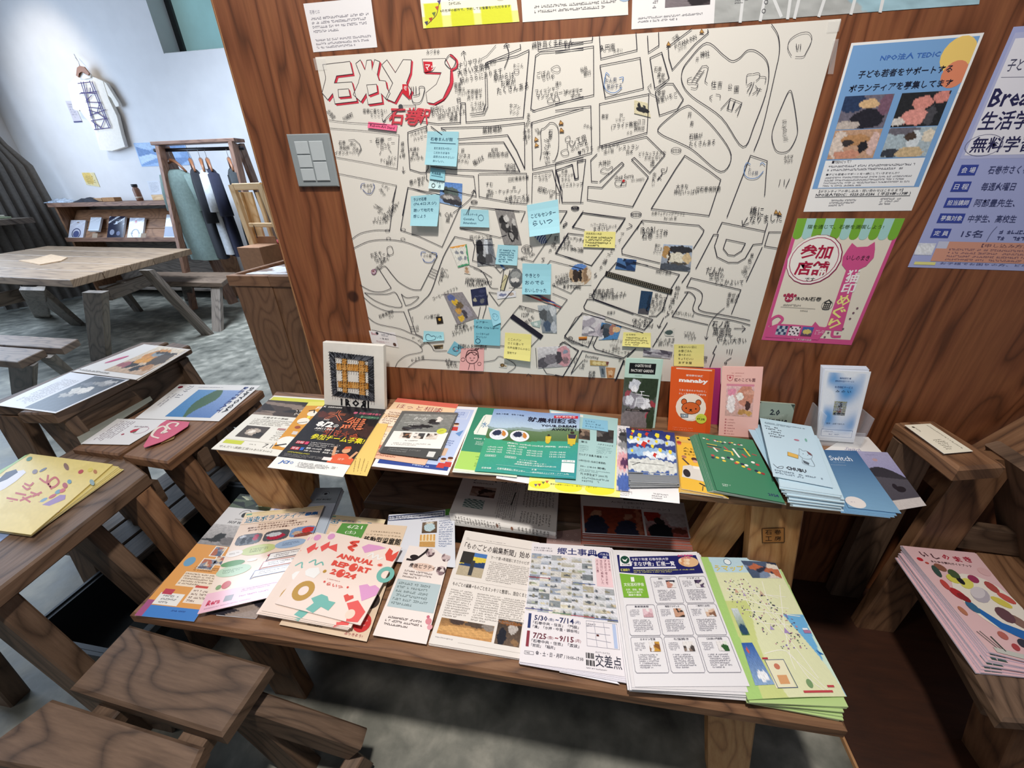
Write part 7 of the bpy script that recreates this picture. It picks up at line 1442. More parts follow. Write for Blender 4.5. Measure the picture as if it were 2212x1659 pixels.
def upright(name,label,cat,q,yt,yb,th,col,fn,edge=None,n=1,group=None,extra=None):
    for i in range(n-1):
        dy = th*1.15*(n-1-i);dx = .0022*(n-1-i)
        Q = [py(*q[0],yt),py(*q[1],yt),py(*q[2],yb),py(*q[3],yb)];Q[2].z = Q[3].z = SH+.0275 if extra else SH+.0005
        s = Sheet([p+Vector((dx,dy,.0005*i)) for p in Q],th,col,edge);s.build(name,extra_l[name]+(', '+('rearmost','second from the back','third from the back')[i] if n > 2 else ''),cat,group)
    Q = [py(*q[0],yt),py(*q[1],yt),py(*q[2],yb),py(*q[3],yb)];Q[2].z = Q[3].z = SH+.0005
    s = Sheet(Q,th,col,edge);s.k = 2;fn(s);return s.build(name,label,cat)
extra_l = {'garden_brochure': 'mint edged garden brochure copy behind the front one','pink_brochure': 'pink kindergarten brochure copy behind the front one','orange_brochure': 'orange brochure copy directly behind the front one'}
def f_garden(s):
    s.photo(0,.27,1,1,blobs(('3c4a38','6c6668'),(.35,.14,.22,.10,'c9ccd6'),(.32,.22,.12,.06,'e8e8ee'),(.75,.2,.3,.25,'2c3a28'),(.3,.45,.3,.15,'8f8a94'),(.62,.45,.22,.06,'e6e6ec'),(.5,.48,.15,.12,'b9b8c0'),(.2,.46,.12,.10,'dcdce4'),(.72,.55,.14,.06,'e9e9ef'),(.4,.85,.5,.2,'7f7678'),(.85,.75,.12,.1,'b04a5c'),(.92,.5,.08,.06,'a04048'),(.15,.3,.1,.06,'9a4a54'),(.9,.85,.12,.3,'34402c')),30,34,grain=.14)
    s.up();s.rect(.12,.06,.88,.21,'131315');s.up();s.text('OGATSU ROSE',.28,.075,.74,.115,'ecebe6',.01);s.text('FACTORY GARDEN',.18,.145,.82,.185,'ecebe6',.01);s.greek(.3,.23,.68,.245,1,'3a4a44')
    s.rect(.12,.725,.86,.755,'211c1c');s.up();s.greek(.15,.73,.82,.75,1,'b9aaa4')
    for p in ([(.12,.66),(.3,.55)],[(.12,.55),(.3,.66)],[(.4,.56),(.72,.56)],[(.42,.56),(.4,.68)],[(.7,.56),(.72,.68)],[(.4,.62),(.72,.62)],[(.55,.46),(.55,.52)],[(.5,.46),(.62,.46)],[(.38,.5),(.78,.52)]): s.line(p,.02,'e9e9ee')
upright('garden_brochure','mint-topped garden brochure with white chairs photo, standing in front of the map','brochure',[(1352,774),(1428,777),(1410,923),(1341,915)],-.035,-.075,.0012,'b5d2c6',f_garden,'cfded8',4,'copies of the garden brochure')
def f_orange(s):
    s.rect(.9,0,1,1,'d2541f');s.rect(.12,.01,.95,.03,'f0c8b0');s.up()
    s.text('就労移行支援',.36,.10,.76,.13,'f6ece4',.02);s.text('manaby',.2,.16,.88,.24,'f8f2ee',.05);s.text('うまく生きるのではなく、',.22,.33,.86,.36,'f6ece4',.01);s.text('らしく生きるための学びを',.22,.385,.86,.415,'f6ece4',.01)
    s.ell(.52,.61,.36,c='f2e3d4');s.up()
    for dx in (-.17,.17): s.ell(.52+dx,.525,.07,.05,'2c1a14');
    s.up();
    for dx in (-.17,.17): s.ell(.52+dx,.527,.058,.042,'d4642c')
    s.ell(.52,.62,.225,.098,'2c1a14');s.up();s.ell(.52,.62,.212,.091,'d4642c');s.up();s.ell(.41,.625,.018,c='1c1412');s.ell(.64,.625,.018,c='1c1412');s.ell(.52,.645,.032,.012,'1c1412');s.line([(.48,.675),(.52,.66),(.56,.675)],.012,'1c1412')
    s.ell(.5,.77,.13,.04,'f4efea');s.up();s.poly([(.28,.715),(.47,.715),(.47,.775),(.30,.775)],'3a3c44');s.up();s.poly([(.295,.722),(.458,.722),(.458,.768),(.312,.768)],'9aa8b4');s.ell(.38,.745,.015,c='e6ecf0')
    s.ell(.78,.775,.13,c='ccd64a');s.up();s.greek(.7,.74,.86,.755,1,'4a5a1c');s.text('97.3%',.68,.765,.87,.80,'38480f',.04)
    s.text('「うまくいかないな」を学び',.12,.935,.6,.95,'f0b898');s.text('「らしく生きる」に',.12,.965,.6,.98,'f0b898')
upright('orange_brochure','orange brochure with a cartoon bear at a laptop, standing against the wall','brochure',[(1450,792),(1543,798),(1530,944),(1441,936)],-.035,-.078,.0012,'dd5a22',f_orange,'e88858',2,'copies of the orange brochure')
Q = [py(1520,795,-.028),py(1557,795,-.028),py(1550,935,-.03),py(1513,935,-.03)];Q[2].z = Q[3].z = SH+.0005
Sheet(Q,.001,'b8387c').build('magenta_brochure','magenta brochure edge showing behind the orange one','brochure')
def f_pink(s):
    s.greek(.25,.08,.8,.095,1,'b06a6c');s.line([(.14,.12),(.30,.12),(.28,.18),(.22,.2),(.16,.18)],.012,'c05060',closed=True);s.ell(.22,.15,.03,c='c05060');s.greek(.34,.12,.62,.135,1,'b06a6c');s.text('虹のこども園',.33,.155,.86,.205,'7a4a50',.01)
    s.rect(.14,.24,.85,.27,'d88a9c');s.photo(.14,.27,.86,.70,blobs(('e2b8b8','cfa69c'),(.7,.3,.3,.35,'c98a74'),(.5,.35,.12,.14,'f2ece6'),(.85,.2,.2,.08,'d8a08c'),(.8,.65,.1,.15,'4a302c'),(.62,.85,.14,.1,'b98a50'),(.2,.6,.15,.3,'f0e6e6'),(.85,.88,.12,.08,'c89a58'),(.2,.2,.16,.12,'e090a8')),22,24)
    s.up()
    for i in range(6): s.rect(.15,.745+i*.042,.19,.765+i*.042,'c07878');s.greek(.22,.745+i*.042,.5+.1*(i % 2),.768+i*.042,1,'b07a78')
upright('pink_brochure','pale pink kindergarten brochure standing between the orange one and the grey plate','brochure',[(1560,792),(1646,793),(1632,946),(1552,940)],-.035,-.085,.0012,'eebcb2',f_pink,'f3d2ca',3,'copies of the pink brochure')
# grey publishing plate
Q = [py(1642,868,-.05),py(1718,874,-.05),py(1706,935,-.055),py(1640,930,-.055)];Q[2].z = Q[3].z = SH+.0005
s = Sheet(Q,.006,'9aa698',mat=MI_MATTE);s.k = 2;s.text('2.0',.30,.20,.60,.40,'2a3038',.03,shear=.15);s.text('PUBLISHING',-.1,.52,.85,.76,'2a3038',.04,shear=.15)
s.fs.pop(0);s.cs.pop(0);s.k = 0;s.poly([(0,.04),(.05,0),(.88,0),(1,.2),(1,1),(0,1)],'9aa698');s.photo(.02,.02,.9,.98,patch(50,'9aa698','929e90','a4aea0'),12,8,grain=.03)
s.build('grey_plate','grey-green plate with dark lettering standing right of the pink brochure','plate')
# acrylic leaflet stand with white brochures
def f_white(s):
    def cloud(u,v):
        b = sin(u*7+1)*cos(v*9)+sin(u*3-v*11+2)*.7
        m_ = max(0,1-((u-.5)/.48)**8-((v-.42)/.52)**6);k = max(0,min(1,.45+.5*b))*m_
        return mixc(C('eef2f8'),C('5a9cd8'),k)
    s.photo(.04,.03,.96,.97,cloud,24,36,grain=.02);s.photo(.32,.42,.62,.62,blobs('c8c8a0',(.5,.3,.15,.25,'2c2a2c'),(.5,.65,.22,.15,'a06a60'),(.5,.9,.5,.12,'24282c')),10,12)
    s.up();s.text('高齢者居宅介護',.35,.09,.6,.115,'2c4c84',.01);s.text('認知症対応型デイサービス',.26,.13,.68,.155,'2c4c84',.01);s.text('生活相談サービス',.27,.21,.68,.24,'2c4c84',.02);s.text('み の い',.3,.265,.66,.30,'25304c',.02);s.text('医学・出前で訪れた',.2,.73,.66,.755,'3a4a70');s.line([(.1,.83),(.9,.83),(.9,.93),(.1,.93)],.008,'4a70a8',closed=True);s.text('お問合せ先 0225-00-0000'[:5],.15,.85,.4,.87,'2c4c84');s.greek(.3,.885,.8,.915,1,'2c4c84')
for i in range(4):
    o_ = 4-i;Q = [py(1779-o_*1.5,797-o_*2.2,-.055+.002*o_),py(1880-o_*2,800-o_*2.2,-.055+.002*o_),py(1845,952,-.082+.002*o_),py(1762,952,-.082+.002*o_)];Q[2].z = Q[3].z = SH+.007
    Sheet(Q,.0014,'dfe4f0','e9ecf4').build('white_brochure','white leaflet in the acrylic stand, '+('rearmost','second from the back','third from the back','directly behind the front one')[i],'brochure','white leaflets in the acrylic stand')
Q = [py(1782,799,-.055),py(1882,803,-.055),py(1846,952,-.084),py(1763,952,-.084)];Q[2].z = Q[3].z = SH+.007
s = Sheet(Q,.0014,'eef1f6');s.k = 2;f_white(s);s.build('white_brochure','front white leaflet with blue clouds and a clock tower in the acrylic stand','brochure')
t = empty('acrylic_stand',(.80,-.07,SH),'clear acrylic leaflet stand at the right end of the shelf','leaflet stand')
xa,xb = Q[3].x-.006,Q[2].x+.008
boxq('base',xa,xb,-.100,-.02,SH+.0005,SH+.004,M_ACRYL,t,.0005)
boxq('front_pane',xa,xb,-.098,-.095,SH+.0045,SH+.045,M_ACRYL,t,.0005)
boxq('side_pane',xa-.0035,xa-.0005,-.098,-.03,SH+.0045,SH+.09,M_ACRYL,t,.0005)
boxq('side_pane',xb+.0005,xb+.0035,-.098,-.03,SH+.0045,SH+.09,M_ACRYL,t,.0005)
# cards on the right stool
zc_ = .69
for i in range(4):
    q = [p+Vector((.0006*(i % 2),.0005*i,0)) for p in Zq([(1957,920),(2009,917),(2100,974.5),(2038,978)],zc_+.0012*(i+1))]
    Sheet(q,.001,'efe9da','f6f4ee',mat=MI_MATTE).build('white_card','white card in the stack on the right stool, '+ORD[i],'card','white cards stacked on the right stool')
s = Sheet(Zq([(1954,918),(2009.5,915),(2102,974.5),(2040,980)],zc_+.006),.001,'ede6d2','f6f4ee',mat=MI_MATTE);s.k = 2;s.ell(.2,.1,.05,c='5a5248');s.greek(.18,.12,.3,.3,1,'8a8478',vert=True);s.greek(.25,.55,.6,.9,6,'8a8478');s.greek(.75,.05,.85,.95,1,'9a9488',vert=True)
s.build('white_card','printed cream card on top of the little stack on the right stool','card')
# pink magazines lower right
MT = .345
qt = B4([(737,235),(1212,286),(1850,1060),(1300,915)]);qb = B4([(700,320),(1190,330),(1830,1120),(1222,1064)])
def pinkedge(s): s.k = 1;s.poly([(.04,.93),(.10,.90),(.12,.99),(.2,.91),(.24,.99),(.05,.99)],'3a5048')
pile('pink_magazine','pink town magazine copy in the stack under the top one','magazine','stacked pink town magazines',qb,qt,MT+.0006,MT+.033,9,'e3bcc0',edge='e9e2f2',jit=.003,fn=pinkedge)
s = Sheet(Zq(qt,MT+.0365),.003,'e6bfc0',edge='e9e2f2',bump=lambda u,v: .004*max(0,.3-v),grid=10,lift=.0004,mat=MI_GLOSS);s.k = 2
for i,(ch,c) in enumerate(zip('いしのまき',('5a3a40','5a3a40','b02c40','b02c40','b02c40'))): s.text(ch,.17+i*.145,.055+.01*(i % 2),.27+i*.145,.115+.01*(i % 2),c,.03)
s.text('まち歩き観光ガイドブック',.24,.145,.78,.17,'4a3034',.01);s.ell(.10,.15,.04,c='c02a34');s.ell(.16,.185,.025,.012,'c04a40');s.ell(.9,.2,.08,c='e0b4b4')
s.ell(.62,.52,.40,.27,'efe6d8');s.up();s.poly([(.30,.62),(.45,.76),(.7,.82),(1,.80),(1,.66),(.8,.74),(.55,.70),(.38,.60)],'2f6cb4');s.up()
for u,v,rx,ry,c in ((.3,.22,.08,.03,'8a5a48'),(.2,.27,.05,.05,'3a5048'),(.42,.28,.08,.04,'4a5a3c'),(.36,.33,.10,.035,'d8d05a'),(.5,.36,.12,.035,'e0d868'),(.44,.34,.05,.03,'26242a'),(.65,.3,.08,.03,'9a3a5c'),(.56,.46,.16,.05,'b9b0b8'),(.55,.44,.14,.035,'d6cdd0'),(.24,.49,.10,.04,'b03034'),(.16,.41,.05,.04,'c04a44'),(.28,.52,.08,.03,'8a2c30'),(.82,.36,.08,.04,'b0504a'),(.78,.5,.12,.03,'d8c85a'),(.9,.45,.1,.03,'c85a50'),(.68,.62,.12,.05,'6a4a50'),(.8,.66,.12,.04,'8a6a60'),(.3,.60,.08,.04,'3a6a8c'),(.1,.66,.05,.03,'b8785c'),(.4,.82,.07,.025,'b86a60'),(.6,.85,.08,.025,'3a3c48'),(.45,.9,.06,.02,'b0484c')): s.ell(u,v,rx*.9,ry*1.35,c,12,rot=.35*sin(u*9))
s.up();s.rect(.1,.95,.98,.99,'c9c9c0');s.line([(.05,.84),(.15,.95)],.01,'3a4c44');s.line([(.1,.83),(.2,.95)],.01,'3a4c44');s.line([(.2,.86),(.24,.96)],.02,'3a4c44')
s.build('pink_magazine','topmost pink town magazine with painted seafood and a blue wave','magazine')

# ================================================================ PAPERS ON THE LOWER BENCH
BZ = BE
# small ones first (bottom layers)
s = lay(B1([(500,1010),(1130,930),(1010,1165),(620,1128)]),BZ+.0024,.0020,'4a3440');s.photo(0,0,1,1,patch(60,'5a3448','2e2c34','8c6a70','3c4a3c','9a8a80'),20,10);s.build('dark_magazine','dark pinkish magazine peeping out below the pink and blue volunteer flyer','magazine')
s = lay(B1([(700,990),(1160,960),(1000,1168),(690,1140)]),BZ+.0004+.0015,.0012,'cfcdd0');s.build('grey_magazine','pale grey booklet beneath the dark pinkish magazine','booklet')
# hop leaflet left
s = lay(B1([(880,172),(1180,205),(512,1190),(38,1140)]),BZ+.0038,.0008,'c9c7c6')
s.photo(0,0,1,.145,patch(61,'1f261c','54604a','8c9478','2c3426','b4b89c','161a14','3c4834'),26,14);s.rect(0,.145,1,.31,'d3d0ce');s.photo(0,.31,1,.49,blobs(('b8b4b2','8c8886'),(.35,.6,.12,.2,'26241f'),(.5,.75,.12,.12,'3a3834'),(.2,.78,.2,.06,'2c2a28'),(.7,.75,.3,.2,'6f6a68')),24,14)
s.rect(0,.49,1,.93,'dd9a4c');s.rect(0,.93,1,1,'3f7cc4');s.rect(0,.90,.12,1,'a0507c');s.up()
s.ring(.52,.205,.14,w=.012,c='2c2a28',a0=pi,a1=2*pi);s.ell(.52,.205,.07,.025,'25221e');s.text('ISHINOMAKI',.38,.245,.72,.257,'5a5654');s.text('HOP WORKS',.28,.268,.80,.295,'2c2a28',.02,shear=.15)
for x0,y0,x1,y1,sd in ((.45,.50,.66,.57,1),(.82,.51,1,.57,2),(.4,.60,.66,.67,3),(.62,.57,.86,.63,4),(.88,.60,1,.66,5)): s.rect(x0-.02,y0-.006,x1+.02,y1+.006,'ece6da');s.up();s.photo(x0,y0,x1,y1,patch(70+sd,'b0684c','8a8c98','5a6478','d8c4a8'),8,6);s.k -= 1
s.ell(.16,.63,.1,c='6a9ab8');s.rect(.25,.70,.98,.80,'ecd9c0');s.rect(.12,.85,.55,.925,'e9e6e0');s.rect(.6,.80,.98,.90,'ecdccb');s.rect(.62,.785,.85,.80,'c84a3c');s.rect(.14,.825,.32,.86,'b8384c');s.up();s.greek(.27,.705,.96,.79,5,'6a4a34');s.greek(.35,.655,.98,.69,3,'5a3c24');s.greek(.2,.86,.5,.92,3,'5a5a60');s.greek(.64,.81,.96,.895,4,'6a4a3c');s.greek(.5,.945,.95,.96,1,'24448c')
s.build('brewery_leaflet','tall leaflet with hop photo, grey logo band and orange lower part, leftmost on the bench','leaflet')
# white-blue sheet and hop stack
s = lay(B1([(1175,205),(1440,210),(1390,420),(1060,400)]),BZ+.0010,.0008,'d6d6dc');s.k = 2;s.rect(.1,.3,.9,.9,'9aa6cc');s.text('Newsletter',.3,.1,.7,.2,'7a7a88');s.build('newsletter_sheet','white and blue sheet between the hop photo and the upright brewery leaflets','leaflet')
qh = B1([(1480,125),(1692,122),(1520,560),(1240,560)])
pile('brewery_leaflet','grey brewery leaflet copy in the small fan behind the volunteer flyer','leaflet','fanned grey brewery leaflets',B1([(1500,160),(1710,155),(1540,580),(1260,580)]),qh,BZ+.0024,BZ+.0085,5,'b9c4d2',edge='e0e8f0',jit=.0015)
s = lay(qh,BZ+.0100,.0009,'8d979e');s.k = 2;s.ring(.5,.13,.13,w=.012,c='2c3034',a0=pi,a1=2*pi);s.ell(.5,.13,.06,.022,'25282c');s.text('ISHINOMAKI',.36,.19,.66,.205,'4a5058');s.text('HOP WORKS',.26,.225,.78,.26,'2c3034',.02,shear=.15);s.rect(0,.32,1,1,'b9c4d2');s.build('brewery_leaflet','topmost grey brewery leaflet of the fan behind the volunteer flyer','leaflet')
# g second volunteer flyer, h mobile children's hall flyer
def f_vol(s,full=True):
    s.rect(0,0,1,.06,'eedcb4');s.line([(0,.015),(1,.015)],.005,'a89878');s.rect(.02,.015,.09,.035,'7ab09a');s.up()
    for b,c in ((.05,'e8ecec'),(.01,'4a8aa8')): s.text('送迎ボランティア',.04,.06,.78,.135,c,b);s.text('募集',.79,.08,.96,.125,'3a70b0',b);s.up()
    s.line([(0,.15),(1,.155)],.004,'b8a888')
    if not full: return
    s.text('ひとりで外出することが困難な',.24,.165,.72,.185,'6a4a44',.01);s.text('高齢の方や体の不自由な方の外出を助ける',.12,.195,.86,.215,'6a4a44',.01);s.text('助け合いボランティアを募集しています!',.14,.223,.82,.243,'6a4a44',.01)
    for cx,cy,cs in ((.20,.34,blobs('6c7078',(.3,.6,.1,.3,'26262c'),(.55,.6,.1,.3,'2c2c34'),(.75,.4,.1,.3,'b8405c'),(.2,.2,.12,.12,'c8ccd4'))),(.53,.335,blobs('55585f',(.5,.6,.35,.3,'b02c48'),(.4,.4,.3,.2,'c8ccd2'))),(.85,.33,blobs('7a9cc8',(.7,.4,.25,.3,'c83a3c'),(.3,.6,.2,.2,'c8a890'),(.6,.85,.4,.2,'8a4a40')))):
        s.photo(cx-.155,cy-.062,cx+.155,cy+.062,cs,18,10,mask=lambda u,v: abs(2*u-1)**3.5+abs(2*v-1)**3.5 < 1)
    s.ell(.38,.475,.21,.055,'c6d08c');s.ell(.76,.46,.19,.05,'9fb6d2');s.ell(.10,.48,.10,.035,'efe9e4');s.up();s.greek(.28,.455,.52,.50,3,'4a5a2c');s.greek(.66,.44,.88,.48,3,'3a5078');s.greek(.04,.47,.16,.49,2,'7a706c')
    s.ell(.19,.66,.20,.055,'b4cfae');s.ell(.14,.585,.14,.03,'4f8c3c');s.up();s.greek(.06,.64,.3,.68,3,'4a6a4a');s.ell(.36,.58,.06,.015,'efe9e4');s.ell(.56,.56,.03,.012,'c03c44')
    for y,x0,x1,c in ((.545,.56,.985,'4a3c58'),(.625,.52,.985,'b04a58'),(.705,.46,.93,'38548c')): s.rect(x0,y,x1,y+.06,'f2eeea');s.up();s.line([(x0,y),(x1,y),(x1,y+.06),(x0+.02,y+.062),(x0-.02,y+.075)],.008,c,closed=True);s.greek(x0+.06,y+.012,x1-.05,y+.05,2,'55485c');s.k -= 1
    s.rect(0,.84,1,1,'eebccb');s.up();s.text('Rera',.05,.905,.20,.95,'c8284c',.04,shear=.1);s.rect(.235,.895,.33,.945,'8c868c');s.greek(.4,.86,.95,.89,2,'8a5a78');s.greek(.4,.915,.95,.935,1,'8a4a78');s.greek(.05,.965,.9,.98,1,'a06a84');s.ell(.18,.79,.05,c='c84a44');s.ell(.1,.80,.03,c='7a9a5c')
s = lay(B1([(1612,338),(2040,378),(1800,1000),(1300,960)]),BZ+.0060,.0007,'ecd2b6',mat=MI_LAM);f_vol(s,False);s.build('volunteer_flyer','second volunteer flyer mostly hidden behind the annual report booklets','flyer')
s = lay([(733,1128),(880,1138),(792,1386),(603,1349)],BZ+.0074,.0008,'e6cfb4',bump=lambda u,v: .003*(1-v),grid=8,lift=.0003);s.k = 2
s.poly([(.06,.02),(.44,.01),(.43,.21),(.04,.20)],'5f9a4c');s.up();s.text('6/21',.16,.035,.38,.075,'eef4e4',.01);s.text('(土)',.17,.10,.33,.14,'eef4e4',.01);s.text('10:00~16:00',.1,.16,.4,.185,'eef4e4',.01)
s.text('こどもまんなかじどうかん',.52,.08,.95,.095,'6a5a44');s.text('いどうがたじどうかん',.48,.115,.97,.13,'8a7a5c');s.text('移動型児童館',.47,.145,.99,.215,'221e1c',.04)
s.photo(.86,.26,.99,.46,blobs(('a9a49c','8a8078'),(.5,.5,.3,.2,'5a5450')),6,10);s.ell(.9,.55,.05,c='d88ab0');s.ell(.9,.72,.09,c='3c3430');s.ell(.88,.885,.10,c='cf3c3c');s.up();s.text('スカート',.82,.86,.94,.875,'f4dcd8');s.text('ムード',.82,.895,.93,.91,'f4dcd8');s.text('みつきろう!',.74,.965,.94,.985,'b04a5c');s.greek(.3,.95,.62,.975,1,'5a4a40')
s.build('playroom_flyer','beige flyer with green 6/21 date tag behind the annual report booklets','flyer')
# b volunteer flyer on top
s = lay(B1([(926,325),(1551,264),(1270,962),(540,1132)]),BZ+.0160,.0008,'f0dac8',mat=MI_LAM,edge='c9c4bc');f_vol(s);s.build('volunteer_flyer','laminated volunteer flyer with three rounded photos and speech bubbles, left on the bench','flyer')
# f annual reports
qb = B1([(1440,500),(2010,610),(1728,1262),(1010,1140)]);qt = B1([(1500,480),(2090,590),(1770,1245),(1060,1100)])
def ar(s,full=False):
    s.k = max(s.k,2)
    PKc,TE,GO,RE = 'dfa0cc','78b9ae','bf9440','e0564a'
    s.ell(.06,.07,.045,c=PKc);s.poly([(.02,.24),(.09,.14),(.12,.21),(.2,.15),(.26,.26),(.12,.23),(.08,.30)],'e8605c');s.curve([(.44,.06),(.36,.09),(.44,.12),(.37,.16),(.44,.19)],.035,RE)
    s.poly([(.52,.12),(.58,.06),(.72,.05),(.82,.06),(.6,.19)],PKc);s.poly([(.86,.05),(.92,.08),(.93,.14),(.99,.06),(1,.16),(.98,.22),(.90,.22),(.85,.15)],RE);s.curve([(.66,.22),(.70,.17),(.73,.23),(.77,.18),(.80,.23),(.84,.20)],.02,'f2f0ec')
    s.ring(.98,.40,.10,w=.05,c=TE);s.poly([(.08,.54),(.18,.50),(.24,.56),(.22,.64),(.10,.63),(.06,.58)],'f3f1ed');s.curve([(.03,.47),(.08,.42),(.12,.48),(.17,.43),(.21,.46)],.015,TE)
    s.ring(.20,.80,.115,w=.06,c=GO);s.poly([(.76,.60),(.84,.56),(.88,.58),(.93,.55),(1,.58),(1,.66),(.88,.76)],PKc);s.poly([(.36,.98),(.40,.90),(.34,.86),(.42,.79),(.50,.80),(.54,.84),(.62,.84),(.60,.94),(.50,.92),(.46,1)],TE);s.poly([(.74,.82),(.84,.76),(.98,.86),(.96,.98),(.84,1),(.80,.88)],'e8605c');s.ell(.84,.92,.05,c='efd8c6');s.ell(.28,.53,.02,c=GO)
    s.poly([(.72,.81),(.66,.75),(.69,.72),(.72,.735),(.76,.72),(.78,.75)],RE)
    for k in range(4): s.line([(.86+.03*cos(k*pi/4),.30+.022*sin(k*pi/4)),(.86-.03*cos(k*pi/4),.30-.022*sin(k*pi/4))],.008,RE)
    if full:
        s.up();s.text('ANNUAL',.30,.265,.78,.335,RE,.05);s.text('REP',.30,.37,.52,.44,RE,.05);s.ell(.575,.405,.052,c=RE);s.text('RT',.64,.37,.79,.44,RE,.05);s.text('2',.35,.475,.42,.545,RE,.05);s.ell(.475,.51,.05,c=RE);s.text('24',.53,.475,.67,.545,RE,.05);s.up();s.ell(.60,.385,.012,c='f6d8cc');s.ell(.50,.49,.012,c='f6d8cc')
        s.greek(.37,.60,.63,.615,1,'c86a5c');s.text('らいつ',.40,.645,.60,.685,RE,.02);s.ell(.36,.65,.012,c=RE);s.ell(.65,.65,.012,c=RE)
pile('annual_report','peach annual report booklet copy fanned under the top one','booklet','copies of the peach annual report',qb,qt,BZ+.0162,BZ+.0245,4,'f1ddd0',edge='eceae4',jit=.002,fn=ar)
s = lay(B1([(1600,472),(2168,598),(1838,1222),(1158,1048)]),BZ+.0270,.0022,'f3e0d5',edge='dcdcd6',bump=lambda u,v: .003*max(0,v-.5),grid=8,lift=.0003);ar(s,True);s.build('annual_report','topmost peach ANNUAL REPORT 2024 booklet with colourful shapes','booklet')
# j framed notice sheet, i pilates flyer
s = lay(B2([(0,338),(525,308),(530,760),(-60,700)]),BZ+.0090,.0006,'dfe2ea',bump=lambda u,v: .010*max(0,u-.5)*(1-v)*2,grid=10,lift=.0004);s.k = 2
s.line([(.01,.05),(.84,.03),(.84,.13),(.01,.15)],.012,'2c3c6c',closed=True);s.line([(.01,.10),(.84,.08)],.006,'2c3c6c');s.text('お陰さまアイトピア通りのとおりです',.03,.055,.82,.085,'2c3450',.01);s.text('Disney'[:0] or 'このたびオープンいたしました',.03,.105,.8,.13,'2c3450',.01);s.rect(.86,.0,.99,.12,'4c8a3c');s.greek(.5,.16,.85,.185,1,'2c2c34');s.photo(.52,.22,.74,.44,blobs(('7a6858','5a4838'),(.5,.5,.36,.38,'bcd2d8'),(.5,.1,.3,.08,'d8d0c0')),16,14);s.photo(.50,.47,.72,.70,lambda u,v: 'd9a45c' if int(u*9) % 2 == 0 and v < .5 else ('ecd9b4' if v < .6 else 'c89a5c'),18,12);s.greek(.77,.2,.98,.7,12,'7a88a8')
s.build('framed_notice','white sheet with blue boxed text and two food photos, curling up behind the pilates flyer','notice')
s = lay([(884,1178),(974,1190),(921,1391.6),(805,1372)],BZ+.0102,.0007,'f1e6e0');s.k = 2
s.curve([(.08,.18),(.25,.17),(.42,.07),(.46,.02)],.05,'2c2628');s.ell(.22,.14,.1,.03,'2c2628')
for cx,cy in ((.55,.06),(.93,.09),(.90,.26)): s.photo(cx-.10,cy-.055,cx+.10,cy+.055,patch(int(cx*90),'8a7478','c8b4b4','5a484c','e0d4d0'),10,10,mask=_oval)
s.ell(.5,.25,.26,.05,'e8ccbc');s.up();s.text('産後ピラティス',.18,.215,.88,.27,'3c2c2c',.02);s.greek(.12,.30,.8,.40,3,'6a5a58');s.rect(.05,.42,.98,.72,'b7c8cc');s.up();s.greek(.1,.44,.85,.70,6,'6a7a7c');s.greek(.12,.80,.9,.90,3,'4a3a3c');s.ell(.93,.80,.06,c='d88a94');s.ell(.98,.85,.05,c='e0a0a8');s.ell(.9,.76,.03,c='c86a7c')
s.build('pilates_flyer','pale pink pilates flyer with round photos and a grey-blue text block','flyer')
# o small brown pattern flyer
s = lay([(1182,1150),(1256,1142),(1262,1185),(1180,1182)],BZ+.0016,.0006,'a08480');s.k = 2
for i in range(8): s.ring(.1+.12*(i % 8),.3+.3*(i % 2),.04,w=.012,c='c0a8a4',n=8)
s.build('brown_card','brown patterned card peeping out between the two folded newspaper piles','card')
# k folded newspaper pile
def roll(q,z0,zt,n,name,group,lab,col,edge):
    out = []
    for i in range(n):
        f = i/n;Q = Zq(q,z0+(zt-z0)*f+.003);out.append(Sheet(Q,(zt-z0)/n*.85,col,edge,mat=MI_MATTE).build(name,lab,'newspaper',group))
    return out
qn = [(1003,1040),(1210,1056),(1203,1160),(972,1106)]
qn = [(1001,1030),(1208,1046),(1201,1150),(970,1108)]
pile('folded_newspaper','folded newspaper copy in the left pile behind the front papers','newspaper','left pile of folded newspapers',[(1000,1042),(1206,1060),(1202,1165),(980,1132)],qn,BZ+.0024,BZ+.026,8,'d9d6d2',edge='e4e1dd',jit=.0012,mat=MI_MATTE)
s = lay(qn,BZ+.0300,.0030,'dad7d3',mat=MI_MATTE);s.k = 2
s.text('ケーキオオイチ',.1,.0,.8,.09,'2c2a2a',.02);s.text('kononot',.13,.12,.34,.16,'3c3a3a',.01);s.photo(.13,.24,.38,.50,patch(80,'6a4a40','8c7468','3c2c28','a89488'),10,8);s.photo(.1,.58,.3,.80,lambda u,v: '5a7470' if (int(u*7)+int(v*7)) % 2 else 'b9c4c0',8,8)
for a,b,c_,d in ((.42,.1,.62,.95),(.66,.12,.97,.62),(.66,.7,.95,.96)): s.greek(a,b,c_,d,10,'6f6c6a',vert=True)
s.line([(.58,.3),(.56,.6)],.01,'2c2a2a');s.ring(.88,.12,.07,w=.008,c='4a4a50')
s.build('folded_newspaper','top folded newspaper of the left pile with vertical columns under the shelf','newspaper')
s = Sheet([Zq(qn,BZ+.030)[3]+Vector((.0,-.0,0)),Zq(qn,BZ+.030)[2],pz(1200,1163,BZ+.004),pz(978,1134,BZ+.004)],.0005,'e4e1dc',mat=MI_MATTE,bump=lambda u,v: .004*sin(v*pi),grid=8,lift=.0004);s.k = 2
s.greek(.05,.1,.5,.85,16,'85827e',vert=True);s.ell(.46,.4,.012,.2,'7a4a34');s.ell(.60,.45,.012,.2,'8a5a40');s.line([(.03,.5),(.97,.5)],.003,'8a8784');s.greek(.65,.1,.95,.85,9,'85827e',vert=True)
s.build('newspaper_fold','rounded front fold of the left newspaper pile with two tiny figures','newspaper')
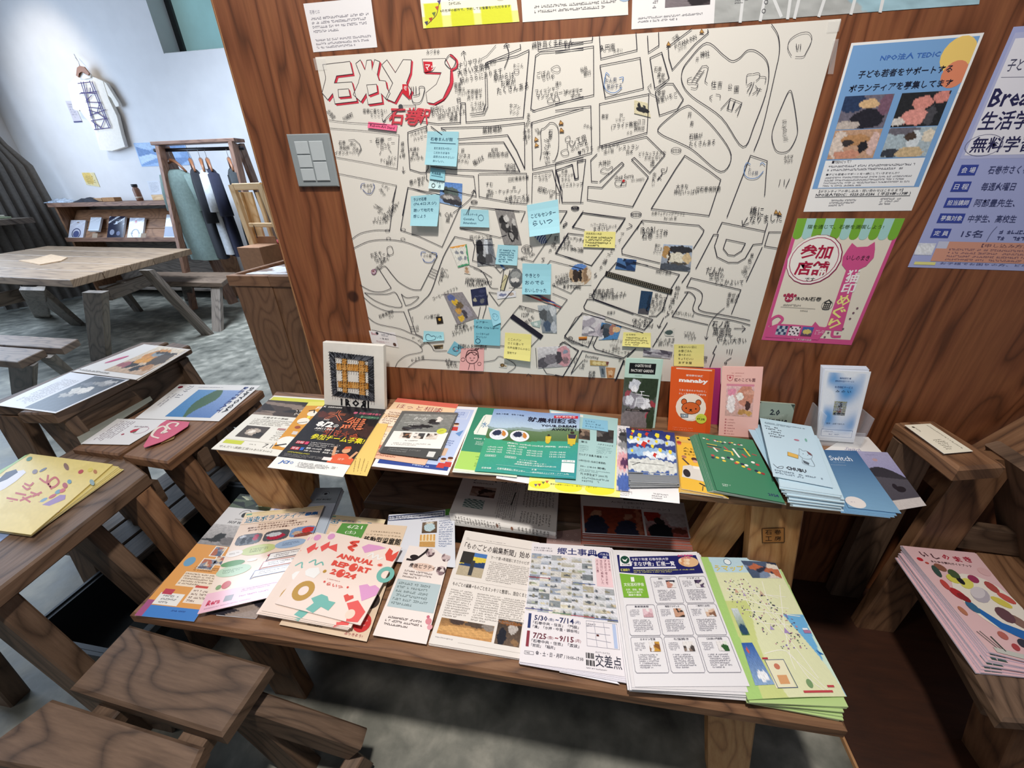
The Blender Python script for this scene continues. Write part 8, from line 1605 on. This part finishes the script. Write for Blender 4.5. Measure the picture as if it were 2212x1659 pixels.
# n red photo newspaper pile
qr = [(1254,1070),(1477,1086),(1493,1162),(1259,1150)]
pile('photo_newspaper','copy of the red-photo newspaper in the right pile','newspaper','pile of red-photo newspapers',[(1254,1085),(1474,1100),(1496,1192),(1256,1178)],qr,BZ+.0014,BZ+.026,9,'9a4a38',edge='c8bcb8',jit=.0015,mat=MI_MATTE)
s = lay(qr,BZ+.0290,.0025,'d6d3d4',mat=MI_MATTE);s.k = 2
s.text('人に向ける 感情に対する',.3,.10,.62,.16,'4a484c');s.rect(.42,.0,.9,.05,'2a282c');s.text('[ コラボレーション ]',.4,.22,.85,.30,'5a585c')
s.photo(.02,.30,.58,1,blobs(('7c3422','8c3e28'),(.22,.28,.10,.14,'b48468'),(.20,.85,.2,.50,'25283c'),(.75,.34,.08,.12,'a87860'),(.72,.92,.2,.45,'25283c'),(.93,.5,.05,.6,'a06048')),30,18,grain=.06)
s.photo(.60,.36,.98,1,blobs(('bdb8ba','9c3c2c'),(.2,.15,.2,.25,'9a2c24'),(.35,.42,.12,.2,'2a221e'),(.35,.82,.3,.35,'14151c'),(.8,.3,.25,.3,'c4bebe'),(.8,.75,.2,.12,'6a3428')),24,16,grain=.06)
s.build('photo_newspaper','top newspaper of the right pile with a red photo of two men in dark uniforms','newspaper')
# l newspaper pile "monogoto"
qb = B2([(610,470),(1190,570),(1060,1500),(318,1380)]);ql = B2([(617,464),(1200,560),(1080,1492),(315,1362)])
pile('community_newspaper','copy of the black and white community newspaper under the top one','newspaper','pile of the community newspaper',qb,B2([(612,467),(1200,565),(1080,1495),(316,1370)]),BZ+.0006,BZ+.006,4,'e3dcd6',edge='efeae4',mat=MI_MATTE)
s = lay(ql,BZ+.0075,.0013,'e6dfd8',mat=MI_MATTE);s.k = 2
s.line([(.04,.095),(.98,.095)],.003,'3a3636');s.greek(.04,.075,.1,.085,1,'6a6664');s.greek(.3,.07,.75,.08,1,'6a6664')
s.text('「ものごとの編集新聞」始めま',.045,.125,.97,.195,'3a3234',.01)
s.photo(.05,.22,.37,.45,lambda u,v: ('34322f' if u < .5 and v < .5 else ('4a78b8' if v < .18 else ('dfc84c' if .15 < v < .45-.2*(u-.5) else ('28406c' if v < .6 else 'b8aa90')))) if not (abs(u-.52) < .07 and .35 < v < .95) else '3a3c40',22,18)
s.text('マーケ屋→新聞屋にまさかのピボット',.42,.22,.97,.255,'4a4442',.005);s.greek(.42,.275,.97,.465,11,'827c78');s.line([(.04,.49),(.95,.49)],.002,'9a9490')
s.text('ものごとの編集→ものごとをスッキリと整理し、面白くまとめ',.05,.515,.97,.55,'3a3432',.01)
for a in (.05,.37,.66): s.greek(a,.575,a+.29,.78 if a > .6 else .80,12,'827c78')
s.photo(.05,.81,.64,.925,blobs(('8a6844','c8945c'),(.5,.65,.6,.25,'d0a066'),(.3,.12,.14,.2,'4a3a34'),(.65,.12,.2,.2,'55463c'),(.9,.15,.12,.25,'8a8078')),30,10);s.photo(.67,.75,.93,.93,blobs(('3a302a','6a584a'),(.25,.7,.18,.35,'20222c'),(.65,.35,.2,.2,'b8b0aa'),(.5,.12,.5,.08,'8a5a34'),(.8,.85,.15,.12,'8c6c4c')),16,14)
s.text('https://monogoto.jp',.05,.945,.24,.957,'6a6470');s.line([(.3,.965),(.95,.965)],.002,'9a9490')
s.build('community_newspaper','top community newspaper with a man before a wall photo and wooden counter photo','newspaper')
# m exhibition flyer pile
qk = B2([(1142,560),(1762,600),(1878,1628),(1040,1510)])
pile('exhibition_flyer','photo mosaic exhibition flyer copy in its pile','flyer','pile of the exhibition flyer',B2([(1150,570),(1790,620),(1900,1690),(1040,1530)]),B2([(1144,562),(1772,604),(1885,1640),(1040,1515)]),BZ+.0080,BZ+.0125,4,'e2dee6',edge='f0eef4')
s = lay(B2([(1360,1500),(1700,1560),(1840,1690),(1358,1592)]),BZ+.0078,.0005,'ecebf2');s.build('white_flyer','white flyer corner sticking out below the exhibition flyer at the bench front','flyer')
s = lay(qk,BZ+.0138,.0007,'ebe6ea');s.k = 2
s.text('写真と地図で見ぶ',.03,.045,.26,.062,'4a4658');s.text('むらは石巻の郷土史',.03,.07,.27,.087,'4a4658');s.text('郷土事典',.33,.035,.83,.105,'232c6c',.025);s.ell(.92,.09,.09,.04,'232c6c');s.up();s.text('パネル',.86,.065,.97,.088,'e6e6f0',.01);s.text('展',.89,.095,.95,.12,'e6e6f0',.01)
s.rect(.80,.12,1,.38,'eecdd2')
Rn = random.Random(11);pal = ('9a9e9c','c4c2ba','6f757c','d2cab0','b2b8c4','8a8674','dcd8cc','5a6068','a8b098','c8b898')
for r in range(10):
    for c_ in range(8):
        y0 = .115+r*.052+.003*(c_);x0 = .01+c_*.125
        if c_ >= 6 and r < 5 or (r == 5 and c_ > 6 and False): continue
        bs = Rn.choice(('dcdbe0','d2d0cc','e0dccc','cfd4de') if (r+c_) % 2 else ('a4a8ac','8c9498','b0aa94','9aa4b4','7c8488'));sk = Rn.choice(('e2e4ea','d8dce2',bs))
        s.photo(x0,y0,x0+.1235,y0+.0505,blobs((sk,bs),(Rn.random(),Rn.uniform(.5,.8),Rn.uniform(.2,.5),.18,Rn.choice(pal)),(Rn.random(),.6,.12,.25,Rn.choice(('5a6068','8a8674','b8b4a8')))),5,4,seed=r*8+c_)
for y in (.345,): s.rect(.0,y,.26,y+.006,'a03050');s.rect(.52,y+.02,.78,y+.026,'34508c')
s.rect(0,.615,.3,.621,'4a4a90');s.rect(.3,.628,.5,.634,'4a7a5c');s.rect(.5,.633,.75,.639,'a83848');s.rect(.75,.638,1,.644,'28408c')
s.up();s.vtext('石巻市内',.965,.13,.24,.022,'7a3c50',.005);s.vtext('7地区の郷土史を',.92,.13,.36,.028,'7a3c50',.005);s.vtext('地区別に編集した',.87,.13,.36,.028,'7a3c50',.005);s.vtext('パネル展',.82,.13,.26,.028,'7a3c50',.005)
for y,c,a,b,l1,l2 in ((.655,'28386c','5/30','7/14','「石巻中央・住吉」「門脇」','「湊」「水押・中里・袋谷地」'),(.785,'8a3040','7/25','9/15','「石巻中央・住吉」「渡波」','「蛇田」「稲井」')):
    s.rect(.045,y,.075,y+.11,c);s.up();s.text(a,.11,y+.008,.25,y+.048,'232c5c' if y < .7 else '6a2c3c',.02);s.text('(金)',.26,y+.02,.32,y+.045,c);s.text('~',.335,y+.025,.37,y+.035,c,.02);s.text(b,.38,y+.008,.53,y+.048,'232c5c' if y < .7 else '6a2c3c',.02);s.text('(月)',.54,y+.02,.6,y+.045,c)
    s.text(l1,.10,y+.055,.10+.48,y+.078,'3a3848',.01);s.text(l2,.10,y+.085,.10+(.48 if y < .7 else .24),y+.108,'3a3848',.01);s.k -= 1
s.line([(.04,.925),(.13,.925),(.13,.945),(.04,.945)],.003,'4a4858',closed=True);s.greek(.05,.928,.125,.943,1,'4a4858');s.text('金・土・日・月曜 / 10:00~17:00',.15,.915,.62,.945,'3a3848',.015)
s.line([(.66,.665),(.98,.665),(.98,.84),(.66,.84)],.003,'8a8a98',closed=True);s.rect(.93,.67,.965,.835,'b4c4e4');s.up()
for p in ([(.66,.75),(.9,.75)],[(.74,.665),(.76,.84)],[(.84,.665),(.86,.84)],[(.66,.79),(.9,.8)],[(.66,.70),(.9,.70)]): s.line(p,.004,'9a9aa8')
s.rect(.76,.755,.785,.768,'5a2c2c');s.greek(.66,.68,.76,.71,2,'5a5868')
s.text('人とアーカイブの',.74,.868,.88,.88,'4a4858')
for i in range(5): s.rect(.645+i*.017,.885,.645+i*.017+.009*(1+(i % 2)*.5),.92,'1e1e24');s.rect(.645+i*.017,.93,.645+i*.017+.009*(1+((i+1) % 2)*.5),.965,'1e1e24')
s.text('交差点',.735,.885,.985,.965,'2a2c40',.005);s.greek(.645,.975,.98,.985,1,'4a4858')
s.build('exhibition_flyer','top exhibition flyer with a mosaic of small photos and two date ranges','flyer')
# p course list pile
qp = B3([(328,160),(945,152),(1355,1185),(470,1190)])
pile('course_flyer','white course-list flyer copy beneath the top one','flyer','pile of the course-list flyer',B3([(270,150),(985,200),(1336,1305),(418,1225)]),B3([(300,140),(960,160),(1345,1230),(450,1200)]),BZ+.0142,BZ+.030,8,'e3e0e2',edge='f2f1f3',jit=.0018)
s = lay(qp,BZ+.0320,.0010,'e9e7ea',bump=lambda u,v: .0035*max(0,u-.6)*(1-v),grid=8,lift=.0003);s.k = 2
s.poly([(.0,.02),(.03,.02),(.15,.04),(.97,.035),(.98,.205),(.6,.215),(.2,.20),(.0,.185)],'232564');s.up();s.poly([(.03,.02),(.15,.035),(.16,.13),(.02,.13)],'efeef0');s.up();s.ell(.09,.07,.055,c='1f4a3c');s.up();s.poly([(.055,.06),(.09,.075),(.125,.055),(.10,.09),(.07,.085)],'ecefe8');s.text('まなび舎',.045,.11,.14,.125,'2c2c3c')
s.text('令和７年度 石巻市民大学',.17,.055,.62,.082,'eceaf4',.01);s.text('「まなび舎」講座一覧',.16,.09,.68,.135,'f4f2f8',.03);s.rect(.17,.143,.68,.158,'eceaf4');s.text('講座紹介',.02,.155,.13,.18,'e0dc60',.02);s.greek(.17,.165,.92,.198,2,'d8d47c')
s.ell(.85,.10,.12,.05,'e0b88c');s.up()
for i in range(7): s.ell(.76+.03*(i % 4)+.015*(i//4),.085+.03*(i//4),.022,c=('f0d8b8','d89c70','ecc8a0')[i % 3]);
s.text('全講座無料',.74,.03,.93,.05,'d8508c',.03);s.text('&受講無料',.78,.055,.9,.072,'d8508c',.02)
s.poly([(.0,.20),(.28,.225),(.285,.41),(.01,.405)],'7fb53c');s.up();s.text('1',.12,.235,.16,.275,'f2f6ea',.03);s.text('文化芸術学会',.03,.285,.26,.315,'f2f6ea',.01)
for i in range(3): s.text(('文学、芸術、歴史、','趣味などに関する','講座や講演')[i],.045+.01*i,.335+i*.022,.245-.02*i,.352+i*.022,'f2f6ea',.01)
cells = [(r,c_) for r in range(3) for c_ in range(3) if (r,c_) != (0,0)]
tt = ['講座案内ペットセラピー','プラダンス','音楽倶楽部','韓国ブラザンス','一眼撮り(女性)','エキゾン教室','七宝焼き','口は災の門習塾']
for k,(r,c_) in enumerate(cells):
    x0,x1 = .02+c_*.325,.02+c_*.325+.305;y0,y1 = .23+r*.235+(.0 if r else 0),.23+r*.235+.225
    if r == 0: y0 = .235
    R_ = .012;s.line([(x0+R_,y0),(x1-R_,y0),(x1,y0+R_),(x1,y1-R_),(x1-R_,y1),(x0+R_,y1),(x0,y1-R_),(x0,y0+R_)],.004,'9c9aa4',closed=True)
    s.text(tt[k],x0+.09,y0+.008,x0+.24,y0+.022,'3a384c',.01);s.greek(x0+.03,y0+.035,x0+.14,y0+.09,5,'8a8894')
    s.photo(x0+.17,y0+.032,x0+.27,y0+.095,patch(90+k,('c89080','5a4a68','c8a0a8','3c302c','8a6450','c8963c','4a4240','2c5a2c')[k],'e6e2e0',('2c2c3c','3a3048','e0c0c8','c89a80','d8b8a0','8a5a2c','8c7a70','dfe8d8')[k]),7,6)
    s.greek(x0+.05,y0+.11,x0+.25,y0+.20,7,'7a7886')
s.build('course_flyer','top course-list flyer with navy header and a grid of boxed classes','flyer')
# q town map pile
qm = B3([(962,190),(1532,200),(2102,1265),(1340,1290)])
pile('town_map','copy of the green-edged town map folded beneath the top one','map','pile of green town maps',B3([(1010,240),(1660,430),(2056,1470),(1330,1315)]),B3([(975,200),(1570,260),(2100,1315),(1340,1300)]),BZ+.0010,BZ+.026,7,'b8d28c',edge='cfe0a8',jit=.003)
s = lay(qm,BZ+.0285,.0015,'dbe3b0',edge='b9cf86',bump=lambda u,v: .003*sin(u*pi)*v,grid=8,lift=.0003)
def tmap(u,v):
    if u < .13+.02*v: return C('a9cf7a')
    if v < .14: return C('bcd8e4')
    if u+.0*v > .80+.2*sin((v-.55)*3.2) and v > .48: return C('6fb0dc') if (u-.8)*1.2+(v-.6)*.2 < .22 or v > .95 else C('cfe6d4')
    if v > .38 and u < .62-.0*v and (u-.15)/.55+(.95-v)*.2 < .5+.15*sin(v*6): return C('cbd48a')
    return C('dfe2b8')
s.photo(0,0,1,1,tmap,40,46,grain=.025);s.up()
s.text('うマップ',.16,.075,.55,.13,'3a3c60',.07);s.up();s.text('うマップ',.16,.075,.55,.13,'ecd24c',.01);s.ell(.36,.045,.05,c='e8f2f4');s.ring(.36,.045,.05,w=.008,c='4a6a8c')
s.photo(.55,.02,.98,.17,patch(100,'4a5a74','b86a4c','2c3448','d8d0c4','7a8ca8','8a4438'),16,10,q=[(.55,.03),(1,.04),(.98,.19),(.6,.19)]);Rn = random.Random(4)
W2 = 'f4f2e6'
for p in ([(.22,.28),(.5,.3),(.8,.36)],[(.28,.35),(.62,.42),(.86,.44)],[(.35,.5),(.5,.55),(.78,.56)],[(.42,.22),(.40,.4),(.52,.62)],[(.7,.22),(.66,.4),(.72,.62)],[(.3,.2),(.6,.5),(.8,.9)],[(.9,.25),(.75,.5),(.62,.75),(.60,.85)],[(.2,.3),(.9,.35)],[(.3,.45),(.95,.5)],[(.5,.2),(.62,.45),(.75,.6)],[(.35,.75),(.6,.74),(.7,.9),(.8,.97)],[(.6,.75),(.85,.98)]): s.curve(p,.008,W2)
s.up()
for i in range(260):
    u,v = Rn.uniform(.2,.84),Rn.uniform(.2,.72)
    if abs((u-.25)-(v-.2)*1.1) > .28: continue
    w = Rn.uniform(.006,.02);s.rect(u,v,u+w,v+w*Rn.uniform(.3,.7),Rn.choice(('5a5470','a07a94','3a3c44','c08a9c','8a7ab0','6a7a68')))
for u,v,w,c in ((.32,.30,.05,'d0a890'),(.62,.32,.07,'c8b098'),(.7,.6,.06,'a890c0'),(.55,.58,.05,'a89ac4'),(.4,.33,.04,'b09cc0')): s.poly([(u-w/2,v+w/3),(u,v-w/3),(u+w/2,v+w/3)],c)
s.photo(.16,.44,.24,.63,blobs(('d0d8dc','4c7a3c'),(.5,.8,.5,.2,'2c4a64')),6,10,q=[(.17,.44),(.25,.44),(.27,.63),(.18,.63)]);s.photo(.16,.67,.30,.90,blobs(('2c5ca8','8aa8cc'),(.6,.8,.3,.12,'eceef2'),(.3,.2,.1,.06,'c85a4c')),10,12,q=[(.14,.68),(.26,.68),(.32,.93),(.12,.93)])
s.rect(.32,.79,.52,.95,'e9e4c4');s.up();s.line([(.32,.79),(.52,.79),(.54,.95),(.34,.95)],.006,'4a5a7c',closed=True);s.ell(.42,.83,.03,c='c87a60');s.rect(.38,.88,.48,.93,'d8a070');s.rect(.30,.775,.36,.785,'b03040');s.rect(.58,.968,.88,.98,'c04a50');s.rect(.85,.94,.92,.952,'c04a50');s.ell(.68,.93,.03,.025,'7a9a6c');s.rect(.9,.6,.98,.62,'b07a9c');s.rect(.9,.585,.96,.598,'eceef2');s.poly([(.93,.73),(.99,.76),(.95,.76)],'2c6cb0')
s.build('town_map','top printed town map with green margin and blue sea, at the bench right end','map')

# ================================================================ PAPERS ON THE LEFT STANDS
L1 = conv(0,720,3.687)
s = lay(L1([(1140,86),(1500,95),(1100,372),(575,310)]),ZU+.0012,.0007,'d9d3cc')
s = lay(L1([(1148,86),(1510,130),(1085,374),(580,308)]),ZU+.0012,.0007,'e3ddd6',bump=lambda u,v: .006*max(0,v-.6),grid=8,lift=.0004);s.k = 2
s.photo(.36,.02,.97,.88,blobs(('dccdb6','c2a284'),(.45,.35,.3,.28,'c98a44'),(.5,.28,.2,.10,'8a9498'),(.75,.45,.22,.25,'4a3c30'),(.6,.22,.35,.05,'2c2826'),(.32,.72,.14,.14,'1f1d1e'),(.62,.80,.13,.12,'1f1d1e'),(.4,.55,.2,.10,'d9973c'),(.15,.75,.14,.10,'a05a60'),(.8,.75,.15,.1,'b07c4c')),26,18)
s.ell(.18,.55,.035,.15,'c8507c',rot=.3);s.greek(.02,.9,.9,.97,1,'9a948c');s.build('bus_flyer','cream flyer with an orange vehicle picture on the upper left stand','flyer')
s = lay(L1([(1240,95),(1530,150),(1100,378),(1075,372)])[:1]+L1([(1520,128),(1100,376),(1040,362)]),ZU+.0003+.0001,.0003,'cfc3b4');s.build('bus_flyer','second cream flyer just under the orange vehicle one','flyer')
s = lay(L1([(560,310),(1030,368),(440,636),(-30,572)]),ZU+.0026,.0012,'dcdce0',edge='efece4');s.k = 2
s.photo(.45,.02,.97,.97,blobs(('3a3d42','4b525a'),(.45,.45,.28,.10,'c9c4ba'),(.55,.40,.16,.08,'dcd6cc'),(.35,.60,.20,.05,'a8a49c'),(.6,.2,.3,.06,'8a8682'),(.75,.12,.2,.05,'b4b0ac'),(.3,.25,.2,.06,'6a6c70')),22,26,grain=.1);s.greek(.12,.2,.4,.9,6,'9a9aa4',vert=True)
s.build('monochrome_flyer','flyer half white, half dark photo of hands, on the upper left stand','flyer')
s = lay(L1([(610,820),(1195,500),(1215,530),(650,890)]),ZL+.0006,.0003,'a2a79e',mat=MI_LAM);s.build('clear_sheet','translucent grey-green plastic sheet edge under the white flyers','sheet')
s = lay(L1([(1430,405),(2075,415),(1742,700),(1075,678)]),ZL+.0030,.0008,'ebe8e4');s.k = 2
s.photo(.32,.17,.86,.93,lambda u,v: (mixc(C('6a9ac8'),C('4a86bc'),v) if (u-.0)+.15*sin(v*3) < .42 else (C('4a6a50') if u < .56+.1*sin(v*5) else mixc(C('8fa8d4'),C('5c80b8'),v))),26,20,grain=.05)
s.up();s.text('SUPYOGA',.955,.06,.905,.78,'1c1c24',.04,q=[(.965,.06),(.965,.80),(.915,.80),(.915,.06)]);s.text('RETREAT',0,0,0,0,'34447c',.03,q=[(.885,.06),(.885,.80),(.835,.80),(.835,.06)])
s.text('7/19',0,0,0,0,'6a6a78',.0,q=[(.21,.05),(.21,.25),(.15,.25),(.15,.05)]);s.text('21',0,0,0,0,'6a6a78',.0,q=[(.21,.32),(.21,.42),(.15,.42),(.15,.32)]);s.ell(.06,.1,.03,c='8a2c3c');s.greek(.28,.08,.8,.11,1,'8a8690');s.greek(.05,.3,.13,.7,2,'9a96a0',vert=True)
s.build('lake_flyer','white retreat flyer with a blue lake photo on the lower left stand','flyer')
s = lay(L1([(935,680),(1345,690),(1030,892),(645,884)]),ZL+.0020,.0006,'eeebe9',bump=lambda u,v: .004*max(0,v-.5),grid=6,lift=.0003);s.k = 2
s.greek(.12,.1,.45,.9,6,'b4aab0',vert=True);s.poly([(.62,.42),(.70,.38),(.72,.50),(.66,.56),(.60,.50)],'c0384c');s.ell(.7,.52,.03,c='4a7a5c');s.ell(.55,.62,.025,c='b04a5c');s.ring(.78,.45,.12,w=.01,c='c8a0b0');s.text('BRUNCH',.55,.28,.8,.33,'8a7a84')
s.build('folded_leaflet','small white leaflet with a red and green drawing, left of the pink card','leaflet')
# pink card
P_ = L1([(1330,690),(1510,706),(1495,740),(1380,815),(1290,862),(1150,910),(1142,895),(1200,800),(1280,720)])
c3 = [pz(x,y,ZL+.009) for x,y in P_];n = len(c3);vsx = c3+[p-Vector((0,0,.0012)) for p in c3]
t = empty('hand_fan',(sum(p.x for p in c3)/n,sum(p.y for p in c3)/n,ZL),'pink and white patterned folded card lying on the lower left stand','card')
mk('card_sheet',vsx,[tuple(range(n))]+[(i,n+i,n+(i+1) % n,(i+1) % n) for i in range(n)]+[tuple(range(2*n-1,n-1,-1))],flat('pink_card','d2607a',.6,noise=.04),t)
cc = lambda pts: [((x-1142)/368,(y-690)/220) for x,y in pts]
for w_,pts in ((.06,[(1260,840),(1210,820),(1245,770),(1300,745),(1325,770),(1290,800),(1330,790)]),(.05,[(1355,770),(1330,740),(1370,715),(1420,720),(1400,745)])):
    s = Sheet([pz(x,y,ZL+.0093) for x,y in L1([(1142,690),(1510,690),(1510,910),(1142,910)])],.0001,'d2607a',mat=MI_MATTE,lift=.0004);s.fs.clear();s.cs.clear();s.k = 1
    s.curve(cc(pts),w_,'ecdccf');s.build('white_loop','white loop printed on the card',parent=t)
s2 = [pz(x,y,ZL+.004) for x,y in L1([(1290,862),(1380,820),(1400,800),(1385,838),(1280,880)])]
mk('card_back',s2+[p-Vector((0,0,.001)) for p in s2],[(0,1,2,3,4),(9,8,7,6,5)]+[(i,5+i,5+(i+1) % 5,(i+1) % 5) for i in range(5)],flat('tan_card_back','9a7a50',.7),t)
# yellow booklets
qy = L1([(240,960),(900,1045),(250,1610),(-560,1500)]);
pile('picture_booklet','yellow picture booklet copy under the top one at the left edge','booklet','copies of the yellow picture booklet',L1([(260,985),(988,1090),(250,1620),(-560,1515)]),L1([(250,975),(930,1060),(250,1612),(-560,1505)]),ZY+.0026,ZY+.0105,4,'d9c476',edge='e6dca8',jit=.002)
s = lay(qy,ZY+.0130,.002,'e6cf7e',edge='cdbb74',bump=lambda u,v: .003*max(0,v-.5),grid=8,lift=.0004);s.k = 2
PPx = lambda pts: L1(pts)
s.photo(0,0,1,1,patch(120,'e6cf7e','e3cc7c','e9d385'),20,20,grain=.03);s.up()
s.poly(PPx([(240,962),(60,1080),(-60,1170),(-120,1160),(100,1040),(200,975)]),'9cc26c',px=True);s.poly(PPx([(0,1260),(0,1150),(90,1110),(190,1090),(210,1110),(130,1180),(40,1240)]),'e6e3ea',px=True);s.poly(PPx([(0,1160),(50,1110),(130,1085),(145,1110),(60,1165),(0,1190)]),'34364c',px=True)
def pxb(pts,w,c): s.curve(PPx(pts),w,c,px=True)
Z_ = 'c05048'
for p in ([(185,1220),(215,1245),(240,1235)],[(200,1200),(240,1215),(265,1195)],[(320,1160),(370,1190),(385,1135)],[(370,1190),(420,1230),(470,1190),(440,1150),(390,1190),(410,1240)],[(130,1275),(205,1290)],[(60,1315),(140,1330)],[(30,1350),(100,1345)],[(165,1335),(250,1300)],[(185,1310),(240,1345)],[(250,1270),(310,1290)],[(265,1300),(330,1270)]): pxb(p,4.2,Z_)
for cx,cy,rx,ry,c in ((235,1003,9,5,'5a8a78'),(280,1105,8,6,'8a7c84'),(345,1090,12,3,'7a8090'),(530,1065,6,11,'8a6a5c'),(645,1105,8,5,'b8484c'),(720,1090,8,5,'dcc860'),(760,1105,5,6,'b8784c'),(735,1190,6,9,'8aa0a0'),(465,1265,10,5,'6a94a8'),(520,1215,7,8,'b04c54'),(500,1255,9,5,'c85a60'),(555,1185,6,6,'6a94a8'),(420,1300,12,4,'b84c5c'),(350,1330,12,4,'7a9ab4'),(300,1360,9,4,'b84c5c'),(460,1420,6,3,'c8a090'),(380,1450,6,3,'b8a080'),(240,1500,6,3,'c08a90'),(30,1445,7,3,'7a6a6c'),(180,1530,6,3,'a89a80')):
    x,y = PPx([(cx,cy)])[0];s.ell(x,y,rx*.8,ry*.8,c,10,rot=-.5,px=True)
pp = PPx([(60,1380),(90,1355),(270,1385),(240,1415),(90,1405)]);s.poly(pp,'8ab4d4',px=True);s.poly(PPx([(300,1390),(480,1290),(525,1290),(520,1325),(330,1405)]),'9a7fae',px=True)
s.build('picture_booklet','topmost yellow picture booklet with playful lettering at the left edge','booklet')
s = lay(L1([(-200,1560),(90,1590),(0,1660),(-300,1640)]),ZY+.0012,.0008,'8fa4cc');s.build('blue_leaflet','bluish leaflet corner under the yellow booklets at the left edge','leaflet')

bpy.data.objects.remove(_fo);bpy.data.curves.remove(_fc)
